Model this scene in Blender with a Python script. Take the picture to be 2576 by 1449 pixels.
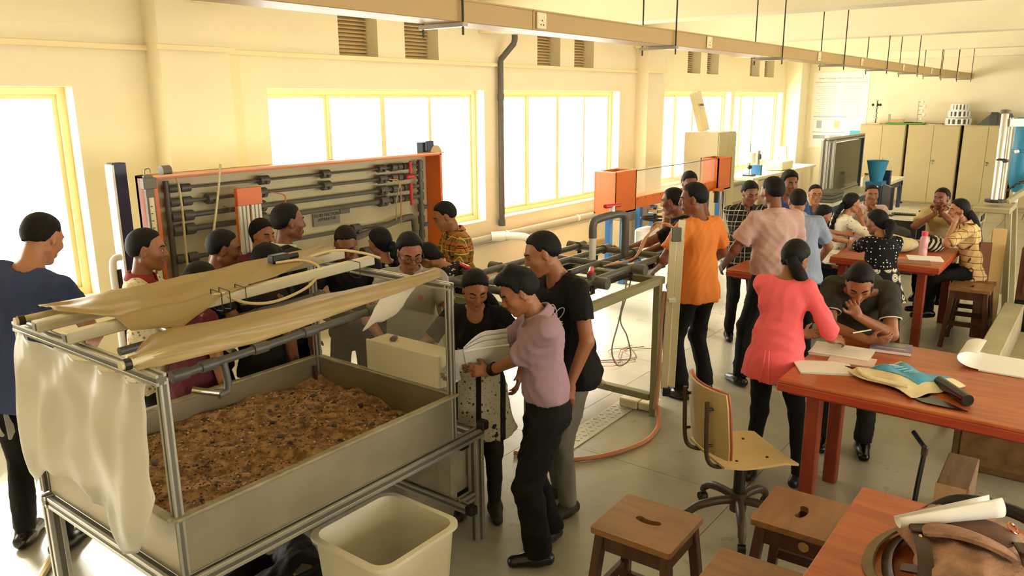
import bpy, math, random
import numpy as np
from mathutils import Vector, Matrix

for _o in list(bpy.data.objects):
    bpy.data.objects.remove(_o)
SC = bpy.context.scene
COL = SC.collection
random.seed(7)
PI = math.pi

# ---------------------------------------------------------------- camera, sky, light, exposure
cam_data = bpy.data.cameras.new('camera')
cam_data.sensor_fit = 'HORIZONTAL'
cam_data.sensor_width = 36.0
cam_data.lens = 36.0 * 1957.7 / 2576.0
cam_data.clip_start = 0.05
cam = bpy.data.objects.new('camera', cam_data)
COL.objects.link(cam)
_yaw, _pit, _rol = math.radians(37.444), math.radians(13.563), math.radians(-0.4365)
_fw = Vector((math.cos(_yaw) * math.cos(_pit), math.sin(_yaw) * math.cos(_pit), -math.sin(_pit)))
_rt = Vector((math.sin(_yaw), -math.cos(_yaw), 0))
_up = _rt.cross(_fw)
_r2 = math.cos(_rol) * _rt + math.sin(_rol) * _up
_u2 = -math.sin(_rol) * _rt + math.cos(_rol) * _up
_m = Matrix((_r2, _u2, -_fw)).transposed().to_4x4()
_m.translation = (0, 0, 2.3)
cam.matrix_world = _m
SC.camera = cam

world = bpy.data.worlds.new('sky')
SC.world = world
world.use_nodes = True
_nt = world.node_tree
_bg = _nt.nodes['Background']
_bg.inputs[0].default_value = (1.0, 0.965, 0.865, 1)
_bg.inputs[1].default_value = 6.2

sun_data = bpy.data.lights.new('hazy_sun', 'SUN')
sun_data.energy = 9.0
sun_data.color = (1.0, 0.95, 0.85)
sun_data.angle = math.radians(14)
sun = bpy.data.objects.new('hazy_sun', sun_data)
COL.objects.link(sun)
sun.rotation_euler = Vector((-0.12, -0.81, -0.56)).to_track_quat('-Z', 'Y').to_euler()

SC.view_settings.view_transform = 'Standard'
SC.view_settings.look = 'None'
SC.view_settings.gamma = 1.0
SC.view_settings.use_curve_mapping = False
SC.view_settings.exposure = 0.94
SC.cycles.use_denoising = True
SC.cycles.use_adaptive_sampling = True
SC.cycles.adaptive_threshold = 0.2
SC.cycles.max_bounces = 5
SC.cycles.diffuse_bounces = 3
SC.cycles.glossy_bounces = 2
SC.cycles.transparent_max_bounces = 10
SC.cycles.caustics_reflective = False
SC.cycles.caustics_refractive = False
SC.cycles.sample_clamp_indirect = 6.0

# ---------------------------------------------------------------- materials
def lin(c):
    if isinstance(c, str):
        c = [int(c[i:i + 2], 16) / 255 for i in (0, 2, 4)]
    return tuple(((x / 12.92) if x <= 0.04045 else ((x + 0.055) / 1.055) ** 2.4) for x in c[:3]) + (1.0,)

MATS = {}
def mat(name, col, rough=0.6, metal=0.0, var=0.0, scale=6.0, bump=0.0, bscale=60.0, col2=None, spec=0.5, trans=0.0, detail=4.0, sheen=0.0, stretch=None):
    if name in MATS:
        return MATS[name]
    m = bpy.data.materials.new(name)
    m.use_nodes = True
    nt = m.node_tree
    b = nt.nodes['Principled BSDF']
    c = lin(col)
    b.inputs['Base Color'].default_value = c
    b.inputs['Roughness'].default_value = rough
    b.inputs['Metallic'].default_value = metal
    b.inputs['Specular IOR Level'].default_value = spec
    if sheen:
        b.inputs['Sheen Weight'].default_value = sheen
    m.diffuse_color = c
    tc = None
    if var or col2 or bump:
        tc = nt.nodes.new('ShaderNodeTexCoord')
        src = tc.outputs['Object']
        if stretch:
            mp = nt.nodes.new('ShaderNodeMapping')
            mp.inputs['Scale'].default_value = stretch
            nt.links.new(src, mp.inputs[0])
            src = mp.outputs[0]
    if var or col2:
        n = nt.nodes.new('ShaderNodeTexNoise')
        n.inputs['Scale'].default_value = scale
        n.inputs['Detail'].default_value = detail
        nt.links.new(src, n.inputs['Vector'])
        r = nt.nodes.new('ShaderNodeValToRGB')
        if col2:
            r.color_ramp.elements[0].position, r.color_ramp.elements[1].position = 0.38, 0.62
            r.color_ramp.elements[0].color = c
            r.color_ramp.elements[1].color = lin(col2)
        else:
            r.color_ramp.elements[0].position, r.color_ramp.elements[1].position = 0.3, 0.7
            r.color_ramp.elements[0].color = tuple(x * (1 - var) for x in c[:3]) + (1,)
            r.color_ramp.elements[1].color = tuple(min(1, x * (1 + var)) for x in c[:3]) + (1,)
        nt.links.new(n.outputs[0], r.inputs[0])
        nt.links.new(r.outputs[0], b.inputs['Base Color'])
    if bump:
        n2 = nt.nodes.new('ShaderNodeTexNoise')
        n2.inputs['Scale'].default_value = bscale
        n2.inputs['Detail'].default_value = 3
        nt.links.new(src, n2.inputs['Vector'])
        bm = nt.nodes.new('ShaderNodeBump')
        bm.inputs['Strength'].default_value = bump
        bm.inputs['Distance'].default_value = 0.01
        nt.links.new(n2.outputs[0], bm.inputs['Height'])
        nt.links.new(bm.outputs[0], b.inputs['Normal'])
    MATS[name] = m
    return m

def mat_clear(name, tint, alpha, rough=0.05):
    """thin clear sheet: part see-through, part glossy body colour"""
    if name in MATS:
        return MATS[name]
    m = bpy.data.materials.new(name)
    m.use_nodes = True
    nt = m.node_tree
    b = nt.nodes['Principled BSDF']
    b.inputs['Base Color'].default_value = lin(tint)
    b.inputs['Roughness'].default_value = rough
    t = nt.nodes.new('ShaderNodeBsdfTransparent')
    mx = nt.nodes.new('ShaderNodeMixShader')
    mx.inputs[0].default_value = alpha
    out = nt.nodes['Material Output']
    nt.links.new(t.outputs[0], mx.inputs[1])
    nt.links.new(b.outputs[0], mx.inputs[2])
    nt.links.new(mx.outputs[0], out.inputs[0])
    MATS[name] = m
    return m

def mat_film(name, col, alpha=0.75):
    """milky plastic film: lets some light straight through, scatters the rest"""
    if name in MATS:
        return MATS[name]
    m = bpy.data.materials.new(name)
    m.use_nodes = True
    nt = m.node_tree
    b = nt.nodes['Principled BSDF']
    b.inputs['Base Color'].default_value = lin(col)
    b.inputs['Roughness'].default_value = 0.28
    tl = nt.nodes.new('ShaderNodeBsdfTranslucent')
    tl.inputs[0].default_value = lin(col)
    m1 = nt.nodes.new('ShaderNodeMixShader')
    m1.inputs[0].default_value = 0.6
    t = nt.nodes.new('ShaderNodeBsdfTransparent')
    mx = nt.nodes.new('ShaderNodeMixShader')
    mx.inputs[0].default_value = alpha
    out = nt.nodes['Material Output']
    nt.links.new(b.outputs[0], m1.inputs[1])
    nt.links.new(tl.outputs[0], m1.inputs[2])
    nt.links.new(t.outputs[0], mx.inputs[1])
    nt.links.new(m1.outputs[0], mx.inputs[2])
    nt.links.new(mx.outputs[0], out.inputs[0])
    MATS[name] = m
    return m

# node helpers for patterned materials
class NB:
    def __init__(s, m):
        s.nt = m.node_tree
    def new(s, t, **kw):
        n = s.nt.nodes.new(t)
        for k, v in kw.items():
            setattr(n, k, v)
        return n
    def link(s, a, b):
        s.nt.links.new(a, b)
    def math(s, op, a, b=None, c=None):
        n = s.nt.nodes.new('ShaderNodeMath')
        n.operation = op
        for i, v in enumerate((a, b, c)):
            if v is None:
                continue
            if isinstance(v, (int, float)):
                n.inputs[i].default_value = v
            else:
                s.nt.links.new(v, n.inputs[i])
        return n.outputs[0]
    def mix(s, f, a, b):
        n = s.nt.nodes.new('ShaderNodeMix')
        n.data_type = 'RGBA'
        for inp, v in ((n.inputs[0], f), (n.inputs[6], a), (n.inputs[7], b)):
            if isinstance(v, (int, float)):
                inp.default_value = v
            elif isinstance(v, tuple):
                inp.default_value = v
            else:
                s.nt.links.new(v, inp)
        return n.outputs[2]

# ---------------------------------------------------------------- mesh building
def wm(o):
    m = o.matrix_basis.copy()
    while o.parent:
        o = o.parent
        m = o.matrix_basis @ m
    return m

def frame_of(d):
    d = Vector(d).normalized()
    a = Vector((0, 0, 1)) if abs(d.z) < 0.95 else Vector((1, 0, 0))
    u = a.cross(d).normalized()
    v = d.cross(u)
    return u, v, d

class MB:
    def __init__(s):
        s.v = []
        s.f = []
        s.mi = []
        s.cur = 0
    def add(s, vs, fs):
        n = len(s.v)
        s.v.extend([tuple(x) for x in vs])
        s.f.extend([tuple(i + n for i in q) for q in fs])
        s.mi.extend([s.cur] * len(fs))
        return s
    def m(s, i):
        s.cur = i
        return s
    def box(s, c, d, rz=0.0, ch=0.0, M=None):
        """box centre c, size d, optional chamfer ch, turned rz about z (or by matrix M)"""
        hx, hy, hz = d[0] / 2, d[1] / 2, d[2] / 2
        ch = min(ch, 0.45 * min(d))
        if ch <= 0:
            vs = [Vector((x * hx, y * hy, z * hz)) for x in (-1, 1) for y in (-1, 1) for z in (-1, 1)]
            fs = [(0, 1, 3, 2), (4, 6, 7, 5), (0, 4, 5, 1), (2, 3, 7, 6), (0, 2, 6, 4), (1, 5, 7, 3)]
        else:
            vs, idx = [], {}
            for x in (-1, 1):
                for y in (-1, 1):
                    for z in (-1, 1):
                        for a in range(3):
                            p = [x * (hx - ch), y * (hy - ch), z * (hz - ch)]
                            p[a] = (x * hx, y * hy, z * hz)[a]
                            idx[(x, y, z, a)] = len(vs)
                            vs.append(Vector(p))
            fs = []
            for a in range(3):
                b, c_ = (a + 1) % 3, (a + 2) % 3
                for sg in (-1, 1):
                    q = []
                    for (i, j) in ((-1, -1), (1, -1), (1, 1), (-1, 1)):
                        k = [0, 0, 0]
                        k[a], k[b], k[c_] = sg, i, j
                        q.append(idx[(k[0], k[1], k[2], a)])
                    fs.append(tuple(q if sg > 0 else q[::-1]))
                for i in (-1, 1):
                    for j in (-1, 1):
                        k0, k1 = [0] * 3, [0] * 3
                        k0[a], k1[a] = -1, 1
                        k0[b] = k1[b] = i
                        k0[c_] = k1[c_] = j
                        q = [idx[(*k0, b)], idx[(*k1, b)], idx[(*k1, c_)], idx[(*k0, c_)]]
                        fs.append(tuple(q if i * j < 0 else q[::-1]))
            for x in (-1, 1):
                for y in (-1, 1):
                    for z in (-1, 1):
                        q = [idx[(x, y, z, a)] for a in range(3)]
                        fs.append(tuple(q if x * y * z > 0 else q[::-1]))
        R = M if M is not None else Matrix.Rotation(rz, 3, 'Z')
        c = Vector(c)
        s.add([R @ p + c for p in vs], fs)
        return s
    def span(s, a, b, ch=0.0):
        """box from corner a to corner b"""
        lo = [min(p, q) for p, q in zip(a, b)]
        hi = [max(p, q) for p, q in zip(a, b)]
        return s.box([(p + q) / 2 for p, q in zip(lo, hi)], [q - p for p, q in zip(lo, hi)], ch=ch)
    def bar(s, a, b, w, h=None, ch=0.0, roll=0.0):
        a, b = Vector(a), Vector(b)
        u, v, d = frame_of(b - a)
        if roll:
            q = Matrix.Rotation(roll, 3, d)
            u, v = q @ u, q @ v
        M = Matrix((u, v, d)).transposed()
        return s.box((a + b) / 2, (w, h or w, (b - a).length), ch=ch, M=M)
    def cyl(s, a, b, r0, r1=None, n=14, caps=True):
        r1 = r0 if r1 is None else r1
        a, b = Vector(a), Vector(b)
        u, v, d = frame_of(b - a)
        vs = []
        for p, r in ((a, r0), (b, r1)):
            for i in range(n):
                t = 2 * PI * i / n
                vs.append(p + r * (math.cos(t) * u + math.sin(t) * v))
        fs = [(i, (i + 1) % n, n + (i + 1) % n, n + i) for i in range(n)]
        if caps:
            fs += [tuple(range(n))[::-1], tuple(range(n, 2 * n))]
        return s.add(vs, fs)
    def tube(s, pts, r, n=8, caps=True):
        pts = [Vector(p) for p in pts]
        rr = r if isinstance(r, (list, tuple)) else [r] * len(pts)
        vs, u = [], None
        for i, p in enumerate(pts):
            d = (pts[min(i + 1, len(pts) - 1)] - pts[max(i - 1, 0)]).normalized()
            if u is None:
                u = frame_of(d)[0]
            u = (u - d * u.dot(d)).normalized()
            v = d.cross(u)
            for k in range(n):
                t = 2 * PI * k / n
                vs.append(p + rr[i] * (math.cos(t) * u + math.sin(t) * v))
        fs = []
        for i in range(len(pts) - 1):
            for k in range(n):
                fs.append((i * n + k, i * n + (k + 1) % n, (i + 1) * n + (k + 1) % n, (i + 1) * n + k))
        if caps:
            fs += [tuple(range(n))[::-1], tuple(range((len(pts) - 1) * n, len(pts) * n))]
        return s.add(vs, fs)
    def lathe(s, prof, o=(0, 0, 0), n=20, axis=(0, 0, 1)):
        """prof: list of (radius, height)"""
        u, v, d = frame_of(axis)
        o = Vector(o)
        vs = []
        for r, h in prof:
            for i in range(n):
                t = 2 * PI * i / n
                vs.append(o + d * h + max(r, 1e-4) * (math.cos(t) * u + math.sin(t) * v))
        fs = []
        for j in range(len(prof) - 1):
            for i in range(n):
                fs.append((j * n + i, j * n + (i + 1) % n, (j + 1) * n + (i + 1) % n, (j + 1) * n + i))
        fs.append(tuple(range(n))[::-1])
        fs.append(tuple(range((len(prof) - 1) * n, len(prof) * n)))
        return s.add(vs, fs)
    def ball(s, c, r, n=12, k=8):
        r = r if isinstance(r, (tuple, list)) else (r, r, r)
        vs, fs = [], []
        for j in range(k + 1):
            ph = PI * j / k
            for i in range(n):
                t = 2 * PI * i / n
                vs.append((c[0] + r[0] * math.sin(ph) * math.cos(t), c[1] + r[1] * math.sin(ph) * math.sin(t), c[2] - r[2] * math.cos(ph)))
        for j in range(k):
            for i in range(n):
                fs.append((j * n + i, j * n + (i + 1) % n, (j + 1) * n + (i + 1) % n, (j + 1) * n + i))
        return s.add(vs, fs)
    def prism(s, outline, lo, hi, ax=2):
        """outline (2D, ccw) extruded between lo and hi along axis ax"""
        n = len(outline)
        def P(q, h):
            p = [0, 0, 0]
            p[ax] = h
            p[(ax + 1) % 3], p[(ax + 2) % 3] = q
            return tuple(p)
        vs = [P(q, lo) for q in outline] + [P(q, hi) for q in outline]
        fs = [(i, (i + 1) % n, n + (i + 1) % n, n + i) for i in range(n)]
        fs += [tuple(range(n))[::-1], tuple(range(n, 2 * n))]
        return s.add(vs, fs)
    def grid(s, fn, nu, nv, thick=0.0, flip=False):
        """sheet fn(u,v) for u,v in 0..1, given thickness along its normals"""
        P = [[Vector(fn(i / nu, j / nv)) for j in range(nv + 1)] for i in range(nu + 1)]
        W = nv + 1
        vs = [p for r in P for p in r]
        fs = [(i * W + j, (i + 1) * W + j, (i + 1) * W + j + 1, i * W + j + 1) for i in range(nu) for j in range(nv)]
        if thick:
            N = []
            for i in range(nu + 1):
                for j in range(nv + 1):
                    du = P[min(i + 1, nu)][j] - P[max(i - 1, 0)][j]
                    dv = P[i][min(j + 1, nv)] - P[i][max(j - 1, 0)]
                    q = du.cross(dv)
                    N.append(q.normalized() if q.length > 1e-9 else Vector((0, 0, 1)))
            n0 = len(vs)
            vs += [p - q * thick for p, q in zip(vs, N)]
            fs2 = [tuple(k + n0 for k in q[::-1]) for q in fs]
            edge = [i * W for i in range(nu + 1)] + [nu * W + j for j in range(1, nv + 1)] + [i * W + nv for i in range(nu - 1, -1, -1)] + [j for j in range(nv - 1, 0, -1)]
            rim = [(edge[(k + 1) % len(edge)], edge[k], edge[k] + n0, edge[(k + 1) % len(edge)] + n0) for k in range(len(edge))]
            fs = fs + fs2 + rim
        return s.add(vs, fs)
    def build(s, name, mats, parent=None, local=False, smooth=False, auto=None):
        me = bpy.data.meshes.new(name)
        vs = s.v
        if parent is not None and not local:
            inv = wm(parent).inverted()
            vs = [inv @ Vector(p) for p in vs]
        me.from_pydata([tuple(p) for p in vs], [], s.f)
        if not isinstance(mats, (list, tuple)):
            mats = [mats]
        for q in mats:
            me.materials.append(q)
        if len(mats) > 1:
            me.polygons.foreach_set('material_index', s.mi)
        if smooth:
            me.polygons.foreach_set('use_smooth', [True] * len(me.polygons))
            me.update()
            if auto is not False:
                me.set_sharp_from_angle(angle=math.radians(auto or 40))
        me.update()
        o = bpy.data.objects.new(name, me)
        COL.objects.link(o)
        if parent is not None:
            o.parent = parent
        return o

def tag(o, label=None, cat=None, group=None, kind=None):
    if label:
        o['label'] = label
    if cat:
        o['category'] = cat
    if group:
        o['group'] = group
    if kind:
        o['kind'] = kind
    return o

def thing(name, label, cat, loc=(0, 0, 0), rz=0.0, group=None):
    o = bpy.data.objects.new(name, None)
    o.empty_display_size = 0.1
    COL.objects.link(o)
    o.location = loc
    o.rotation_euler = (0, 0, rz)
    bpy.context.view_layer.update()
    return tag(o, label, cat, group)

def struct(name, mb, m, parent=None, **kw):
    o = mb.build(name, m, parent, **kw)
    if parent is None:
        o['kind'] = 'structure'
    return o

def dup(src, loc, rz=0.0, label=None, group=None):
    def cp(o, par):
        c = o.copy()
        COL.objects.link(c)
        c.parent = par
        for ch in list(o.children):
            cp(ch, c)
        return c
    r = cp(src, None)
    r.location = loc
    r.rotation_euler = (0, 0, rz)
    if label:
        r['label'] = label
    if group:
        r['group'] = group
    return r

def spline(pts, n=8):
    """Catmull-Rom through pts"""
    pts = [Vector(p) for p in pts]
    P = [2 * pts[0] - pts[1]] + pts + [2 * pts[-1] - pts[-2]]
    out = []
    for i in range(1, len(P) - 2):
        for k in range(n):
            t = k / n
            a, b, c, d = P[i - 1], P[i], P[i + 1], P[i + 2]
            out.append(0.5 * ((2 * b) + (c - a) * t + (2 * a - 5 * b + 4 * c - d) * t * t + (3 * b - a - 3 * c + d) * t ** 3))
    out.append(pts[-1])
    return out

def text_part(name, body, size, m, parent, loc, rot, extrude=0.001, align='CENTER'):
    cu = bpy.data.curves.new(name, 'FONT')
    cu.body = body
    cu.size = size
    cu.align_x = align
    cu.align_y = 'CENTER'
    cu.extrude = extrude
    cu.resolution_u = 2
    tmp = bpy.data.objects.new(name + '_curve', cu)
    me = bpy.data.meshes.new_from_object(tmp)
    me.name = name
    bpy.data.objects.remove(tmp)
    me.materials.clear()
    me.materials.append(m)
    o = bpy.data.objects.new(name, me)
    COL.objects.link(o)
    M = Matrix.Translation(loc) @ rot.to_4x4()
    o.matrix_basis = (wm(parent).inverted() @ M) if parent is not None else M
    o.parent = parent
    return o
# ---------------------------------------------------------------- palette
M_WALL = mat('cream_wall_paint', 'F0E4C2', 0.75, var=0.03, scale=1.5, bump=0.03, bscale=40)
M_CEIL = mat('ceiling_paint', 'F3E8C6', 0.8, var=0.02, scale=1.2)
M_TRIM = mat('cream_trim_paint', 'F0DFB0', 0.6)
M_WFRAME = mat('window_frame_paint', 'F0D9A0', 0.4)
M_GLASS = mat_clear('window_glass', 'FFFFFF', 0.06, 0.02)
M_TRUNK = mat('tan_trunking_paint', 'B89862', 0.42, var=0.03, scale=2)
M_STEEL = mat('dull_steel', '9A9484', 0.35, 0.85, var=0.08, scale=9)
M_ALU = mat('aluminium_extrusion', 'B9B7AC', 0.38, 0.8, var=0.06, scale=12)
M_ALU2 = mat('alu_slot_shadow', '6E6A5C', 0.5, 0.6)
M_DARKMETAL = mat('dark_metal', '3A342C', 0.45, 0.6)
M_BLACK = mat('black_plastic', '14130F', 0.4)
M_PVC = mat('grey_pvc', '56534A', 0.42, var=0.08, scale=15)
M_WHITE = mat('white_plastic', 'F0EDE2', 0.4)
M_CREAMP = mat('cream_plastic', 'EBDDB4', 0.45)
M_RED = mat('red_plastic', 'C8201C', 0.35)
M_ORANGE = mat('orange_paint', 'E0702A', 0.38, var=0.05, scale=3)
M_BLUE = mat('blue_paint', '2B6EA6', 0.4)
M_NAVY = mat('navy_paint', '24304E', 0.45)
M_BEIGE = mat('beige_enamel', 'BCAA7C', 0.5, var=0.03, scale=3)
M_PAPER = mat('paper', 'F4EFE4', 0.8)

# ---------------------------------------------------------------- floor
def floor_material():
    m = bpy.data.materials.new('concrete_floor')
    m.use_nodes = True
    nb = NB(m)
    b = m.node_tree.nodes['Principled BSDF']
    tc = nb.new('ShaderNodeTexCoord')
    n1 = nb.new('ShaderNodeTexNoise')
    n1.inputs['Scale'].default_value = 1.1
    n1.inputs['Detail'].default_value = 9
    n1.inputs['Roughness'].default_value = 0.62
    nb.link(tc.outputs['Object'], n1.inputs['Vector'])
    r1 = nb.new('ShaderNodeValToRGB')
    e = r1.color_ramp.elements
    e[0].position, e[1].position = 0.34, 0.68
    e[0].color, e[1].color = lin('A09A86'), lin('B6B09A')
    nb.link(n1.outputs[0], r1.inputs[0])
    n2 = nb.new('ShaderNodeTexNoise')
    n2.inputs['Scale'].default_value = 7.0
    n2.inputs['Detail'].default_value = 6
    nb.link(tc.outputs['Object'], n2.inputs['Vector'])
    f2 = nb.math('MULTIPLY', nb.math('GREATER_THAN', n2.outputs[0], 0.66), 0.25)
    c2 = nb.mix(f2, r1.outputs[0], lin('7C735A'))
    nb.link(c2, b.inputs['Base Color'])
    b.inputs['Roughness'].default_value = 0.27
    b.inputs['Specular IOR Level'].default_value = 0.62
    bm = nb.new('ShaderNodeBump')
    bm.inputs['Strength'].default_value = 0.05
    nb.link(n2.outputs[0], bm.inputs['Height'])
    nb.link(bm.outputs[0], b.inputs['Normal'])
    return m
M_FLOOR = floor_material()
X0, X1, Y0, Y1 = -2.6, 19.45, -3.6, 6.32
ZS = 3.62            # slab
ZB = 3.09            # beam soffit
# floor: a bed with big concrete bays cast on it, saw-cut joints between them
fl = struct('floor', MB().span((X0 - .3, Y0 - .3, -0.2), (X1 + .3, Y1 + .3, -0.012)), mat('floor_joint', '5B543F', 0.8))
jx = [X0 - .3, 0.35, 2.25, 4.15, 6.05, 7.95, 9.85, 11.75, 13.65, 15.55, 17.45, X1 + .3]
jy = [Y0 - .3, -2.2, -0.35, 1.5, 2.95, 4.6, Y1 + .3]
for i in range(len(jx) - 1):
    for j in range(len(jy) - 1):
        MB().span((jx[i] + .002, jy[j] + .002, -0.012), (jx[i + 1] - .002, jy[j + 1] - .002, 0.0)).build('slab', M_FLOOR, fl)

# ---------------------------------------------------------------- window wall
T = 0.26
wins = [(-0.55, 2.81), (4.54, 7.71), (8.03, 11.09), (12.64, 15.62), (15.81, 18.70)]
SILL, HEAD = 0.80, 2.425
vents = [(5.43, 5.96), (6.36, 6.90), (8.85, 9.40), (9.76, 10.29), (13.51, 14.07), (14.36, 14.90), (16.55, 17.10), (17.40, 18.00)]
VB, VT = 2.755, 3.20
def pierced_wall(name, y0, y1, openings, z_lo, z_hi, xa, xb):
    """wall slab in the xz plane with rectangular openings (x0,x1,z0,z1)"""
    xs = sorted({xa, xb, *[o[0] for o in openings], *[o[1] for o in openings]})
    zs = sorted({z_lo, z_hi, *[o[2] for o in openings], *[o[3] for o in openings]})
    mb = MB()
    def solid(i, k):
        cx, cz = (xs[i] + xs[i + 1]) / 2, (zs[k] + zs[k + 1]) / 2
        return not any(o[0] < cx < o[1] and o[2] < cz < o[3] for o in openings)
    nx, nz = len(xs), len(zs)
    vid = {}
    vs, fs = [], []
    def V(i, k, y):
        q = (i, k, y)
        if q not in vid:
            vid[q] = len(vs)
            vs.append((xs[i], y, zs[k]))
        return vid[q]
    S = {(i, k): solid(i, k) for i in range(nx - 1) for k in range(nz - 1)}
    for (i, k), ok in S.items():
        if not ok:
            continue
        fs.append((V(i, k, y0), V(i + 1, k, y0), V(i + 1, k + 1, y0), V(i, k + 1, y0)))
        fs.append((V(i, k, y1), V(i, k + 1, y1), V(i + 1, k + 1, y1), V(i + 1, k, y1)))
        if not S.get((i - 1, k), False):
            fs.append((V(i, k, y0), V(i, k + 1, y0), V(i, k + 1, y1), V(i, k, y1)))
        if not S.get((i + 1, k), False):
            fs.append((V(i + 1, k, y0), V(i + 1, k, y1), V(i + 1, k + 1, y1), V(i + 1, k + 1, y0)))
        if not S.get((i, k - 1), False):
            fs.append((V(i, k, y0), V(i, k, y1), V(i + 1, k, y1), V(i + 1, k, y0)))
        if not S.get((i, k + 1), False):
            fs.append((V(i, k + 1, y0), V(i + 1, k + 1, y0), V(i + 1, k + 1, y1), V(i, k + 1, y1)))
    mb.add(vs, fs)
    return struct(name, mb, M_WALL)
ops = [(a, b, SILL, HEAD) for a, b in wins] + [(a, b, VB, VT) for a, b in vents]
pierced_wall('wall_left', Y1, Y1 + T, ops, -0.2, ZS + 0.1, X0 - .3, X1 + .3)

def window(n, xa, xb, y, sgn, fixed):
    """aluminium window set back in its reveal, sgn +1 = outside is +y"""
    w = thing('window_%d' % n, None, None, ((xa + xb) / 2, y, SILL))
    w['kind'] = 'structure'
    yf = y + sgn * 0.14
    d = 0.06
    fr = 0.055
    mb = MB()
    mb.span((xa, yf, SILL), (xb, yf + sgn * d, SILL + fr)).span((xa, yf, HEAD - fr), (xb, yf + sgn * d, HEAD))
    mb.span((xa, yf, SILL + fr), (xa + fr, yf + sgn * d, HEAD - fr)).span((xb - fr, yf, SILL + fr), (xb, yf + sgn * d, HEAD - fr))
    mb.build('window_frame', M_WFRAME, w)
    L = (xb - xa - 2 * fr) / 4
    for k in range(4):
        a, b = xa + fr + k * L, xa + fr + (k + 1) * L
        yo = yf + sgn * (0.008 if k in (1, 2) else 0.03)
        sw = 0.035
        q = MB().span((a, yo, SILL + fr), (a + sw, yo + sgn * 0.022, HEAD - fr)).span((b - sw, yo, SILL + fr), (b, yo + sgn * 0.022, HEAD - fr))
        q.span((a + sw, yo, SILL + fr), (b - sw, yo + sgn * 0.022, SILL + fr + sw)).span((a + sw, yo, HEAD - fr - sw), (b - sw, yo + sgn * 0.022, HEAD - fr))
        sh = q.build('sash', M_WFRAME, w)
        MB().span((a + sw, yo + sgn * 0.009, SILL + fr + sw), (b - sw, yo + sgn * 0.013, HEAD - fr - sw)).build('pane', M_GLASS, sh)
    MB().span((xa - .03, y - sgn * 0.012, SILL - 0.03), (xb + .03, yf, SILL - 0.002)).build('window_sill', M_TRIM, w)
    return w
for i, (a, b) in enumerate(wins):
    window(i + 1, a, b, Y1, 1, True)

M_SLAT = mat('vent_slat', 'D9BC88', 0.6)
for i, (a, b) in enumerate(vents):
    v = tag(thing('air_vent', None, None, ((a + b) / 2, Y1 + .1, VB)), kind='structure')
    v.name = 'trim_%d' % (i + 20)
    for k in range(11):
        z = VB + 0.02 + k * (VT - VB - 0.03) / 10.6
        MB().box(((a + b) / 2, Y1 + 0.2, z + 0.014), (b - a - 0.004, 0.085, 0.012), M=Matrix.Rotation(math.radians(32), 3, 'X')).build('slat', M_SLAT, v)
    MB().span((a, Y1 + .245, VB), (b, Y1 + .255, VT)).build('vent_backing', mat('vent_dark', '6A5636', 0.9), v)  # solid dark sheet closing the opening behind the slats

# string course, pilasters
def ledge(n, xa, xb, y, z0=2.708, z1=2.752):
    struct('trim_%d' % n, MB().span((xa, y - 0.045, z0), (xb, y + 0.0, z1), ch=0.004), M_TRIM)
ledge(1, X0, 3.41, Y1)
ledge(2, 3.37, 4.07, Y1 - .22)
ledge(3, 4.03, 11.6, Y1)
ledge(4, 11.56, 12.21, Y1 - .22)
struct('wall_left_pilaster', MB().span((3.41, Y1 - .22, 0), (4.03, Y1 + .05, ZS)), M_WALL)
struct('wall_left_pilaster', MB().span((11.6, Y1 - .22, 0), (12.17, Y1 + .05, ZS)), M_WALL)
struct('wall_left_pilaster', MB().span((18.86, Y1 - .35, 0), (X1 + .05, Y1 + .05, ZS)), M_WALL)
struct('trim_5', MB().span((4.14, Y1 - .035, 0.8), (4.25, Y1 + .01, 2.71), ch=.004), M_TRIM)
struct('baseboard_left', MB().span((X0, Y1 - .05, 0), (X1, Y1 + .01, 0.14), ch=.006), mat('skirting_cement', 'C9AE7C', 0.7, var=.05))

# ---------------------------------------------------------------- far wall, hidden walls with windows, slab, beams
struct('wall_far', MB().span((X1, Y0 - .3, -0.2), (X1 + .3, Y1 + .3, ZS + .1)), M_WALL)
struct('wall_back', MB().span((X0 - .3, Y0 - .3, -0.2), (X0, Y1 + .3, ZS + .1)), M_WALL)
rw = [(-0.6, 2.6), (4.0, 7.4), (8.0, 11.2), (12.3, 15.5)]
pierced_wall('wall_right', Y0 - T, Y0, [(a, b, SILL, HEAD) for a, b in rw], -0.2, ZS + 0.1, X0 - .3, X1 + .3)
for i, (a, b) in enumerate(rw):
    window(i + 6, a, b, Y0, -1, True)
struct('ceiling', MB().span((X0 - .3, Y0 - .3, ZS), (X1 + .3, Y1 + .3, ZS + .25)), M_CEIL)
for i, x in enumerate((-0.1, 3.72, 7.62, 11.5, 15.4)):
    struct('ceiling_beam', MB().span((x, Y0, ZB), (x + 0.32, Y1, ZS + .01), ch=.006), M_CEIL)
struct('ceiling_beam', MB().span((X1 - .16, Y0, ZB + .03), (X1 + .01, Y1, ZS + .01)), M_CEIL)

# portals guide the daylight sampling through the openings
def portal(x, y, z, sx, sz, outward):
    d = bpy.data.lights.new('window_portal', 'AREA')
    d.shape = 'RECTANGLE'
    d.size, d.size_y = sx, sz
    d.cycles.is_portal = True
    o = bpy.data.objects.new('window_portal', d)
    COL.objects.link(o)
    o.location = (x, y, z)
    o.rotation_euler = (math.radians(90 if outward < 0 else -90), 0, 0)
for a, b in wins:
    portal((a + b) / 2, Y1 + T + .02, (SILL + HEAD) / 2, b - a, HEAD - SILL, 1)
for a, b in rw:
    portal((a + b) / 2, Y0 - T - .02, (SILL + HEAD) / 2, b - a, HEAD - SILL, -1)

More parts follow.
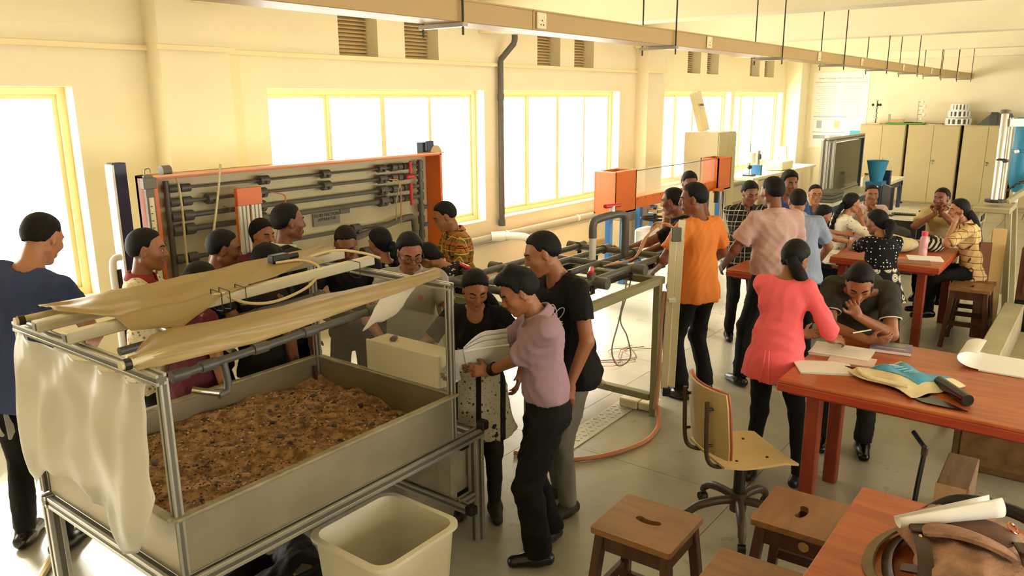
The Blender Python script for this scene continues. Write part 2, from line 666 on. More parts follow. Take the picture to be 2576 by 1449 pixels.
# ---------------------------------------------------------------- suspended service trunking
tr = thing('cable_trunking', 'long tan cable trunking hung across the room under the ceiling beams', 'trunking', (10, 2.57, 2.66))
TY0, TY1, TZ0, TZ1 = 2.565, 2.765, 2.665, 2.765
segs = [-2.0, 3.55, 7.35, 10.4, 13.0, 16.0, 19.42]
for i in range(len(segs) - 1):
    MB().span((segs[i] + .002, TY0, TZ0), (segs[i + 1] - .002, TY1, TZ1), ch=.003).build('trunking_length', M_TRUNK, tr)
for i in range(len(segs) - 1):
    MB().span((segs[i] + .003, TY0 - .004, TZ1 - .002), (segs[i + 1] - .003, TY1 + .004, TZ1 + .006)).build('cover_strip', M_TRUNK, tr)
rx = [2.96, 5.24, 7.45, 9.5, 11.56, 13.54, 15.45, 17.15, 18.95]
for x in rx:
    h = MB().span((x - .018, TY0 - .03, TZ0 - .022), (x + .018, TY1 + .06, TZ0 - .002)).build('hanger_bracket', M_STEEL, tr)
    MB().cyl((x, TY0 - .016, TZ0 - .06), (x, TY0 - .016, ZS), .006, n=6).build('hanger_rod', M_DARKMETAL, h)
    MB().cyl((x, TY1 + .045, TZ0 - .06), (x, TY1 + .045, ZS), .006, n=6).build('hanger_rod', M_DARKMETAL, h)
for x in (3.62, 5.83, 8.6, 10.3, 12.6, 14.7, 17.3):
    s_ = MB().span((x - .043, TY0 - .013, TZ0 + .008), (x + .043, TY0 - .001, TZ1 - .006), ch=.004).build('socket_outlet', M_CREAMP, tr)
    for dx, dz in ((-.012, -.018), (.012, -.018), (0, .004)):
        MB().span((x + dx - .0035, TY0 - .0145, TZ0 + .048 + dz - .004), (x + dx + .0035, TY0 - .0128, TZ0 + .048 + dz + .004)).build('socket_slot', M_DARKMETAL, s_)
    MB().cyl((x + .025, TY0 - .017, TZ1 - .03), (x + .025, TY0 - .012, TZ1 - .03), .008, n=10).build('switch', M_WHITE, s_)

# ---------------------------------------------------------------- pipes on the window wall
t = thing('rainwater_pipe', 'grey downpipe with offset bends beside the wide bright windows', 'pipe', (7.97, 6.25, 0))
MB().tube([(8.06, 6.1, ZB), (8.06, 6.1, 3.03), (8.05, 6.11, 2.98), (7.97, 6.25, 2.8), (7.965, 6.255, 2.75), (7.965, 6.255, .72)], .038, 12).build('pipe_run', M_PVC, t, smooth=True)
MB().cyl((7.965, 6.255, .70), (7.965, 6.255, .78), .046, n=14).build('pipe_socket', M_PVC, t)
MB().cyl((7.965, 6.255, 2.3), (7.965, 6.255, 2.38), .044, n=14).build('pipe_socket', M_PVC, t)
t = thing('conduit_pipe', 'pale grey pipe running level along the wall under the windows', 'pipe', (8, 6.22, .6))
MB().cyl((4.6, 6.235, .585), (18.6, 6.235, .585), .042, n=12).build('pipe_run', mat('pale_pipe', 'B9B5A2', .45), t, smooth=True)
MB().cyl((4.6, 6.25, .505), (18.6, 6.25, .505), .018, n=8).build('pipe_run', mat('pale_pipe', 'B9B5A2', .45), t, smooth=True)
for x in (8.02, 9.75, 11.4, 13.2, 15.0):
    MB().cyl((x - .02, 6.235, .585), (x + .02, 6.235, .585), .052, n=12).build('pipe_clip', M_WHITE, t)
t = thing('branch_pipe', 'white bent pipe dropping from the level wall pipe behind the group', 'pipe', (8.0, 6.0, 0))
MB().tube(spline([(7.75, 6.2, .6), (7.85, 6.05, .6), (7.98, 5.9, .58), (8.05, 5.85, .5), (8.07, 5.84, .3), (8.08, 5.84, 0)], 6), .05, 12).build('pipe_run', M_WHITE, t, smooth=True)
MB().cyl((7.70, 6.225, .595), (7.82, 6.1, .6), .062, n=14).build('coupling', M_WHITE, t)

# ---------------------------------------------------------------- poster on the far wall
PX = X1 - .008
po = thing('wall_poster', 'large pale technical poster with blue panels on the far wall', 'poster', (PX, 5.2, 1.4))
MB().span((PX, 4.62, 1.15), (X1 - .001, 5.87, 2.88)).build('sheet', mat('poster_paper', 'F3F0EA', .55), po)
RP = Matrix(((0, 0, -1), (-1, 0, 0), (0, 1, 0)))
M_PINK = mat('poster_ink', '8C7E78', .7)
M_PBL = mat('poster_blue', '9CC4DE', .7)
text_part('title', 'Green Technology in Waste Water Treatment', .052, M_PINK, po, (PX - .002, 5.25, 2.74), RP, .0005)
for k in range(16):
    z = 2.55 - k * .05
    MB().span((PX - .002, 5.3, z), (PX, 5.78 - (k % 3) * .05, z + .012)).build('text_line', mat('poster_grey', 'D2CBC0', .7), po)
    MB().span((PX - .002, 4.72 + (k % 4) * .03, z), (PX, 5.2, z + .012)).build('text_line', mat('poster_grey', 'D2CBC0', .7), po)
for (ya, yb, za, zb, mm) in ((5.05, 5.8, 1.86, 1.885, M_PBL), (5.05, 5.8, 1.5, 1.52, M_PBL), (4.66, 4.95, 1.36, 1.56, mat('poster_cyan', '5FB4D2', .6)), (5.6, 5.72, 1.6, 1.78, mat('poster_greyblue', 'A9B3BC', .7)), (5.2, 5.32, 1.6, 1.78, mat('poster_sand', 'D8C49A', .7)), (5.5, 5.78, 1.36, 1.44, mat('poster_greyblue', 'A9B3BC', .7)), (5.12, 5.4, 1.36, 1.44, mat('poster_greyblue', 'A9B3BC', .7)), (4.66, 5.82, 2.64, 2.665, mat('poster_grey', 'D2CBC0', .7))):
    MB().span((PX - .002, ya, za), (PX, yb, zb)).build('figure_block', mm, po)
# ---------------------------------------------------------------- people: implicit bodies meshed with surface nets
class Field:
    def __init__(s, lo, hi, hc, hf, fine=()):
        s.ax = []
        for a in range(3):
            iv = [(b[0][a], b[1][a], b[2] if len(b) > 2 else hf) for b in fine]
            c, p = [], lo[a]
            while p < hi[a] + hc:
                c.append(p)
                st = hc
                for q0, q1, q2 in iv:
                    if q0 - 1e-6 <= p < q1:
                        st = min(st, q2)
                    elif p < q0 < p + hc:
                        st = min(st, max(q0 - p, q2 * .7))
                p += st
            s.ax.append(np.array(c, np.float32))
        s.V = np.full([len(c) for c in s.ax], 9.0, np.float32)
    def sub(s, lo, hi):
        sl = []
        for a in range(3):
            i0 = max(0, int(np.searchsorted(s.ax[a], lo[a])) - 1)
            i1 = min(len(s.ax[a]), int(np.searchsorted(s.ax[a], hi[a])) + 1)
            if i1 <= i0:
                return None, None
            sl.append(slice(i0, i1))
        g = (s.ax[0][sl[0]][:, None, None], s.ax[1][sl[1]][None, :, None], s.ax[2][sl[2]][None, None, :])
        return tuple(sl), g
    def put(s, P, op='u', k=None):
        fn, lo, hi, k0 = P
        k = k0 if k is None else k
        mg = k + 0.03
        sl, g = s.sub([q - mg for q in lo], [q + mg for q in hi])
        if sl is None:
            return s
        d = fn(*g)
        A = s.V[sl]
        if op == 'u':
            if k > 0:
                h = np.maximum(k - np.abs(A - d), 0) / k
                s.V[sl] = np.minimum(A, d) - h * h * (k * .25)
            else:
                s.V[sl] = np.minimum(A, d)
        else:
            if k > 0:
                h = np.maximum(k - np.abs(A + d), 0) / k
                s.V[sl] = np.maximum(A, -d) + h * h * (k * .25)
            else:
                s.V[sl] = np.maximum(A, -d)
        return s
    def cut(s, o, n):
        """remove everything on the side of the plane that n points to"""
        g = (s.ax[0][:, None, None], s.ax[1][None, :, None], s.ax[2][None, None, :])
        s.V = np.maximum(s.V, (g[0] - o[0]) * n[0] + (g[1] - o[1]) * n[1] + (g[2] - o[2]) * n[2])
        return s
    def mesh(s):
        V = s.V
        S = V < 0
        nx, ny, nz = V.shape
        I = S.astype(np.int8)
        c = I[:-1] + I[1:]
        c = c[:, :-1] + c[:, 1:]
        c = c[:, :, :-1] + c[:, :, 1:]
        act = (c > 0) & (c < 8)
        i, j, k = np.nonzero(act)
        idx = np.full(act.shape, -1, np.int32)
        idx[i, j, k] = np.arange(len(i), dtype=np.int32)
        cv = {}
        for a in (0, 1):
            for b in (0, 1):
                for e in (0, 1):
                    cv[(a, b, e)] = V[i + a, j + b, k + e]
        acc = np.zeros((len(i), 3), np.float32)
        cnt = np.zeros(len(i), np.float32)
        for a0 in cv:
            for ax in range(3):
                if a0[ax]:
                    continue
                b0 = list(a0)
                b0[ax] = 1
                va, vb = cv[a0], cv[tuple(b0)]
                m = (va < 0) != (vb < 0)
                t = np.where(m, va / np.where(m, va - vb, 1), 0)
                for q in range(3):
                    acc[:, q] += np.where(m, a0[q] + (t if q == ax else 0), 0)
                cnt += m
        fr = acc / cnt[:, None]
        vs = np.stack([s.ax[q][n_] + fr[:, q] * (s.ax[q][n_ + 1] - s.ax[q][n_]) for q, n_ in enumerate((i, j, k))], 1)
        quads = []
        for ax in range(3):
            sl0 = [slice(None)] * 3
            sl1 = [slice(None)] * 3
            sl0[ax], sl1[ax] = slice(0, -1), slice(1, None)
            A, B = S[tuple(sl0)], S[tuple(sl1)]
            ch = A != B
            p = np.array(np.nonzero(ch))
            b, e = (ax + 1) % 3, (ax + 2) % 3
            dims = act.shape
            ok = (p[b] > 0) & (p[e] > 0) & (p[b] < dims[b]) & (p[e] < dims[e])
            p = p[:, ok]
            flip = A[tuple(p)]
            q = []
            for db, de in ((1, 1), (0, 1), (0, 0), (1, 0)):
                r = p.copy()
                r[b] -= db
                r[e] -= de
                q.append(idx[tuple(r)])
            q = np.stack(q, 1)
            q[~flip] = q[~flip][:, ::-1]
            quads.append(q)
        quads = np.concatenate(quads)
        quads = quads[(quads >= 0).all(1)]
        return vs, quads

def np_mesh(name, vs, quads, m, parent, smooth=True):
    me = bpy.data.meshes.new(name)
    n, f = len(vs), len(quads)
    me.vertices.add(n)
    me.vertices.foreach_set('co', np.ascontiguousarray(vs, np.float32).ravel())
    me.loops.add(f * 4)
    me.loops.foreach_set('vertex_index', np.ascontiguousarray(quads, np.int32).ravel())
    me.polygons.add(f)
    me.polygons.foreach_set('loop_start', np.arange(0, f * 4, 4, dtype=np.int32))
    me.polygons.foreach_set('use_smooth', np.ones(f, bool))
    for q in (m if isinstance(m, (list, tuple)) else [m]):
        me.materials.append(q)
    me.update(calc_edges=True)
    o = bpy.data.objects.new(name, me)
    COL.objects.link(o)
    o.parent = parent
    return o

def folds(vs, quads, amp, seed, dirs=1.0):
    """push cloth in and out along its normals: creases"""
    a, b, c = vs[quads[:, 0]], vs[quads[:, 1]], vs[quads[:, 2]]
    fn = np.cross(b - a, c - a)
    N = np.zeros_like(vs)
    for q in range(4):
        np.add.at(N, quads[:, q], fn)
    N /= np.maximum(np.linalg.norm(N, axis=1, keepdims=True), 1e-12)
    rg = np.random.RandomState(seed)
    d = np.zeros(len(vs), np.float32)
    for w, fq in ((1.0, 20), (.8, 33), (.55, 52), (.3, 85)):
        k1 = rg.normal(size=3) * (1, 1, .55)
        k1 /= np.linalg.norm(k1)
        k2 = rg.normal(size=3)
        k2 /= np.linalg.norm(k2)
        ph = rg.rand() * 6
        q_ = np.sin(vs @ k1 * fq + 2.2 * np.sin(vs @ k2 * fq * .33 + ph) + ph)
        d += w * (.55 - np.abs(q_)) * 1.5
    return vs + N * (d * amp / 1.6)[:, None]

def V3(*a):
    return np.array(a, np.float64)

def cone(a, b, ra, rb, k=0.02, L=None, sc=1.0, cut=None):
    """tapered capsule; across the unit axis L it is sc times as wide; cut: (t0,t1) flat ends"""
    a, b = np.asarray(a, float), np.asarray(b, float)
    ab = b - a
    l2 = max(float(ab @ ab), 1e-9)
    r = max(ra, rb) * max(sc, 1)
    lo, hi = np.minimum(a, b) - r, np.maximum(a, b) + r
    f = np.float32
    def fn(x, y, z):
        x, y, z = x - f(a[0]), y - f(a[1]), z - f(a[2])
        if L is not None:
            q = (x * f(L[0]) + y * f(L[1]) + z * f(L[2])) * f(1 - 1 / sc)
            x, y, z = x - q * f(L[0]), y - q * f(L[1]), z - q * f(L[2])
        tr = (x * f(ab[0]) + y * f(ab[1]) + z * f(ab[2])) / f(l2)
        t = np.clip(tr, 0, 1)
        d = np.sqrt((x - t * f(ab[0])) ** 2 + (y - t * f(ab[1])) ** 2 + (z - t * f(ab[2])) ** 2) - (f(ra) + t * f(rb - ra))
        if cut is not None:
            ln = f(math.sqrt(l2))
            if cut[1] is not None:
                d = np.maximum(d, (tr - f(cut[1])) * ln)
            if cut[0] is not None:
                d = np.maximum(d, (f(cut[0]) - tr) * ln)
        return d
    return fn, lo, hi, k

def ell(c, r, R=None, k=0.02):
    c = np.asarray(c, float)
    R = np.eye(3) if R is None else R
    f = np.float32
    ext = np.sqrt(((R * np.asarray(r)[None, :]) ** 2).sum(1))
    def fn(x, y, z):
        x, y, z = x - f(c[0]), y - f(c[1]), z - f(c[2])
        k0, k1 = 0, 0
        for a in range(3):
            q = x * f(R[0, a]) + y * f(R[1, a]) + z * f(R[2, a])
            k0 = k0 + (q / f(r[a])) ** 2
            k1 = k1 + (q / f(r[a] ** 2)) ** 2
        k0, k1 = np.sqrt(k0), np.sqrt(k1)
        return k0 * (k0 - 1) / np.maximum(k1, 1e-6)
    return fn, c - ext, c + ext, k

def rx_(a):
    c, s = math.cos(a), math.sin(a)
    return np.array([[1, 0, 0], [0, c, -s], [0, s, c]])
def ry_(a):
    c, s = math.cos(a), math.sin(a)
    return np.array([[c, 0, s], [0, 1, 0], [-s, 0, c]])
def rz_(a):
    c, s = math.cos(a), math.sin(a)
    return np.array([[c, -s, 0], [s, c, 0], [0, 0, 1]])
def unit(v):
    v = np.asarray(v, float)
    return v / max(np.linalg.norm(v), 1e-9)

def head_prims(o, R, s=1.0, fem=False):
    """list of (prim, op) for a head whose centre is o and whose axes (face +x) are R"""
    T = lambda *p: o + R @ (np.array(p) * s)
    C = lambda a, b, ra, rb, k, **kw: cone(T(*a), T(*b), ra * s, rb * s, k * s, **kw)
    E = lambda c, r, k: ell(T(*c), [q * s for q in r], R, k * s)
    jw = 0.9 if fem else 1.0
    P = [(E((-.014, 0, .034), (.093, .0735, .080), .02), 'u'),
         (E((.028, 0, -.012), (.060, .060, .082), .03), 'u'),
         (E((.030, 0, -.045), (.050, .048 * jw, .055), .02), 'u')]
    for y in (-1, 1):
        P.append((C((-.008, y * .051 * jw, -.052), (.056, y * .014, -.094), .019, .015, .022), 'u'))
        P.append((E((.060, y * .041, -.018), (.022, .020, .018), .025), 'u'))
        P.append((C((.070, y * .040, .030), (.083, y * .012, .025), .010, .009, .014), 'u'))
    P.append((E((.066, 0, -.096), (.019, .020, .015), .018), 'u'))
    for y in (-1, 1):
        P.append((E((.098, y * .032, .006), (.017, .019, .011), .014), 's'))
        P.append((E((.073, y * .031, .006), (.0125, .0145, .0105), .006), 'u'))
    P.append((C((.084, 0, .020), (.101, 0, -.022), .008, .012, .012), 'u'))
    for y in (-1, 1):
        P.append((E((.093, y * .011, -.026), (.010, .0085, .008), .006), 'u'))
    P.append((C((.083, -.017, -.054), (.083, .017, -.054), .0085, .0085, .008), 'u'))
    P.append((C((.081, -.014, -.066), (.081, .014, -.066), .0095, .0095, .008), 'u'))
    P.append((C((.095, -.022, -.060), (.095, .022, -.060), .003, .003, .004), 's'))
    for y in (-1, 1):
        Re = R @ rz_(y * .28)
        P.append((ell(T(-.004, y * .073, -.002), [.017 * s, .0085 * s, .030 * s], Re, .006 * s), 'u'))
        P.append((ell(T(.004, y * .082, .002), [.008 * s, .006 * s, .016 * s], Re, .004 * s), 's'))
    return P

_HP = head_prims(np.zeros(3), np.eye(3))
def head_x(y, z, lo=0.03):
    """front of the canonical head at (y,z)"""
    x = np.linspace(.14, lo, 240, dtype=np.float32)
    d = np.full(x.shape, 9., np.float32)
    for (fn, a, b, k), op in _HP:
        q = fn(x, np.float32(y), np.float32(z))
        if op == 'u':
            h = np.maximum(k - np.abs(d - q), 0) / k
            d = np.minimum(d, q) - h * h * k * .25
        else:
            h = np.maximum(k - np.abs(d + q), 0) / k
            d = np.maximum(d, -q) + h * h * k * .25
    n = np.nonzero(d < 0)[0]
    return float(x[n[0]]) if len(n) else lo

_BROW = [[(head_x(y, z) + .0005, y, z) for y, z in ((.013, .027), (.026, .0325), (.038, .0335), (.050, .029))], ]
_LASH = [(head_x(y, z) + .0005, y, z) for y, z in ((.019, .004), (.026, .0015), (.034, .001), (.0445, .0045))]
_EYEX = head_x(.031, .005)
_LIPX = head_x(0, -.056)

M_HAIR = mat('black_hair', '0B0908', 0.62, var=.3, scale=60, bump=.6, bscale=220, stretch=(1, 1, .3), spec=.22)
M_HAIRB = mat('brown_black_hair', '17110D', 0.7, var=.3, scale=60, bump=.5, bscale=260, spec=.2)
M_SKIN = [mat('skin_deep_brown', '7E4A2E', .5, var=.05, scale=9, bump=.04, bscale=220),
          mat('skin_mid_brown', '97603E', .48, var=.05, scale=9, bump=.04, bscale=220),
          mat('skin_warm_brown', 'AC7350', .48, var=.05, scale=9, bump=.04, bscale=220),
          mat('skin_dark_brown', '5E3520', .5, var=.05, scale=9, bump=.04, bscale=220)]
M_EYEW = mat('eye_white', 'D8CFC2', .25)
M_IRIS = mat('eye_iris', '17100B', .2)
M_LIP = [mat('lips_%d' % i, c, .4) for i, c in enumerate(('6E3628', '844837', '985845', '522A1E'))]
M_LEATHER = mat('black_shoe_leather', '0E0C0A', .25, var=.1, scale=20)
M_SOLE = mat('shoe_sole', '2A2721', .7)

def hair_mesh(root, o, R, s, st, seed):
    """st: short / crop / wavy / thick / tied / buzz"""
    t, top, low = {'buzz': (.0025, 0, 0), 'crop': (.0055, .004, 0), 'short': (.009, .010, 0), 'thick': (.014, .016, 0), 'wavy': (.016, .022, -.008), 'tied': (.010, .006, -.012), 'bob': (.016, .012, -.03)}[st]
    hc = .0068
    F = Field((-.15, -.12, -.13), (.13, .12, .16), hc, hc)
    F.put(ell((-.014, 0, .034), (.093 + t, .0735 + t * .8, .080 + t), None, .01))
    F.put(ell((-.01 + (.01 if st == 'wavy' else 0), 0, .05 + top * .5), (.085 + t, .066 + t * .8, .066 + t + top * .5), None, .02))
    F.put(cone((-.045, 0, .0), (-.058, 0, -.055), .062 + t, (.034 if st in ('tied',) else .040) + t, .02))
    if st in ('wavy', 'thick'):
        F.put(ell((.045, .0, .092), (.045, .058, .026 + top * .5), None, .02))
    fem = st in ('tied', 'bob')
    xs = np.array([-.16, -.06, -.035, -.018, -.004, .014, .024, .036, .058, .072, .14])
    if fem:
        zs = np.array([-.08, -.075, -.07, -.035, .006, .022, .040, .064, .084, .094, .098]) + .0
    else:
        zs = np.array([-.036, -.032, -.024, .0, .034, .012, .020, .062, .082, .090, .096]) + low * .5
        if st == 'buzz':
            zs = zs + np.array([0, 0, 0, 0, 0, .012, .012, .006, .004, .004, .004])
    x, y, z = F.ax[0][:, None, None], F.ax[1][None, :, None], F.ax[2][None, None, :]
    zb = np.interp(F.ax[0], xs, zs).astype(np.float32)[:, None, None]
    # hairline recedes a little at the temples
    zb = zb + np.where(x > .03, np.abs(y) * (.12 if not fem else -.22), 0)
    zb = zb + .004 * np.sin(x * 190 + 1.3) * np.sin(y * 170) + .003 * np.sin(x * 330 + y * 290)
    F.V = F.V + np.float32(t + .003) * (1 - np.clip((z - zb) / (.034 if st in ('buzz', 'crop', 'short') else .02), 0, 1)) ** 1.6
    F.V = np.maximum(F.V, (zb - z) * .75)
    # leave the inside solid: it is sunk in the skull
    vs, q = F.mesh()
    if st in ('wavy', 'thick', 'short', 'tied'):
        rg = np.random.RandomState(seed)
        am = {'wavy': .0052, 'thick': .003, 'short': .0014, 'tied': .001}[st]
        fq = {'wavy': 75, 'thick': 95, 'short': 120, 'tied': 90}[st]
        d = np.zeros(len(vs))
        for _ in range(5):
            kk = unit(rg.normal(size=3))
            d += np.sin(vs @ kk * fq * (0.7 + .6 * rg.rand()) + rg.rand() * 6)
        cn = np.array((-.014, 0, .034))
        dr = vs - cn
        dr /= np.linalg.norm(dr, axis=1, keepdims=True)
        up = np.clip((vs[:, 2] - .0) / .06, 0, 1)
        vs = vs + dr * (d / 3 * am * up)[:, None]
    vs = (R @ (vs * s).T).T + o
    return np_mesh('hair', vs, q, M_HAIRB if st == 'buzz' else M_HAIR, root)

def face_bits(root, o, R, s, eyes, tone, glasses, res):
    T = lambda p: tuple(o + R @ (np.array(p) * s))
    for sg in (-1, 1):
        pts = spline([T((p[0], p[1] * sg, p[2])) for p in _BROW[0]], 3)
        MB().tube(pts, [.0022 * s] + [.0042 * s] * (len(pts) - 3) + [.003 * s, .0012 * s], 6).build('eyebrow', M_HAIR, root, local=True, smooth=True)
    for sg in (-1, 1):
        mb = MB()
        if eyes == 'down':
            mb.m(1).tube(spline([T((p[0], p[1] * sg, p[2])) for p in _LASH], 3), .0017 * s, 5)
        else:
            Rm = [R @ v for v in np.eye(3)]
            def eb(c, r):
                n0 = len(mb.v)
                mb.ball((0, 0, 0), r, 10, 6)
                mb.v[n0:] = [T((c[0] + p[0], c[1] + p[1], c[2] + p[2])) for p in mb.v[n0:]]
            mb.m(0)
            eb((_EYEX - .0012, .0315 * sg, .005), (.004, .0125, .0052))
            mb.m(1)
            eb((_EYEX + .0006, .0315 * sg, .0055), (.0034, .0056, .0054))
            mb.tube(spline([T((p[0] + .001, p[1] * sg, p[2] + .0075 - abs(p[1] - .031) * .35)) for p in _LASH], 3), .0015 * s, 5)
        mb.build('eye', [M_EYEW, M_IRIS], root, local=True, smooth=True)
    lp = [(head_x(y, -.0575) if False else _LIPX - .004 - 6 * y * y, y, z) for y, z in ((-.021, -.0595), (-.01, -.0555), (0, -.057), (.01, -.0555), (.021, -.0595))]
    lp2 = [(_LIPX - .007 - 6 * y * y, y, z) for y, z in ((-.019, -.0615), (-.008, -.0665), (.008, -.0665), (.019, -.0615))]
    MB().tube(spline([T(p) for p in lp], 3), .0048 * s, 6).tube(spline([T(p) for p in lp2], 3), .0052 * s, 6).build('lips', M_LIP[tone], root, local=True, smooth=True)
    if glasses:
        mb = MB()
        for sg in (-1, 1):
            ring = [T((.104 + .002 * math.cos(t), sg * .033 + .0225 * math.cos(t), .003 + .0175 * math.sin(t))) for t in np.linspace(0, 2 * PI, 17)]
            mb.tube(ring, .0018 * s, 5, caps=False)
            mb.tube([T((.102, sg * .055, .008)), T((.07, sg * .075, .008)), T((0, sg * .080, .010)), T((-.012, sg * .080, -.005))], .0018 * s, 5)
        mb.tube([T((.105, -.011, .006)), T((.109, 0, .009)), T((.105, .011, .006))], .0018 * s, 5)
        mb.build('spectacles', mat('spectacle_frame', '1A1410', .3), root, local=True)

def ik(A, T, la, lb, hint):
    A, T = np.asarray(A, float), np.asarray(T, float)
    d = T - A
    L = np.linalg.norm(d)
    L2 = min(max(L, abs(la - lb) + .02), la + lb - .003)
    u = unit(d)
    T = A + u * L2
    x = (la * la - lb * lb + L2 * L2) / (2 * L2)
    h = math.sqrt(max(la * la - x * x, 0))
    n = np.asarray(hint, float) - u * (np.asarray(hint, float) @ u)
    n = unit(n) if np.linalg.norm(n) > 1e-6 else unit(np.cross(u, (0, 1, 0)))
    return A + u * x + n * h, T

PEOPLE = []
def person(label, x, y, face, h=1.68, fem=False, lean=0, side=0, twist=0, head=(0, 10, 0), arms=(None, None), feet=None, sit=None, footz=0.0,
           top=None, legs=None, hair='short', skin=1, eyes='down', glasses=False, res=1.0, z0=0.0, neckfwd=0.0, shoes=True, group='students and staff around the laboratory', build=1.0, kneew=.12, kneef=.40, drop=0.0, back=0.0):
    """face: heading in degrees (world); arms: (left, right) dicts with t (wrist, world), hint, dir, thumb, curl"""
    s = h / 1.68
    root = thing('person', label, 'person', (x, y, z0), math.radians(face), group)
    Rb = rz_(math.radians(face))
    def W(p):            # world point -> local
        return Rb.T @ (np.asarray(p, float) - np.array((x, y, z0)))
    D = lambda v: Rb.T @ np.asarray(v, float)
    top = dict(top or {})
    legs = dict(legs or {})
    ln = math.radians(lean)
    sd = math.radians(side)
    RS = lambda f: ry_(ln * f) @ rx_(-sd * f)
    sw = (.150 if fem else .168) * s
    if sit is None:
        P = V3(-.10 * math.sin(ln) - back, 0, .935 * s - drop)
    else:
        P = V3(0, 0, sit - z0 + .115 * s)
    waist = P + RS(.5) @ V3(0, 0, .11 * s)
    chest = waist + RS(.95) @ V3(.005 * s, 0, .20 * s)
    nb = chest + RS(1.05) @ V3(-.012 * s, 0, .185 * s)
    Rsh = RS(1.0) @ rz_(math.radians(twist))
    sh = {1: nb + Rsh @ V3(0, sw, -.045 * s), -1: nb + Rsh @ V3(0, -sw, -.045 * s)}
    hy, hp, hr = [math.radians(q) for q in head]
    Rh = rz_(hy) @ ry_(hp) @ rx_(hr)
    nk = RS(.8) @ ry_(hp * .35) @ V3(.028 * s + neckfwd, 0, .135 * s)
    hc = nb + RS(.6) @ V3(.0, 0, .0) + nk + Rh @ V3(.022 * s, 0, .022 * s)
    # legs
    hip = {q: P + V3(0, q * .082 * s, -.045 * s) for q in (1, -1)}
    knee, ank, fdir = {}, {}, {}
    if sit is None:
        feet = feet or ((.02, .10), (.02, -.10))
        for q, ft in zip((1, -1), feet):
            ank[q] = V3(ft[0], ft[1], .085 * s)
            knee[q], ank[q] = ik(hip[q], ank[q], .42 * s, .41 * s, (1, q * .15, 0))
            a = math.radians(ft[2]) if len(ft) > 2 else q * .16
            fdir[q] = V3(math.cos(a), math.sin(a), 0)
    else:
        for q in (1, -1):
            ank[q] = V3(kneef - .02, q * kneew * .9, footz - z0 + .085 * s) if not feet else V3(feet[0 if q > 0 else 1][0], feet[0 if q > 0 else 1][1], footz - z0 + .085 * s)
            knee[q], ank[q] = ik(hip[q], ank[q], .42 * s, .41 * s, (.4, q * .12, 1))
            fdir[q] = V3(math.cos(q * .1), math.sin(q * .1), 0)
    # arms
    elb, wri, hand = {}, {}, {}
    la, lb = .285 * s, .25 * s
    for q, A in zip((1, -1), arms):
        A = dict(A or {})
        if 't' in A:
            tgt = W(A['t'])
        elif 'l' in A:
            tgt = np.array(A['l'], float)
        else:
            tgt = sh[q] + V3(.05, q * .055, -.522) * s
        hint = np.asarray(A.get('hint', (-.55, q * .8, -.35)), float)
        elb[q], wri[q] = ik(sh[q], tgt, la, lb, hint)
        fd = unit(D(A['dir'])) if 'dir' in A else unit(unit(wri[q] - elb[q]) + np.array((.1, 0, -.05)))
        tv = D(A['thumb']) if 'thumb' in A else V3(.8, 0, .6)
        tv = unit(tv - fd * (tv @ fd))
        hand[q] = (fd, tv, np.cross(fd, tv) * q, A.get('curl', .35), A.get('fine', True))
    tone = skin
    # ---- skin
    bw = build
    hcell, fcell = .024 * res, .0062 * res
    lo = np.min([P, hc, *ank.values(), *wri.values(), *elb.values(), *knee.values()], 0) - .21
    hi = np.max([P, hc, *ank.values(), *wri.values(), *elb.values(), *knee.values()], 0) + .21
    lo[2] = max(lo[2], .03)
    fine = [(hc - .135 * s, hc + .135 * s)]
    for q in (1, -1):
        if hand[q][4]:
            c = wri[q] + hand[q][0] * .085 * s
            fine.append((c - .09 * s, c + .09 * s, .0082 * res))
    F = Field(lo, hi, hcell, fcell, fine)
    Ly = Rsh @ V3(0, 1, 0)
    LP = V3(0, 1, 0)
    F.put(cone(P + V3(0, 0, -.03), waist, .078 * s * bw, .078 * s * bw, .03, LP, 1.4))
    F.put(cone(waist, chest + RS(1) @ V3(0, 0, .06 * s), .088 * s * bw, .092 * s, .04, Ly, 1.4))
    for q in (1, -1):
        F.put(cone(nb + V3(0, 0, -.025), sh[q], .045 * s, .045 * s, .05))
        F.put(cone(sh[q], elb[q], .046 * s * bw, .038 * s * bw, .03))
        F.put(cone(elb[q], wri[q], .040 * s * bw, .026 * s, .015))
        F.put(cone(hip[q], knee[q], .062 * s, .040 * s, .03))
        F.put(cone(knee[q], ank[q], .040 * s, .027 * s, .02))
        fd, tv, pn, cu, fi = hand[q]
        w = wri[q]
        F.put(cone(w + fd * .02 * s, w + fd * .078 * s, .0145 * s, .0125 * s, .018, tv, 2.5))
        if fi:
            for bi, (off, L_) in enumerate(((.031, .072), (.0105, .082), (-.0105, .077), (-.030, .060))):
                p = w + fd * (.082 - .004 * abs(bi - 1.3)) * s + tv * off * s
                ang = 0
                for sg_, (fr_, r0, r1) in enumerate(((.44, .0092, .0086), (.31, .0086, .008), (.25, .008, .0066))):
                    ang += cu * (.75, 1.0, .8)[sg_] * (1 + .08 * bi)
                    dv = unit(fd * math.cos(ang) + pn * math.sin(ang) + tv * off * .9)
                    n_ = p + dv * L_ * fr_ * s
                    F.put(cone(p, n_, r0 * s, r1 * s, .004 if sg_ else .007))
                    p = n_
            p = w + fd * .024 * s + tv * .026 * s
            d1 = unit(fd * .62 + tv * .68 + pn * (.15 + cu * .4))
            d2 = unit(fd * .85 + tv * .25 + pn * (.15 + cu * .5))
            F.put(cone(p - tv * .008 * s, p + d1 * .045 * s, .0125 * s, .0102 * s, .012))
            F.put(cone(p + d1 * .045 * s, p + d1 * .045 * s + d2 * .032 * s, .0098 * s, .0078 * s, .004))
        else:
            F.put(cone(w + fd * .08 * s, w + unit(fd + pn * cu) * .15 * s, .013 * s, .009 * s, .01, tv, 2.6))
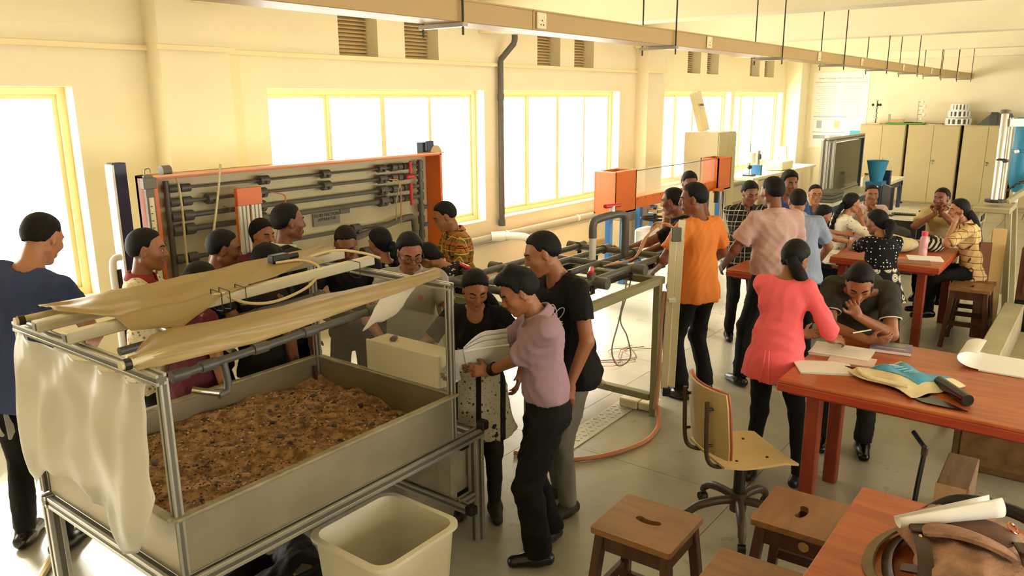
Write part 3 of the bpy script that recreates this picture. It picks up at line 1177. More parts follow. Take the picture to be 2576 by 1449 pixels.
    F.put(cone(nb + V3(0, 0, -.03), hc + Rh @ V3(-.022 * s, 0, -.05 * s), .056 * s * (.88 if fem else 1), .050 * s * (.88 if fem else 1), .03))
    for pr_, op in head_prims(hc, Rh, s, fem):
        F.put(pr_, op)
    vs, qd = F.mesh()
    np_mesh('body', vs, qd, M_SKIN[tone], root)
    if hair:
        hair_mesh(root, hc, Rh, s, hair, len(PEOPLE) * 7 + 3)
    face_bits(root, hc, Rh, s, eyes, tone, glasses, res)
    # ---- upper garment
    ct = .0125 * max(res, .9)
    loose = top.get('loose', .012) * s
    hem = top.get('hem', .10) * s
    slv = top.get('sleeve', .62)
    F = Field(lo - .03, np.maximum(hi, hc + .1) + .02, ct, .008 * res, [(nb - V3(.10, .10, .07), nb + V3(.10, .10, .07))])
    up = RS(.5) @ V3(0, 0, 1)
    dep = (.094 if not fem else .090) * s * bw
    base = P + RS(.3) @ V3(0, 0, -(hem + .05))
    F.put(cone(base, waist, dep + loose * 1.5 + top.get('flare', 0) + (.028 * s if hem > 0 else 0), dep * .96 + loose + (.006 if hem > 0 else 0), .02, LP, 1.40))
    F.put(cone(waist, chest + RS(1) @ V3(0, 0, .075 * s), dep * .96 + loose, dep * 1.06 + loose * .6, .05, Ly, 1.43 if not fem else 1.34))
    if fem:
        for q in (1, -1):
            F.put(ell(chest + RS(1) @ V3(.075 * s, q * .065 * s, .0), (.055 * s, .06 * s, .055 * s), None, .04))
    else:
        F.put(ell(chest + RS(1) @ V3(.03 * s, 0, .05 * s), (.085 * s, .135 * s, .09 * s), None, .05))
    F.put(ell(chest + RS(1) @ V3(-.045 * s, 0, .06 * s), (.07 * s, .145 * s, .12 * s), None, .06))
    if hem > 0:
        F.put(ell(P + V3(-.05 * s, 0, -.06 * s), (.105 * s, .165 * s, .12 * s), None, .05))
    F.cut(P + RS(.3) @ V3(0, 0, -hem), -up)
    for q in (1, -1):
        F.put(cone(nb + Rsh @ V3(-.004, q * .03 * s, -.018 * s), sh[q] + V3(0, 0, .002), .042 * s + loose * .3, .045 * s + loose * .3, .045))
    fl = top.get('flaresleeve', 0)
    for q in (1, -1):
        if slv <= 1.0:
            e = sh[q] + (elb[q] - sh[q]) * slv
            F.put(cone(sh[q], e, .049 * s * bw + loose * .5, .046 * s * bw + loose * .9 + fl, .03, cut=(None, 1.0)))
        else:
            F.put(cone(sh[q], elb[q], .049 * s * bw + loose * .5, .042 * s * bw + loose * .7, .03))
            F.put(cone(elb[q], wri[q], .042 * s * bw + loose * .6, .032 * s + loose * .5, .015, cut=(None, slv - 1.0)))
    nd = unit(hc + Rh @ V3(-.022 * s, 0, -.05 * s) - nb)
    F.put(cone(nb + nd * .004, nb + nd * .2, .066 * s, .066 * s, 0), 's', .012)
    F.put(ell(nb + RS(1) @ V3(.075 * s, 0, -.015 * s), (.05 * s, top.get('neckw', .045) * s, top.get('neckd', .035) * s), RS(1), 0), 's', .01)
    if top.get('collar'):
        f32 = np.float32
        o_, n_ = nb + nd * -.006 + V3(.006, 0, 0), unit(nd + V3(-.12, 0, 0))
        rc = .068 * s
        def collar(xx, yy, zz):
            a_, b_, c_ = xx - f32(o_[0]), yy - f32(o_[1]), zz - f32(o_[2])
            t = a_ * f32(n_[0]) + b_ * f32(n_[1]) + c_ * f32(n_[2])
            r = np.sqrt(np.maximum(a_ * a_ + b_ * b_ + c_ * c_ - t * t, 0))
            w_ = np.abs(r - (f32(rc + .012) - t * f32(.30))) - f32(.0075)
            return np.maximum(np.maximum(w_, f32(-.01) - t), t - f32(.038 * s))
        cl = Field(o_ - .12, o_ + .12, .0062, .0062)
        cl.put((collar, o_ - .11, o_ + .11, 0))
        cl.put(ell(o_ + V3(.085 * s, 0, .012), (.045, .026, .07), None, 0), 's', .006)
        v2, q2 = cl.mesh()
        if len(q2):
            np_mesh('collar', v2, q2, top.get('collarmat') or top['mat'], root)
    vs, qd = F.mesh()
    vs = folds(vs, qd, top.get('fold', .0085), len(PEOPLE) + 11)
    np_mesh(top.get('name', 'shirt'), vs, qd, top['mat'], root)
    # ---- trousers
    if legs.get('mat'):
        lw = legs.get('loose', .014) * s
        tp = legs.get('ankle', .052) * s
        F = Field(np.minimum(np.min([*ank.values(), P], 0), np.min([*knee.values()], 0)) - .17, np.maximum(np.max([*ank.values(), P], 0), np.max([*knee.values()], 0)) + .17, .0145 * max(res, .9), .0145)
        hd = .092 * s * bw
        F.put(cone(P + V3(-.012, 0, -.04 * s), P + RS(.4) @ V3(0, 0, .09 * s), hd + lw * .4, hd + lw * .2, .02, LP, 1.42))
        F.put(ell(P + V3(-.05 * s, 0, -.06 * s), (.085 * s, .145 * s, .10 * s), None, .04))
        F.cut(P + RS(.4) @ V3(0, 0, .075 * s), RS(.4) @ V3(0, 0, 1))
        for q in (1, -1):
            F.put(cone(hip[q] + V3(0, 0, -.01), knee[q], .084 * s + lw * .4, .056 * s + lw * .6, .035))
            F.put(cone(knee[q], ank[q] + V3(0, 0, -.02 * s), .056 * s + lw * .6, tp, .03, cut=(None, .97)))
        vs, qd = F.mesh()
        vs = folds(vs, qd, legs.get('fold', .008), len(PEOPLE) + 91)
        np_mesh(legs.get('name', 'trousers'), vs, qd, legs['mat'], root)
        if legs.get('belt'):
            bo = P + RS(.4) @ V3(0, 0, .062 * s)
            F = Field(bo - V3(.17, .22, .05), bo + V3(.17, .22, .05), .0105, .0105)
            F.put(cone(bo - V3(0, 0, .1), bo + V3(0, 0, .1), hd + lw * .4 + .006, hd + lw * .4 + .006, 0, LP, 1.42))
            F.cut(bo + V3(0, 0, .017), V3(0, 0, 1)).cut(bo - V3(0, 0, .017), V3(0, 0, -1))
            vs, qd = F.mesh()
            np_mesh('belt', vs, qd, M_LEATHER, root)
    if shoes:
        sm = legs.get('shoe', M_LEATHER)
        for q in (1, -1):
            a, d = ank[q].copy(), fdir[q]
            a[2] -= .085 * s
            F = Field(a - .16 * s - .08, a + .16 * s + .10, .0105 * max(res, 1), .01)
            F.put(cone(a - d * .045 * s + V3(0, 0, .042), a + d * .02 * s + V3(0, 0, .045), .040 * s, .042 * s, .02))
            F.put(cone(a + d * .02 * s + V3(0, 0, .044), a + d * .15 * s + V3(0, 0, .026), .044 * s, .033 * s, .03, np.cross((0, 0, 1), d), 1.12))
            F.put(cone(a + V3(0, 0, .05), a + V3(0, 0, .095 * s), .042 * s, .040 * s, .02))
            F.cut(a + V3(0, 0, .002), (0, 0, -1))
            F.cut(a + V3(0, 0, .10 * s), (0, 0, 1))
            vs, qd = F.mesh()
            np_mesh('shoe', vs, qd, sm, root)
    root['_i'] = len(PEOPLE)
    del root['_i']
    info = dict(root=root, nb=nb, hc=hc, Rh=Rh, Rb=Rb, P=P, chest=chest, sh=sh, elb=elb, wri=wri, RS=RS, s=s, hand=hand, o=np.array((x, y, z0)))
    PEOPLE.append(info)
    return info

def world_of(pi, p):
    return pi['Rb'] @ np.asarray(p, float) + pi['o']

def braid(pi, pts, r0, r1, n, name='braid'):
    """plait of overlapping lobes along pts (person-local)"""
    sp = spline(pts, 8)
    mb = MB()
    L = len(sp)
    for i in range(n):
        t = i / (n - 1)
        p = sp[min(int(t * (L - 1)), L - 1)]
        r = r0 + (r1 - r0) * t
        o = (.35 if i % 2 else -.35) * r
        mb.ball((p.x + o * .3, p.y + o, p.z), (r, r, r * 1.25), 9, 6)
    return mb.build(name, M_HAIR, pi['root'], local=True, smooth=True)

def ponytail(pi, pts, radii, name='ponytail'):
    sp = spline(pts, 6)
    rr = np.interp(np.linspace(0, 1, len(sp)), np.linspace(0, 1, len(radii)), radii)
    return MB().tube(sp, [float(q) for q in rr], 12).build(name, M_HAIR, pi['root'], local=True, smooth=True, auto=False)
# ---------------------------------------------------------------- catchment tank rig in the foreground
def profile(mb, a, b, w=.042, slot=True):
    """slotted aluminium extrusion: dark core, four bright corner ribs"""
    a, b = Vector(a), Vector(b)
    if not slot:
        return mb.m(0).bar(a, b, w, ch=.003)
    u, v, d = frame_of(b - a)
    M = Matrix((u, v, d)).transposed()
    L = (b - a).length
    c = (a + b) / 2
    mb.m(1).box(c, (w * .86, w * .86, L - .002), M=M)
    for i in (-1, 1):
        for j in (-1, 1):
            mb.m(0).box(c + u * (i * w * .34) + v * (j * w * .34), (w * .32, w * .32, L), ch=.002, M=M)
    return mb
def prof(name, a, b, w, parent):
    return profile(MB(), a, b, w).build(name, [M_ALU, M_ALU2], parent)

rig = thing('catchment_tank_rig', 'aluminium framed steel tank rig with plastic sheeting holding brown gravelly soil', 'apparatus', (2.0, 2.97, 0))
XA, XB, YA, YB = 1.24, 2.71, 2.45, 3.49
for x, y in ((1.27, 2.47), (2.875, 2.45), (1.24, 3.52), (2.875, 3.47)):
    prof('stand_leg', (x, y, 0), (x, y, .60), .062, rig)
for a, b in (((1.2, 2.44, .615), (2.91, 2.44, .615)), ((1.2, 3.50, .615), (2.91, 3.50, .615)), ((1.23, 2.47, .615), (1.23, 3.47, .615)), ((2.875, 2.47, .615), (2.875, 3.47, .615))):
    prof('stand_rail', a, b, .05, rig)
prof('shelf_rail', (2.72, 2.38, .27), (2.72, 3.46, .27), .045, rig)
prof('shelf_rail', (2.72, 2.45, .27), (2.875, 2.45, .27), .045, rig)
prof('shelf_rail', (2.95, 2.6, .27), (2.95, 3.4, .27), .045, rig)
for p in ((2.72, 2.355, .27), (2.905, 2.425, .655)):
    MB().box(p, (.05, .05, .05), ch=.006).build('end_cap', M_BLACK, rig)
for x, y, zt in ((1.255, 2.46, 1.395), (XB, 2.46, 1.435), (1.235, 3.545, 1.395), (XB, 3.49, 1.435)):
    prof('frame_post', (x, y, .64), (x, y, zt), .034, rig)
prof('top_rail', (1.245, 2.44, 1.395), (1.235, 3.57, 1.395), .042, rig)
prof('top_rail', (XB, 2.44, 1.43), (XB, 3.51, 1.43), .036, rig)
M_TANK = mat('stainless_steel_tank', 'A0947A', .38, .6, var=.16, scale=2.2, bump=.05, bscale=30)
tb = MB().span((XA, YA, .645), (XB, YB, .655))
tb.span((XA, YA - .004, .645), (XB, YA + .004, .875)).span((XA, YB - .004, .645), (XB, YB + .004, .875))
tb.span((XA - .004, YA, .645), (XA + .004, YB, .875)).span((XB - .004, YA, .645), (XB + .004, YB, .875))
tank = tb.build('tank', M_TANK, rig)
M_RIM = mat('tank_rim', 'A59B7E', .4, .6, var=.2, scale=14, bump=.06, bscale=50)
for a, b in (((XA - .01, YA - .028, .868), (XB + .02, YA + .01, .882)), ((XA - .01, YB - .01, .868), (XB + .02, YB + .028, .882)), ((XA - .028, YA, .868), (XA + .01, YB, .882)), ((XB - .01, YA, .868), (XB + .026, YB, .882))):
    MB().span(a, b, ch=.004).build('rim', M_RIM, tank)
MB().box((XB - .05, YB - .03, .79), (.012, .02, .09)).build('corner_drain', mat('rust', '4A3420', .8), tank)
# clear end panel and rear panel
MB().span((XB - .006, YA + .03, .89), (XB + .0, YB - .03, 1.27)).build('end_panel', mat_clear('clear_acrylic', 'D6D2C0', .10, .08), rig)

# soil
def soil_h(x, y):
    n = .010 * math.sin(x * 17 + 3 * math.sin(y * 9)) + .012 * math.sin(y * 13 + 2.1 * math.sin(x * 7)) + .006 * math.sin(x * 41 + y * 37)
    fall = max(0, (x - 2.25) / .45) * max(0, (3.1 - y) / .6)
    return .745 + n - .085 * min(fall, 1) + .02 * math.sin((x - 1.2) * 2)
rs = random.Random(5)
M_SOIL = mat('brown_soil', '805A36', .95, col2='BC9262', scale=26, detail=8, bump=.9, bscale=120)
M_PEB = [mat('pebble_grey', '5B5443', .8), mat('pebble_tan', 'A07A4A', .8), mat('pebble_pale', 'DDBE90', .8), mat('pebble_dark', '4A3826', .85), mat('pebble_red', '96603A', .85)]
sb = MB().grid(lambda u, v: (XA + .006 + u * (XB - XA - .012), YA + .006 + v * (YB - YA - .012), soil_h(XA + u * (XB - XA), YA + v * (YB - YA)) + rs.uniform(-.003, .003)), 110, 80)
sb.build('soil', M_SOIL, rig, smooth=True, auto=False)['kind'] = 'stuff'
pb = MB()
for i in range(3800):
    x, y = rs.uniform(XA + .02, XB - .02), rs.uniform(YA + .02, YB - .02)
    r = rs.choice((.0025, .003, .0035, .004, .005, .006))
    if i < 60:
        r = rs.uniform(.008, .017)
    pb.m(rs.choice((0, 1, 1, 2, 3, 4, 4)) if i >= 60 else rs.choice((0, 0, 3)))
    pb.ball((x, y, soil_h(x, y) + r * .25), (r * rs.uniform(.8, 1.4), r * rs.uniform(.8, 1.3), r * .75), 5, 4)
pb.build('gravel', M_PEB, rig, smooth=True, auto=False)['kind'] = 'stuff'

# loose bars and film rods laid across the frame
def part_bar(name, a, b, m):
    return MB().bar(a, b, .05, .045, ch=.004).build(name, m, rig)
M_CBAR = mat('cream_square_tube', 'C9C0A2', .45, .2)
for a, b in (((1.19, 3.27, 1.45), (2.79, 3.32, 1.48)), ((1.19, 3.01, 1.45), (2.77, 3.06, 1.48))):
    q = part_bar('cross_tube', a, b, M_CBAR)
    MB().box((a[0] - .0015, a[1], a[2]), (.004, .03, .03), ch=.003).build('tube_end', M_ALU2, q)
M_ROD = mat('cream_rod', 'D6C9A0', .5)
for a, b in (((1.19, 3.46, 1.44), (2.84, 3.50, 1.475)), ((1.17, 2.56, 1.44), (2.77, 2.60, 1.475))):
    q = MB().cyl(a, b, .016, n=12).build('film_rod', M_ROD, rig, smooth=True)
    MB().cyl((a[0] + .012, a[1], a[2]), (a[0] + .035, a[1], a[2]), .021, n=12).build('rod_clamp', M_DARKMETAL, q)
# plastic film
M_FILM = mat_film('milky_film', 'FBF7EA', .9)
M_FILMY = mat_film('yellowed_film', 'DCC690', .95)
def wav(a, b, s):
    return math.sin(a * 9 + s) * .5 + math.sin(a * 17 + b * 11 + s * 2) * .3 + math.sin(b * 23 - a * 6 + s) * .2
def side_film(u, v):
    y = 2.47 + u * (3.50 - 2.47)
    zb = np.interp(u, [0, .1, .22, .32, .48, .56, .75, .88, 1.0], [1.0, .76, .70, .80, .79, .87, .85, .73, .74])
    z = 1.385 + (zb - 1.385) * v
    yy_ = y + (-.05 * v * (1 - u) + .07 * v * u * v)
    bulge = -.014 - .035 * math.sin(v * PI * .9) * (.6 + .4 * math.sin(u * 7))
    w1 = u * 5.2 + 1.1 * v + .6 * math.sin(v * 3.1)
    cr = .045 * abs(math.sin(w1)) ** 1.5 * v + .018 * abs(math.sin(u * 13.7 - 2.2 * v + 1.4 * math.sin(v * 2 + u * 4))) ** 2 + .006 * math.sin(u * 31 + v * 7 + 2 * math.sin(v * 5))
    return (1.218 + bulge - cr + .013 * v * wav(u * 1.4, v * .5, 1.3), yy_ + .012 * v * wav(v, u, .4), z)
MB().grid(side_film, 46, 40, .0015).build('film_sheet', M_FILM, rig, smooth=True, auto=False)
def rear_film(u, v):
    x = 1.30 + u * 1.47
    ye = np.interp(u, [0, .06, .2, .35, .6, .8, 1], [3.30, 2.93, 2.90, 2.98, 3.08, 3.18, 3.36])
    y = 3.50 + (ye - 3.50) * v
    z = 1.466 + .03 * u + .012 * wav(u, v, .7) * (.3 + v) + .012 - .006 * abs(math.sin(u * 14 + v * 6))
    if y < 2.99:
        z -= (2.99 - y) * .8
    if y > 3.47:
        z -= .01
    return (x, y, z + .008)
MB().grid(rear_film, 60, 20, .0012).build('film_sheet', M_FILMY, rig, smooth=True, auto=False)
def front_film(u, v):
    x = 1.215 + u * 1.53
    ye = np.interp(u, [0, .06, .14, .22, .34, .5, .7, 1], [2.62, 2.72, 2.86, 2.90, 2.80, 2.76, 2.72, 2.66])
    zt = 1.462 + .032 * u
    dr = np.interp(u, [0, .3, .6, 1], [.05, .075, .06, .035])
    if v < .35:
        t = v / .35
        return (x, 2.535 + .02 * t + .008 * wav(u, t, 2), zt - dr * (1 - t) ** 1.3)
    t = (v - .35) / .65
    return (x, 2.555 + (ye - 2.555) * t, zt + .004 - .035 * t * t + .012 * t * wav(u, v, 3.1) - .008 * t * abs(math.sin(u * 13 + v * 5)))
MB().grid(front_film, 60, 24, .0012).build('film_sheet', M_FILMY, rig, smooth=True, auto=False)
MB().grid(lambda u, v: (2.45 + .27 * u, 2.64 + .16 * v + .02 * u, 1.43 - .22 * v + .03 * v * u + .01 * wav(u, v, 5)), 12, 14, .0012).build('film_sheet', M_FILM, rig, smooth=True, auto=False)

# spray pipework
def pipe(name, pts, r, parent, m=M_PVC, n=12):
    return MB().tube(pts, r, n).build(name, m, parent, smooth=True)
fp = pipe('spray_pipe', [(1.52, 2.83, 1.25), (2.59, 2.88, 1.27)], .018, rig)
for t_ in (0.0, .12, .36, .62, 1.0):
    x = 1.52 + 1.07 * t_
    MB().cyl((x - .035, 2.83 + .05 * t_, 1.25 + .02 * t_), (x + .035, 2.83 + .05 * t_, 1.25 + .02 * t_), .025, n=14).build('pipe_socket', M_PVC, fp, smooth=True)
pipe('drop_pipe', [(1.72, 2.84, 1.25), (1.72, 2.82, 1.16), (1.70, 2.80, 1.13), (1.66, 2.80, 1.125)], .016, fp)
MB().tube([(1.68, 2.80, 1.127), (1.60, 2.83, 1.155), (1.575, 2.85, 1.165)], .015, 12).build('spray_nozzle', mat('chrome', 'D8D6CE', .12, 1.0), fp, smooth=True)
rp = pipe('spray_pipe', [(1.45, 3.16, 1.30), (2.55, 3.20, 1.32)], .018, rig)
for x in (1.8, 2.15, 2.5):
    pipe('cross_pipe', [(x, 2.86 + .02, 1.26), (x, 3.18, 1.31)], .014, rp)
    MB().cyl((x - .03, 3.18, 1.31), (x + .03, 3.18, 1.31), .025, n=12).build('pipe_socket', M_PVC, rp, smooth=True)
pipe('feed_pipe', [(1.7, 3.17, 1.31), (1.7, 3.38, 1.34), (2.3, 3.40, 1.36), (2.3, 3.6, 1.36)], .014, rp, M_ALU)
# feed hose, cable ties and the little black junction block
pipe('feed_hose', spline([(2.32, 3.27, 1.515), (2.42, 3.20, 1.52), (2.45, 3.10, 1.49), (2.3, 2.99, 1.44), (2.1, 2.97, 1.41), (1.95, 2.98, 1.43), (1.85, 3.02, 1.49)], 6), .007, rig, mat('cream_hose', 'D8C08A', .5), 8)
pipe('feed_hose', spline([(2.48, 3.2, 1.53), (2.6, 3.14, 1.55), (2.7, 3.05, 1.53), (2.76, 2.98, 1.50)], 6), .007, rig, mat('cream_hose', 'D8C08A', .5), 8)
jb = MB().box((2.36, 3.30, 1.525), (.10, .05, .05), ch=.004).build('junction_block', M_BLACK, rig)
MB().cyl((2.41, 3.30, 1.525), (2.47, 3.29, 1.53), .015, n=10).build('gland', M_BLACK, jb)
for x in (1.83, 1.87, 1.95, 2.62):
    MB().tube([(x, 2.985, 1.42), (x, 2.985, 1.50), (x, 3.065, 1.505), (x, 3.07, 1.43), (x, 3.03, 1.415), (x, 2.985, 1.42)], .0025, 5, caps=False).build('cable_tie', M_BLACK, rig)
pipe('thin_wire', spline([(2.2, 2.72, 1.36), (2.24, 2.68, 1.40), (2.35, 2.70, 1.395), (2.45, 2.66, 1.42), (2.5, 2.62, 1.44)], 5), .002, rig, M_BLACK, 5)

# white control box bolted to the rig's end, key fob on it
cb = thing('control_box', 'white steel control box on the end of the soil tank rig', 'box', (2.74, 2.84, .64))
MB().span((2.735, 2.56, .87), (2.88, 3.08, 1.045), ch=.006).build('box_body', M_CREAMP, cb)
MB().span((2.72, 2.555, .865), (2.735, 3.085, 1.05), ch=.003).build('box_door', M_CREAMP, cb)
MB().span((2.74, 2.7, .66), (2.83, 2.95, .87)).build('mounting_bracket', M_ALU, cb)
MB().cyl((2.80, 2.548, .95), (2.80, 2.562, .95), .008, n=10).build('lock', M_STEEL, cb)
kf = thing('key_fob', 'small dark red key fob lying on the white control box', 'key fob', (2.80, 2.95, 1.045))
MB().box((2.80, 2.95, 1.056), (.05, .035, .02), rz=.5, ch=.006).build('fob_body', M_DARKMETAL, kf)
MB().box((2.80, 2.95, 1.067), (.03, .02, .004), rz=.5, ch=.001).build('fob_button', mat('fob_red', '8A2A20', .4), kf)
MB().tube([(2.82 + .012 * math.cos(t), 2.965 + .012 * math.sin(t), 1.052) for t in np.linspace(0, 2 * PI, 11)], .0015, 5, caps=False).build('key_ring', M_STEEL, kf)

# acrylic sampling tank on the shelf rails
ac = thing('acrylic_tank', 'clear acrylic sample tank with dividers under the soil tank', 'tank', (2.84, 2.8, .295))
M_AC = mat_clear('dusty_acrylic', 'C9BFA0', .42, .2)
ax0, ax1, ay0, ay1, az0, az1 = 2.725, 2.95, 2.5, 3.2, .295, .53
for a, b in (((ax0, ay0, az0), (ax1, ay1, az0 + .006)), ((ax0, ay0, az0), (ax0 + .005, ay1, az1)), ((ax1 - .005, ay0, az0), (ax1, ay1, az1)), ((ax0, ay0, az0), (ax1, ay0 + .005, az1)), ((ax0, ay1 - .005, az0), (ax1, ay1, az1))):
    MB().span(a, b).build('tank_wall', M_AC, ac)
for k in range(1, 8):
    y = ay0 + k * (ay1 - ay0) / 8
    MB().span((ax0 + .006, y - .002, az0 + .006), (ax1 - .006, y + .002, az1 - .02)).build('divider', M_AC, ac)
MB().span((ax0 - .004, ay0 - .004, az1), (ax1 + .004, ay0 + .05, az1 + .06), ch=.004).build('mount_block', M_CREAMP, ac)
MB().span((ax0 + .06, ay0 - .03, az1 + .005), (ax0 + .13, ay0 - .004, az1 + .06), ch=.004).build('latch', M_BLACK, ac)

# white bin under the rig
bn = thing('plastic_bin', 'white square plastic bin half under the soil tank rig', 'bin', (2.10, 2.36, 0))
def bin_ring(hw, r, z, n=6):
    out = []
    for cx, cy, a0 in ((1, 1, 0), (-1, 1, 90), (-1, -1, 180), (1, -1, 270)):
        for k in range(n):
            a = math.radians(a0 + 90 * k / (n - 1))
            out.append((2.10 + cx * (hw - r) + r * math.cos(a), 2.32 + cy * (hw - r) * .95 + r * math.sin(a), z))
    return out
rings = [bin_ring(.19, .05, .004), bin_ring(.215, .06, .2), bin_ring(.235, .07, .455), bin_ring(.252, .075, .462), bin_ring(.252, .075, .478), bin_ring(.225, .065, .478), bin_ring(.205, .055, .2), bin_ring(.182, .05, .016)]
n_ = len(rings[0])
vs = [p for r in rings for p in r]
fs = [(i * n_ + k, i * n_ + (k + 1) % n_, (i + 1) * n_ + (k + 1) % n_, (i + 1) * n_ + k) for i in range(len(rings) - 1) for k in range(n_)]
fs += [tuple(range(n_))[::-1], tuple(range((len(rings) - 1) * n_, len(rings) * n_))]
MB().add(vs, fs).build('bin_body', mat('bin_plastic', 'E6DCC0', .5, var=.06, scale=4), bn, smooth=True)
MB().grid(lambda u, v: (1.93 + .34 * u, 2.15 + .34 * v, .02 + .02 * math.sin(u * 9) * math.sin(v * 8) + .01), 10, 10).build('sediment', mat('bin_dirt', '8A7448', .9, var=.3, scale=18), bn)['kind'] = 'stuff'
# dark bag of gear under the rig
bg = thing('gear_bag', 'crumpled black bag lying on the floor under the soil tank', 'bag', (1.85, 2.9, 0))
F = Field((1.4, 2.3, -.02), (2.4, 3.4, .35), .018, .018)
for (a, b, ra, rb) in (((1.6, 2.8, .1), (1.95, 2.75, .12), .12, .13), ((1.95, 2.75, .1), (2.1, 3.0, .09), .12, .10), ((1.7, 3.0, .08), (1.9, 3.1, .09), .1, .1)):
    F.put(cone(a, b, ra, rb, .05))
F.cut((0, 0, .004), (0, 0, -1))
vs, q = F.mesh()
vs = folds(vs, q, .012, 5)
o_ = np_mesh('bag_body', vs - np.array((1.85, 2.9, 0)), q, mat('black_bag_cloth', '15120F', .6, bump=.3, bscale=40), bg)
MB().tube(spline([(1.6, 2.72, .2), (1.75, 2.62, .26), (1.95, 2.62, .24), (2.05, 2.7, .18)], 5), .012, 8).build('bag_strap', M_BLACK, bg, smooth=True)
MB().box((1.9, 2.66, .24), (.08, .05, .01), rz=.4).build('buckle', M_STEEL, bg)
# ---------------------------------------------------------------- fluid friction panel by the window wall
ff = thing('fluid_friction_panel', 'orange framed fluid friction board carrying rows of grey pipes and red valves', 'apparatus', (3.9, 5.0, 0))
fx0, fx1, fy0, fy1, fz0, fz1 = 2.55, 5.27, 4.82, 5.03, .72, 1.845
M_BOARD = mat('beige_board', 'CDC29A', .6, var=.04, scale=3)
MB().span((fx0, fy1 - .03, fz0), (fx1, fy1, fz1)).build('back_board', M_BOARD, ff)
for a, b in (((fx0, fy0, fz1 - .02), (fx1, fy1, fz1)), ((fx0, fy0, fz0), (fx1, fy1, fz0 + .03)), ((fx0, fy0, fz0), (fx0 + .035, fy1, fz1)), ((fx1 - .03, fy0, fz0), (fx1, fy1, fz1))):
    MB().span(a, b, ch=.003).build('frame_side', M_ORANGE, ff)
MB().span((fx0 - .02, fy0 - .02, fz1 - .004), (fx1 + .01, fy0 + .005, fz1 + .008)).build('front_lip', mat('pale_orange_edge', 'E8B48A', .5), ff)
for x in (2.46, 5.29):
    MB().span((x - .045, fy1 + .0, 0), (x + .045, fy1 + .08, 1.93), ch=.004).build('support_post', M_NAVY, ff)
    MB().span((x - .05, fy1 - .4, 0), (x + .05, fy1 + .5, .06), ch=.004).build('floor_foot', M_NAVY, ff)
MB().span((2.40, fy1 - .02, 0), (2.415, fy1 + .07, 1.92)).build('post_edge', M_WHITE, ff)
def fit(x, y, z, r, l, parent, m=M_PVC, ax=(1, 0, 0)):
    a = Vector(ax) * (l / 2)
    c = Vector((x, y, z))
    return MB().cyl(c - a, c + a, r, n=12).build('pipe_fitting', m, parent, smooth=True)
rows = [(1.745, .008, (3.45, 4.02, 4.62)), (1.655, .012, (3.02, 3.42, 4.02, 4.62)), (1.558, .017, (3.40, 4.62)), (1.466, .020, (3.40, 4.62)), (1.27, .016, (4.3,)), (1.06, .016, (3.2, 4.4)), (.92, .02, (3.0, 4.4))]
for i, (z, r, fx) in enumerate(rows):
    x1 = 5.09 if i < 4 else 4.95
    pp = MB().cyl((2.70, 4.93, z), (x1, 4.93, z), r, n=10).build('test_pipe', M_PVC, ff, smooth=True)
    fit(2.74, 4.93, z, r + .018, .06, pp)
    fit(2.83, 4.93, z, r + .020, .07, pp)
    for x in fx:
        fit(x, 4.93, z, r + .026, .075, pp)
        MB().cyl((x, 4.93, z), (x, 4.875, z - .02), .010, n=8).build('tapping', M_PVC, pp)
    if i < 4:
        fit(4.76, 4.93, z, .034, .06, pp)
        fit(4.83, 4.93, z, .030, .05, pp)
        v = fit(4.92, 4.93, z, .030, .09, pp)
        if i == 1:
            MB().box((4.92, 4.88, z), (.10, .022, .03), ch=.008).build('valve_handle', M_RED, v)
        else:
            MB().box((4.92, 4.88, z - .01), (.03, .022, .11), ch=.008).build('valve_handle', M_RED, v)
MB().cyl((2.70, 4.93, .85), (2.70, 4.93, 1.80), .020, n=10).build('header_pipe', M_PVC, ff, smooth=True)
hd = MB().cyl((5.09, 4.93, .85), (5.09, 4.93, 1.79), .022, n=10).build('header_pipe', M_PVC, ff, smooth=True)
for z in (1.745, 1.655, 1.558, 1.466, 1.36, 1.25, 1.12):
    fit(5.09, 4.93, z, .032, .07, hd, ax=(0, 0, 1))
for z in (1.36, 1.2):
    fit(5.14, 4.93, z, .02, .06, hd)
# elbow run on the lower right
MB().tube([(4.2, 4.9, 1.19), (4.86, 4.9, 1.30), (4.93, 4.9, 1.30), (4.96, 4.9, 1.27), (4.97, 4.9, 1.14)], .026, 10).build('elbow_run', M_PVC, ff, smooth=True)
# manometer pack
mp_ = MB().span((3.11, 4.76, 1.60), (3.31, 4.80, 1.72), ch=.004).build('manometer_head', M_ORANGE, ff)
MB().span((3.11, 4.785, .8), (3.31, 4.80, 1.6)).build('manometer_board', M_ORANGE, mp_)
for x in (3.16, 3.26):
    MB().span((x - .04, 4.765, .82), (x + .04, 4.784, 1.6)).build('tube_strip', mat('scale_white', 'E9E4D2', .5), mp_)
    MB().cyl((x - .015, 4.762, .82), (x - .015, 4.762, 1.6), .004, n=6).build('glass_tube', mat('tube_glass', 'A9A48E', .2), mp_)
    MB().cyl((x + .015, 4.762, .82), (x + .015, 4.762, 1.6), .004, n=6).build('glass_tube', mat('tube_glass', 'A9A48E', .2), mp_)
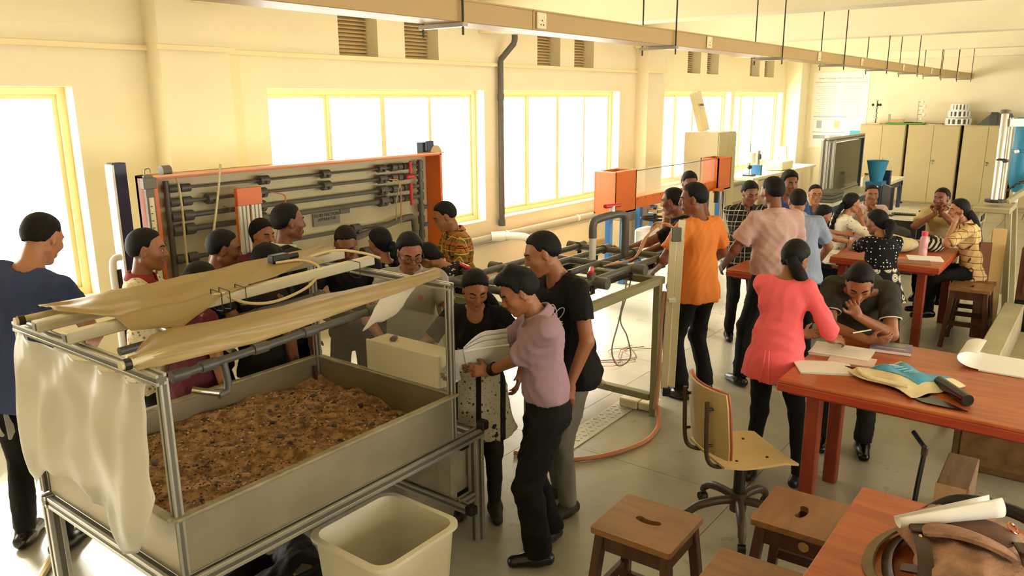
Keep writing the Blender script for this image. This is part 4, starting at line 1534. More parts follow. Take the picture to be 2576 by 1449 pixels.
# scale on the left post
ms = MB().span((2.49, fy0 - .03, .8), (2.545, fy0 + .0, 1.86), ch=.003).build('mercury_gauge', mat('gauge_grey', '6A6456', .5), ff)
MB().span((2.502, fy0 - .034, .85), (2.533, fy0 - .029, 1.72)).build('gauge_scale', mat('gauge_paper', 'E2D6AE', .6), ms)
for k in range(18):
    MB().span((2.504, fy0 - .036, .88 + k * .046), (2.518, fy0 - .0335, .885 + k * .046)).build('scale_mark', M_BLACK, ms)
MB().box((2.515, fy0 - .02, 1.81), (.085, .05, .07), ch=.004).build('gauge_head', mat('gauge_grey', '6A6456', .5), ms)
MB().tube(spline([(2.50, fy0 - .02, 1.84), (2.50, fy0 - .02, 1.89), (2.53, fy0 - .02, 1.90), (2.535, fy0 - .02, 1.87)], 4), .004, 6).build('hanger_hook', M_STEEL, ms)
MB().cyl((2.66, 4.9, 1.87), (2.72, 4.9, 1.87), .035, n=12).build('gauge_knob', mat('gauge_grey', '6A6456', .5), ff, smooth=True)
# name plate
pl = MB().span((3.92, 4.985, 1.33), (4.19, 5.0, 1.43)).build('name_plate', mat('plate_grey', '8C8872', .4), ff)
text_part('plate_lettering', 'FLUID FRICTION\nAPPARATUS', .034, M_BLACK, pl, (4.055, 4.983, 1.395), Matrix(((1, 0, 0), (0, 0, -1), (0, 1, 0))), .0005)
MB().span((4.2, 4.985, 1.40), (4.3, 5.0, 1.44)).build('serial_plate', mat('plate_brass', '7A7050', .4), ff)
rk = MB().span((2.98, 4.9, 1.16), (3.24, 5.0, 1.175), ch=.002).build('clip_rail', M_CREAMP, ff)
for x in (3.02, 3.08, 3.14, 3.2):
    MB().cyl((x, 4.93, 1.17), (x, 4.93, 1.215), .012, n=8).build('clip_pin', M_CREAMP, rk)
MB().tube(spline([(2.98, 4.72, 1.90), (2.94, 4.72, 1.7), (2.88, 4.72, 1.45), (2.84, 4.74, 1.25), (2.8, 4.76, 1.0)], 5), .008, 8).build('plastic_tube', mat('clear_tube', 'C9B98A', .3), ff, smooth=True)
MB().tube(spline([(2.72, 4.88, 1.87), (2.74, 4.85, 1.80), (2.745, 4.84, 1.6), (2.74, 4.84, 1.3), (2.74, 4.84, .9)], 5), .008, 8).build('plastic_tube', mat('clear_tube', 'C9B98A', .3), ff, smooth=True)
for (x, z, x2, z2, c) in ((3.45, 1.66, 3.56, 1.46, 'C87A4A'), (4.64, 1.655, 4.75, 1.25, 'CC8A50'), (4.68, 1.64, 4.70, 1.3, 'A9A07A'), (3.06, 1.6, 3.1, 1.56, '7A745A')):
    MB().tube(spline([(x, 4.86, z), ((x + x2) / 2 + .05, 4.84, z - .03), (x2, 4.84, (z + z2) / 2), (x2, 4.85, z2)], 5), .005, 6).build('sampling_tube', mat('tube_' + c, c, .4), ff, smooth=True)
# tape reel on the right post
tp = MB().cyl((5.345, 4.96, 1.83), (5.345, 5.0, 1.83), .075, n=18).build('tape_reel', mat('reel_tan', 'C9AA72', .5), ff, smooth=True)
MB().box((5.28, 4.98, 1.9), (.09, .03, .09), ch=.004).build('reel_bracket', M_NAVY, ff)
MB().span((5.335, 4.93, .75), (5.355, 4.935, 1.8)).build('steel_tape', mat('tape_cream', 'D9CBA0', .5), ff)

# ---------------------------------------------------------------- orange flume
fm = thing('flume_channel', 'orange flume with glass sided channel near the windows', 'apparatus', (10, 4.95, 0))
FY0, FY1 = 4.76, 5.06
def open_tank(x0, x1, y0, y1, z0, z1, name):
    q = MB().span((x0, y0, z0), (x1, y1, z0 + .02)).span((x0, y0, z0), (x1, y0 + .02, z1)).span((x0, y1 - .02, z0), (x1, y1, z1)).span((x0, y0, z0), (x0 + .02, y1, z1)).span((x1 - .02, y0, z0), (x1, y1, z1))
    return q.build(name, M_ORANGE, fm)
it = open_tank(8.30, 8.83, FY0, FY1, .92, 1.44, 'inlet_tank')
MB().span((8.29, FY0 - .008, 1.435), (8.84, FY0 + .03, 1.447)).build('tank_rim', mat('pale_orange_edge', 'E8B48A', .5), it)
MB().span((8.285, FY0, 1.435), (8.32, FY1, 1.447)).build('tank_rim', mat('pale_orange_edge', 'E8B48A', .5), it)
ot = open_tank(11.42, 11.92, FY0, FY1, .92, 1.415, 'outlet_tank')
ch = MB().span((8.83, FY0 + .04, .93), (11.42, FY1 - .04, 1.075), ch=.004).build('channel_base', M_ORANGE, fm)
for k in range(11):
    x = 8.95 + k * .21
    MB().cyl((x, FY0 + .036, 1.05), (x, FY0 + .042, 1.05), .008, n=6).build('bolt', M_DARKMETAL, ch)
for y in (FY0 + .05, FY1 - .06):
    for a, b in ((8.83, 10.11), (10.12, 11.42)):
        MB().span((a, y, 1.075), (b, y + .008, 1.41)).build('glass_side', mat_clear('flume_glass', 'DCD6C0', .22, .05), ch)
MB().span((8.83, FY0 + .04, 1.41), (11.42, FY0 + .065, 1.42)).build('top_edge', M_STEEL, ch)
for k, x in enumerate((8.6, 9.4, 10.9, 11.6)):
    st = MB().span((x - .04, 4.76, 0), (x + .04, 4.84, .92), ch=.004).build('stand_leg', M_BLUE, fm)
    MB().span((x - .04, 4.98, 0), (x + .04, 5.05, .92), ch=.004).build('stand_leg', M_BLUE, fm)
MB().span((8.56, 4.77, .25), (11.64, 4.83, .31)).build('stand_beam', M_BLUE, fm)
hwx, hwy = 8.95, 4.55
hw_ = MB().cyl((hwx, hwy, .45), (hwx, hwy, .96), .022, n=10).build('valve_stem', M_BLACK, fm)
MB().tube([(hwx + .17 * math.cos(t), hwy + .17 * math.sin(t), .82) for t in np.linspace(0, 2 * PI, 21)], .016, 7, caps=False).build('handwheel', M_BLACK, hw_, smooth=True)
for a in range(3):
    MB().bar((hwx, hwy, .82), (hwx + .17 * math.cos(a * 2.09), hwy + .17 * math.sin(a * 2.09), .82), .014).build('spoke', M_BLACK, hw_)
MB().box((hwx, hwy, .92), (.16, .16, .05), ch=.008).build('valve_top', mat('chrome', 'D8D6CE', .12, 1.0), hw_)
MB().box((8.9, 4.62, .55), (.32, .22, .3), ch=.03).build('pump_housing', M_WHITE, fm)
MB().span((9.2, 5.1, .7), (10.0, 5.4, .86), ch=.01).build('sump_cover', mat('grey_cover', '8E8A7A', .5), fm)
MB().span((9.2, 5.1, .1), (10.0, 5.4, .7), ch=.01).build('sump_tank', M_BEIGE, fm)
MB().tube([(11.45, 4.68, .92), (11.45, 4.68, .35)], .045, 12).build('outlet_pipe', mat('chrome', 'D8D6CE', .12, 1.0), fm, smooth=True)
MB().cyl((11.15, 4.66, .95), (11.15, 4.66, .78), .035, n=10).build('gauge_tube', M_DARKMETAL, fm)
MB().span((11.15, 4.69, .92), (11.5, 4.72, .98)).build('outlet_flange', M_ORANGE, fm)

# ---------------------------------------------------------------- tall grey cabinet by the windows with a board leaning on top
def steel_cabinet(label, x0, x1, y0, y1, h, front, m=M_BEIGE, group=None, dz=.04):
    """front: '-x' or '-y' side carries the doors"""
    c = thing('steel_cabinet', label, 'cabinet', ((x0 + x1) / 2, (y0 + y1) / 2, 0), 0, group)
    MB().span((x0, y0, dz), (x1, y1, h), ch=.004).span((x0 + .03, y0 + .03, 0), (x1 - .03, y1 - .03, dz)).build('cabinet_body', m, c)
    for k in (0, 1):
        if front == '-x':
            w = (y1 - y0 - .03) / 2
            ya = y0 + .012 + k * (w + .006)
            d = MB().span((x0 - .018, ya, dz + .03), (x0 - .001, ya + w, h - .025), ch=.003).build('door', m, c)
            if k == 0:
                MB().cyl((x0 - .045, ya + w - .04, h * .56), (x0 - .017, ya + w - .04, h * .56), .02, n=12).build('handle', mat('chrome', 'D8D6CE', .12, 1.0), d)
                MB().cyl((x0 - .03, ya + w - .04, h * .56 - .05), (x0 - .017, ya + w - .04, h * .56 - .05), .014, n=10).build('lock', mat('chrome', 'D8D6CE', .12, 1.0), d)
        else:
            w = (x1 - x0 - .03) / 2
            xa = x0 + .012 + k * (w + .006)
            d = MB().span((xa, y0 - .018, dz + .03), (xa + w, y0 - .001, h - .025), ch=.003).build('door', m, c)
            if k == 0:
                MB().cyl((xa + w - .05, y0 - .045, h * .56), (xa + w - .05, y0 - .017, h * .56), .02, n=12).build('handle', mat('chrome', 'D8D6CE', .12, 1.0), d)
    return c
steel_cabinet('tall beige steel cabinet standing alone behind the orange flume', 12.4, 13.15, 5.2, 5.8, 1.755, '-y', mat('pale_beige_enamel', 'CDC094', .5))
bd = thing('leaning_board', 'pale narrow board leaning in the window on top of the lone cabinet', 'board', (12.8, 5.7, 1.755))
MB().bar((12.86, 5.66, 1.757), (12.72, 5.79, 2.40), .20, .02, ch=.004, roll=.5).build('board_sheet', M_CREAMP, bd)
for dx in (-.05, .05):
    MB().bar((12.83 + dx, 5.64 - dx * .4, 1.77), (12.70 + dx, 5.77 - dx * .4, 2.43), .015).build('batten', M_TRIM, bd)
MB().box((12.78, 5.68, 2.2), (.1, .03, .03)).build('clamp', mat('gauge_grey', '6A6456', .5), bd)

# ---------------------------------------------------------------- pipe network bench behind the standing group
pn = thing('pipe_network_bench', 'steel frame bench carrying a grid of thick grey pipes', 'apparatus', (4.7, 2.9, 0))
PZ = 1.06
M_OLIVE = mat('olive_frame_paint', '8E8660', .5)
for x, y in ((4.95, 2.47), (3.72, 2.72), (4.95, 3.45), (3.72, 3.45)):
    MB().span((x - .025, y - .025, 0), (x + .025, y + .025, PZ - .05), ch=.003).build('bench_leg', M_OLIVE, pn)
for a, b in (((3.68, 2.44, PZ - .05), (5.0, 2.50, PZ)), ((3.68, 3.42, PZ - .05), (5.0, 3.48, PZ)), ((3.69, 2.5, PZ - .05), (3.75, 3.42, PZ)), ((4.92, 2.5, PZ - .05), (4.98, 3.42, PZ)), ((4.92, 2.5, .12), (4.98, 3.42, .17))):
    MB().span(a, b, ch=.003).build('bench_rail', M_OLIVE, pn)
NZ = PZ + .075
def net(a, b, r=.024):
    p = MB().cyl(a, b, r, n=14).build('network_pipe', M_PVC, pn, smooth=True)
    d = (Vector(b) - Vector(a)).normalized()
    for e in (a, b):
        c = Vector(e)
        MB().cyl(c - d * .045, c + d * .045, r + .012, n=14).build('pipe_collar', M_PVC, p, smooth=True)
    return p
for y in (2.62, 2.88, 3.14, 3.38):
    net((3.72, y, NZ), (5.35, y, NZ))
for x in (3.75, 4.3, 4.82, 5.33):
    net((x, 2.55, NZ - .005), (x, 3.44, NZ - .005), .027)
for x, y in ((4.3, 2.62), (4.82, 2.62), (5.33, 2.62), (4.3, 3.38), (5.33, 3.38)):
    for k in range(3):
        MB().cyl((x + .02 * k - .02, y, NZ - .09), (x + .02 * k - .02, y, NZ - .03), .006, n=6).build('bolt', M_DARKMETAL, pn)
for y in (2.7, 3.2):
    MB().span((4.2, y - .015, PZ - .02), (5.3, y + .015, PZ + .025)).build('cradle_bar', M_DARKMETAL, pn)
rz_p = MB().cyl((4.83, 2.95, NZ), (4.83, 2.95, NZ + .2), .026, n=14).build('riser_pipe', mat('clear_riser', 'D5D0C0', .25), pn, smooth=True)
MB().tube(spline([(4.83, 2.95, NZ + .18), (4.83, 2.95, NZ + .27), (4.86, 2.94, NZ + .31), (5.0, 2.90, NZ + .33), (5.1, 2.87, NZ + .33), (5.14, 2.86, NZ + .29), (5.15, 2.86, NZ + .12), (5.15, 2.86, NZ)], 5), .03, 12).build('riser_bend', M_PVC, rz_p, smooth=True)
MB().box((5.02, 2.90, NZ + .40), (.17, .035, .03), rz=-.3, ch=.01).build('valve_handle', M_RED, rz_p)
MB().cyl((5.02, 2.90, NZ + .33), (5.02, 2.90, NZ + .40), .02, n=10).build('valve_stem', M_WHITE, rz_p)
for k, (x, y) in enumerate(((4.28, 2.62), (3.78, 2.75), (3.9, 3.38), (3.72, 3.1))):
    v = MB().cyl((x, y, NZ), (x, y, NZ + .06), .03, n=12).build('valve_body', M_PVC, pn, smooth=True)
    MB().box((x, y, NZ + .075), (.15, .035, .028), rz=.5 + k * .3, ch=.01).build('valve_handle', M_RED, v)
# manometer boards strapped to the bench corner
mt = thing('manometer_board', 'tall pale manometer board with tubes strapped to the pipe bench leg', 'gauge', (5.0, 2.40, 0))
for dx, dy in ((0, 0), (.055, -.03)):
    MB().bar((4.98 + dx, 2.405 + dy, .22), (5.01 + dx, 2.395 + dy, 1.34), .05, .018, ch=.003, roll=.6).build('tube_board', mat('pale_board', 'DCCFA6', .5), mt)
MB().box((5.03, 2.385, 1.37), (.07, .07, .10), rz=.6, ch=.005).build('air_chamber', mat('gauge_grey', '6A6456', .5), mt)
MB().bar((5.05, 2.36, 1.33), (5.06, 2.355, 1.47), .045, .02, roll=.6).build('scale_top', M_CREAMP, mt)
MB().box((5.0, 2.385, .9), (.11, .05, .02), rz=.6).build('strap', M_WHITE, mt)
MB().box((5.0, 2.40, .2), (.09, .06, .06), rz=.6, ch=.004).build('foot_block', M_BLACK, mt)
for k, c in enumerate(('C98A5A', 'D0A070', 'B98058')):
    MB().tube(spline([(5.02 - .01 * k, 2.40, 1.42), (4.95, 2.45 + .03 * k, 1.45), (4.88 + .02 * k, 2.55, 1.35), (4.86, 2.62, 1.2), (4.75 - .05 * k, 2.75, 1.16)], 5), .006, 6).build('sampling_tube', mat('tube_' + c, c, .4), mt, smooth=True)
MB().tube(spline([(5.0, 2.44, .95), (4.97, 2.45, .7), (4.955, 2.44, .4), (4.93, 2.44, .15), (4.92, 2.44, .07)], 5), .02, 8).build('drain_hose', mat('tube_pinkish', 'B98A66', .45), mt, smooth=True)
# loop of thin cable hanging from the bench
cl = thing('hanging_cable', 'thin pale cable looping down behind the pipe bench leg', 'cable', (5.2, 2.85, .3))
MB().tube(spline([(5.1, 2.8, 1.02), (5.15, 2.85, .85), (5.12, 2.88, .62), (5.06, 2.9, .4), (5.1, 2.86, .27), (5.18, 2.8, .33), (5.17, 2.83, .5), (5.13, 2.87, .64), (5.2, 2.85, .85), (5.22, 2.82, 1.02)], 6), .006, 6).build('cable_loop', mat('cable_tan', 'A3967A', .5), cl, smooth=True)
# clear drain tube
dt = thing('drain_tube', 'clear ribbed drain tube hanging towards the bright floor', 'tube', (4.6, 2.95, 0))
MB().tube(spline([(4.45, 2.9, 1.03), (4.5, 2.92, .8), (4.62, 2.93, .5), (4.85, 2.92, .25), (4.98, 2.88, .12)], 6), .02, 10).build('tube_body', mat('clear_tube', 'C9B98A', .3), dt, smooth=True)

# ---------------------------------------------------------------- things on the floor
fb = thing('floor_junction_box', 'cream plastic junction box on the floor beside the pipe bench', 'junction box', (5.05, 2.62, 0))
MB().box((5.05, 2.70, .035), (.17, .15, .07), rz=.05, ch=.008).build('box_body', M_CREAMP, fb)
MB().box((5.06, 2.555, .035), (.16, .13, .06), rz=.05, ch=.008).build('box_lid', M_CREAMP, fb)
MB().cyl((5.09, 2.72, .07), (5.09, 2.72, .095), .033, n=16).build('round_cap', M_WHITE, fb)
MB().cyl((5.06, 2.63, .002), (5.06, 2.63, .071), .004, n=6).build('tie', M_BLACK, fb)
tp_ = thing('cable_cover', 'chequered metal cable cover strip laid on the concrete floor', 'floor strip', (4.5, 2.72, 0))
MB().box((4.45, 2.72, .004), (1.3, .17, .007), rz=.02, ch=.002).build('cover_plate', mat('worn_aluminium', 'B3AC92', .45, .4, var=.08, scale=9), tp_)
for k in range(26):
    for j in range(3):
        MB().box((3.84 + k * .049, 2.67 + j * .047 + .001 * k, .0085), (.028, .007, .003), rz=.8 if (k + j) % 2 else -.8).build('tread', mat('worn_aluminium', 'B3AC92', .45, .4), tp_)
hs = thing('orange_hose', 'orange brown hose curving across the concrete floor', 'hose', (4.3, 2.4, 0))
MB().tube(spline([(4.92, 2.42, .10), (4.86, 2.38, .03), (4.68, 2.31, .018), (4.45, 2.29, .018), (4.2, 2.36, .018), (4.0, 2.48, .018), (3.85, 2.66, .018), (3.8, 2.9, .018)], 7), .016, 8).build('hose_run', mat('orange_hose', 'BE7A48', .45), hs, smooth=True)
hs2 = thing('cream_hose', 'cream hose lying on the floor beneath the plastic sheeting', 'hose', (1.3, 3.9, 0))
MB().tube(spline([(1.62, 4.3, .02), (1.5, 4.2, .02), (1.35, 4.02, .02), (1.22, 3.85, .02), (1.1, 3.6, .02), (1.02, 3.35, .02)], 7), .02, 8).build('hose_run', mat('cream_hose', 'D8C08A', .5), hs2, smooth=True)
wr = thing('wire_tangle', 'tangle of thin wires on the bright floor behind the bench', 'wire', (5.9, 3.3, 0))
rw_ = random.Random(3)
for k in range(4):
    pts = [(5.6 + .12 * i + rw_.uniform(-.05, .05), 3.35 + .12 * math.sin(i * 1.3 + k) + rw_.uniform(-.04, .04), .008 + .004 * k) for i in range(7)]
    MB().tube(spline(pts, 4), .003, 5).build('wire', (M_DARKMETAL, mat('wire_red', '9A4A3A', .5))[k % 2], wr, smooth=True)
# grey hose hook by the left window
hk = thing('hose_standpipe', 'white bent standpipe beside the blue post of the friction board', 'pipe', (2.25, 4.95, 0))
MB().tube(spline([(2.30, 4.95, 0), (2.30, 4.95, 1.0), (2.30, 4.95, 1.28), (2.32, 4.95, 1.34), (2.36, 4.95, 1.345)], 6), .022, 10).build('pipe_run', M_WHITE, hk, smooth=True)
MB().cyl((2.335, 4.95, .2), (2.335, 4.95, 1.27), .016, n=10).build('inner_pipe', M_DARKMETAL, hk)

# ---------------------------------------------------------------- far end: cabinets and what stands on them
cabs = [(4.62, 3.68, 'leftmost of the far beige steel cabinets under the poster edge'), (3.63, 2.63, 'middle far beige steel cabinet below the round white rack'), (2.57, 1.66, 'far beige steel cabinet below the grey trapezoid tray'), (1.60, .66, 'far beige steel cabinet partly behind the blue cylinder')]
for a, b, l in cabs:
    steel_cabinet(l, 19.0, 19.42, b, a, 1.72, '-x', M_BEIGE, 'far steel cabinets')
ZC = 1.72
mi = thing('mast_instrument', 'small dark mast instrument with cups on the far cabinet', 'instrument', (19.2, 4.36, ZC))
MB().cyl((19.2, 4.36, ZC), (19.2, 4.36, ZC + .52), .012, n=8).build('mast', M_DARKMETAL, mi)
MB().box((19.2, 4.36, ZC + .012), (.22, .22, .024), ch=.004).build('base', M_CREAMP, mi)
for k in range(3):
    MB().bar((19.2, 4.36, ZC), (19.2 + .1 * math.cos(k * 2.1), 4.36 + .1 * math.sin(k * 2.1), ZC + .0), .01).build('foot', M_DARKMETAL, mi)
    MB().ball((19.2 + .09 * math.cos(k * 2.1), 4.36 + .09 * math.sin(k * 2.1), ZC + .42), .03, 8, 6).build('cup', M_DARKMETAL, mi, smooth=True)
for z_ in (.12, .22, .34, .5):
    MB().cyl((19.2, 4.36, ZC + z_), (19.2, 4.36, ZC + z_ + .03), .03, n=10).build('collar', M_STEEL, mi)
gm = thing('green_tray', 'flat bright green tray lying on top of the far cabinets', 'tray', (19.15, 3.75, ZC))
MB().span((19.03, 3.35, ZC + .002), (19.35, 4.12, ZC + .035), ch=.01).build('tray_body', mat('green_plastic', '4E9A2E', .5), gm)
MB().span((19.06, 3.4, ZC + .036), (19.32, 3.75, ZC + .05)).build('dark_contents', mat('dark_red_cloth', '4A1E18', .8), gm)
fr_ = thing('small_wooden_frame', 'small grey and orange bracket standing in the green tray', 'bracket', (19.2, 3.95, ZC + .037))
MB().span((19.18, 4.06, ZC + .038), (19.22, 4.10, ZC + .22)).build('upright', M_STEEL, fr_)
MB().span((19.18, 3.78, ZC + .06), (19.22, 4.06, ZC + .11)).build('arm', mat('pale_wood', 'C9A070', .6), fr_)
sk = thing('wire_rack_stand', 'thin pale wire stand with flasks on the far cabinets', 'stand', (19.2, 3.44, ZC))
MB().cyl((19.2, 3.52, ZC + .04), (19.2, 3.52, ZC + .5), .006, n=6).build('rod', M_STEEL, sk)
MB().box((19.2, 3.47, ZC + .05), (.12, .2, .02)).build('base', M_WHITE, sk)
for k in range(5):
    q = MB().ball((19.2, 3.44 - .05 * (k % 2), ZC + .12 + .09 * k), .035, 8, 6).build('flask', M_WHITE, sk, smooth=True)
    MB().cyl((19.2, 3.52, ZC + .12 + .09 * k), (19.2, 3.44, ZC + .12 + .09 * k), .004, n=5).build('clamp', M_DARKMETAL, q)
rkk = thing('tiered_rack', 'round white tiered rack with holes on the far cabinets', 'rack', (19.2, 2.72, ZC))
for t_, (r, z_) in enumerate(((.24, .0), (.2, .16), (.16, .3))):
    tier = MB().cyl((19.2, 2.72, ZC + z_), (19.2, 2.72, ZC + z_ + .02), r, n=24).build('tier_plate', M_WHITE, rkk)
    MB().cyl((19.2, 2.72, ZC + z_ + .12), (19.2, 2.72, ZC + z_ + .14), r, n=24).build('tier_plate', M_WHITE, rkk)
    MB().cyl((19.2, 2.72, ZC + z_ + .02), (19.2, 2.72, ZC + z_ + .12), r * .86, n=24).build('tier_core', mat('rack_dark', '6E6854', .7), tier)
    for k in range(14):
        a = k * 2 * PI / 14
        MB().cyl((19.2 + r * .95 * math.cos(a), 2.72 + r * .95 * math.sin(a), ZC + z_ + .02), (19.2 + r * .95 * math.cos(a), 2.72 + r * .95 * math.sin(a), ZC + z_ + .12), .022, n=6).build('pillar', M_WHITE, tier)
tz = thing('trapezoid_tray', 'dark grey trapezoid metal tray on the far cabinets', 'tray', (19.2, 1.98, ZC))
MB().prism([(1.65, ZC), (1.78, ZC + .24), (2.1, ZC + .26), (2.36, ZC)][::-1], 19.08, 19.34, 0).build('tray_body', mat('slate_metal', '5C5E58', .45, .4), tz)
MB().span((19.05, 2.0, ZC), (19.08, 2.12, ZC + .27)).build('front_rib', mat('slate_rib', '45463F', .5), tz)
pf = thing('paper_folder', 'loose papers lying on the far cabinet beside the round rack', 'papers', (19.2, 3.1, ZC))
MB().box((19.2, 3.15, ZC + .006), (.2, .26, .012), rz=.2).build('sheet_stack', M_PAPER, pf)
MB().box((19.2, 3.12, ZC + .018), (.2, .2, .01), rz=-.2).build('folder', mat('brown_card', '8A6A42', .7), pf)

# glass fronted rig on the white bench
gr = thing('glass_tank_rig', 'aluminium framed rig with dark green glass on the white bench', 'apparatus', (12.9, 3.42, .85))
for x in (11.9, 12.25):
    prof('frame_post', (x, 3.35, .86), (x, 3.35, 1.69), .09, gr)
prof('top_rail', (11.9, 3.35, 1.69), (14.0, 3.35, 1.69), .07, gr)
MB().span((12.32, 3.33, .9), (13.9, 3.37, 1.64), ch=.003).build('glass_pane', mat('dark_green_glass', '3C4030', .12), gr)
MB().span((13.9, 3.31, .86), (13.96, 3.39, 1.66)).build('end_post', M_NAVY, gr)
prof('bottom_rail', (12.2, 3.35, .885), (14.0, 3.35, .885), .05, gr)
wb = thing('white_bench', 'long white topped bench on blue legs carrying the glass rig', 'bench', (13.5, 3.4, 0))
MB().span((11.3, 3.05, .80), (16.2, 3.7, .85), ch=.004).build('bench_top', mat('bench_white', 'DCD4B8', .5), wb)
for x in (11.4, 12.6, 14.0, 16.0):
    for y in (3.1, 3.65):
        MB().span((x - .03, y - .03, 0), (x + .03, y + .03, .80)).build('bench_leg', M_NAVY, wb)
MB().span((11.35, 3.07, .70), (16.1, 3.11, .80)).build('bench_apron', M_NAVY, wb)
bs = thing('equipment_case', 'stacked dark grey equipment case on the end of the white bench', 'case', (11.8, 3.18, .85))
for k in range(3):
    MB().span((11.45, 3.06, .853 + k * .05), (12.0, 3.3, .898 + k * .05), ch=.004).build('case_tier', mat('case_grey', '56584E', .5), bs)
gj = thing('glass_jar', 'small clear jar on the white bench beside the glass rig', 'jar', (13.6, 3.12, .85))
MB().lathe([(.05, 0), (.07, .01), (.07, .18), (.05, .21), (.05, .23)], (13.6, 3.12, .851), 16).build('jar_body', mat_clear('jar_glass', 'D5CFB0', .4), gj, smooth=True)
MB().cyl((13.6, 3.12, 1.081), (13.6, 3.12, 1.11), .055, n=16).build('lid', M_STEEL, gj)
fn_ = thing('blue_funnel', 'large bright blue funnel hopper behind the seated group', 'hopper', (12.95, 2.85, 0))
MB().lathe([(.085, 1.05), (.155, 1.36), (.162, 1.365), (.145, 1.36), (.075, 1.055)], (12.95, 2.85, 0), 24).build('funnel', mat('bright_blue_plastic', '2E86AE', .4), fn_, smooth=True)
MB().box((12.95, 2.85, 1.02), (.28, .24, .06), ch=.006).build('funnel_base', M_BLUE, fn_)
for dx in (-.11, .11):
    for dy in (-.09, .09):
        MB().span((12.95 + dx - .02, 2.85 + dy - .02, 0), (12.95 + dx + .02, 2.85 + dy + .02, 1.0)).build('stand_leg', M_NAVY, fn_)
MB().span((13.15, 2.7, .6), (13.25, 2.8, 1.2)).build('back_post', M_NAVY, fn_)
# computer desk
dk = thing('computer_desk', 'pale topped computer desk in front of the far cabinets', 'desk', (11.8, 2.2, 0))
MB().span((11.2, 1.9, .72), (12.3, 2.55, .75), ch=.004).build('desk_top', mat('desk_white', 'D8D2BC', .5), dk)
MB().span((11.2, 1.9, .62), (12.3, 1.93, .72)).build('desk_apron', M_BLACK, dk)
for x in (11.25, 12.25):
    MB().span((x - .03, 1.92, 0), (x + .03, 2.5, .72)).build('side_panel', M_BLACK, dk)
mn = thing('computer_monitor', 'thin black computer monitor seen edge on on the pale desk', 'monitor', (11.35, 2.33, .75))
MB().box((11.35, 2.33, 1.0), (.05, .42, .30), rz=-1.12, ch=.008).build('screen', M_BLACK, mn)
MB().cyl((11.38, 2.34, .76), (11.38, 2.34, .9), .025, n=8).build('stand', M_BLACK, mn)
MB().box((11.38, 2.34, .757), (.16, .2, .012), ch=.003).build('foot', M_BLACK, mn)
kb = thing('computer_keyboard', 'flat black keyboard lying on the pale computer desk', 'keyboard', (11.5, 2.15, .75))
MB().box((11.55, 2.15, .76), (.14, .3, .016), rz=.2, ch=.003).build('key_deck', M_BLACK, kb)
for i in range(4):
    for j in range(8):
        MB().box((11.50 + i * .03, 2.04 + j * .03 + i * .005, .77), (.02, .02, .006), rz=.2).build('key', M_DARKMETAL, kb)
ms_ = thing('computer_mouse', 'small black mouse on the pale computer desk', 'mouse', (12.0, 2.02, .75))
MB().ball((12.0, 2.02, .758), (.055, .03, .018), 10, 6).build('mouse_body', M_BLACK, ms_, smooth=True)
MB().cyl((12.03, 2.02, .772), (12.035, 2.02, .776), .006, n=6).build('wheel', M_STEEL, ms_)

# testing machine on the right with the blue cylinder
tm = thing('hydraulic_test_machine', 'beige framed test machine with aluminium column at the right edge', 'apparatus', (9.2, .85, 0))
M_MB = mat('machine_beige', 'B3A880', .5)
MB().cyl((9.0, .88, 1.2), (9.15, .9, 2.13), .035, n=16).build('column', mat('bright_alu', 'D2CDBC', .3, .6), tm, smooth=True)
MB().cyl((9.06, .82, 1.2), (9.2, .84, 2.08), .018, n=10).build('column_tube', mat('bright_alu', 'D2CDBC', .3, .6), tm, smooth=True)
MB().cyl((9.15, .9, 2.12), (9.157, .9, 2.16), .05, n=14).build('column_cap', mat('gauge_grey', '6A6456', .5), tm)
MB().bar((9.14, .86, 2.03), (9.5, .45, 2.03), .05, .08).build('cross_arm', M_WHITE, tm)
MB().cyl((9.06, .86, 1.63), (9.065, .86, 1.645), .06, n=14).build('column_ring', M_BLACK, tm)
MB().cyl((9.0, .87, 1.2), (9.0, .87, 1.23), .1, n=16).build('column_base', M_DARKMETAL, tm)
MB().span((8.8, .7, 1.1), (9.4, 1.05, 1.16), ch=.01).build('machine_table', M_MB, tm)
for (a, b) in (((8.75, 1.08, 0), (8.86, 1.0, 1.12)), ((8.8, .62, 0), (8.86, .72, 1.12)), ((9.5, 1.08, 0), (9.4, 1.0, 1.12)), ((9.5, .62, 0), (9.4, .72, 1.12))):
    MB().bar(a, b, .06, ch=.006).build('machine_leg', M_MB, tm)
MB().span((8.84, .98, .95), (9.4, 1.02, 1.12)).build('front_plate', M_MB, tm)
MB().span((9.0, .97, .98), (9.25, .98, 1.04)).build('name_slot', M_BLACK, tm)
MB().bar((8.78, 1.05, .3), (9.48, 1.05, .3), .05).build('brace', M_MB, tm)
for k in range(4):
    MB().tube(spline([(9.3, .8 - .05 * k, 1.3 + .04 * k), (9.5, .7, 1.38), (9.8, .6 - .03 * k, 1.3), (10.0, .55, 1.1 - .05 * k)], 5), .01, 6).build('control_cable', M_BLACK, tm, smooth=True)
MB().tube(spline([(9.2, .6, 1.0), (9.2, .55, 1.25), (9.25, .5, 1.3), (9.3, .48, 1.0), (9.3, .48, .4)], 5), .022, 8).build('chrome_pipe', mat('chrome', 'D8D6CE', .12, 1.0), tm, smooth=True)
for k in range(3):
    MB().bar((9.3 + .15 * k, .78, 1.18), (9.7 + .15 * k, .45, 1.45), .035, .05).build('strut', M_MB, tm)
tm.location.x += .75
tm.location.y += .07
bc = thing('blue_cylinder', 'tall bright blue cylinder hung at the right edge', 'cylinder', (10.75, .84, 1.1))
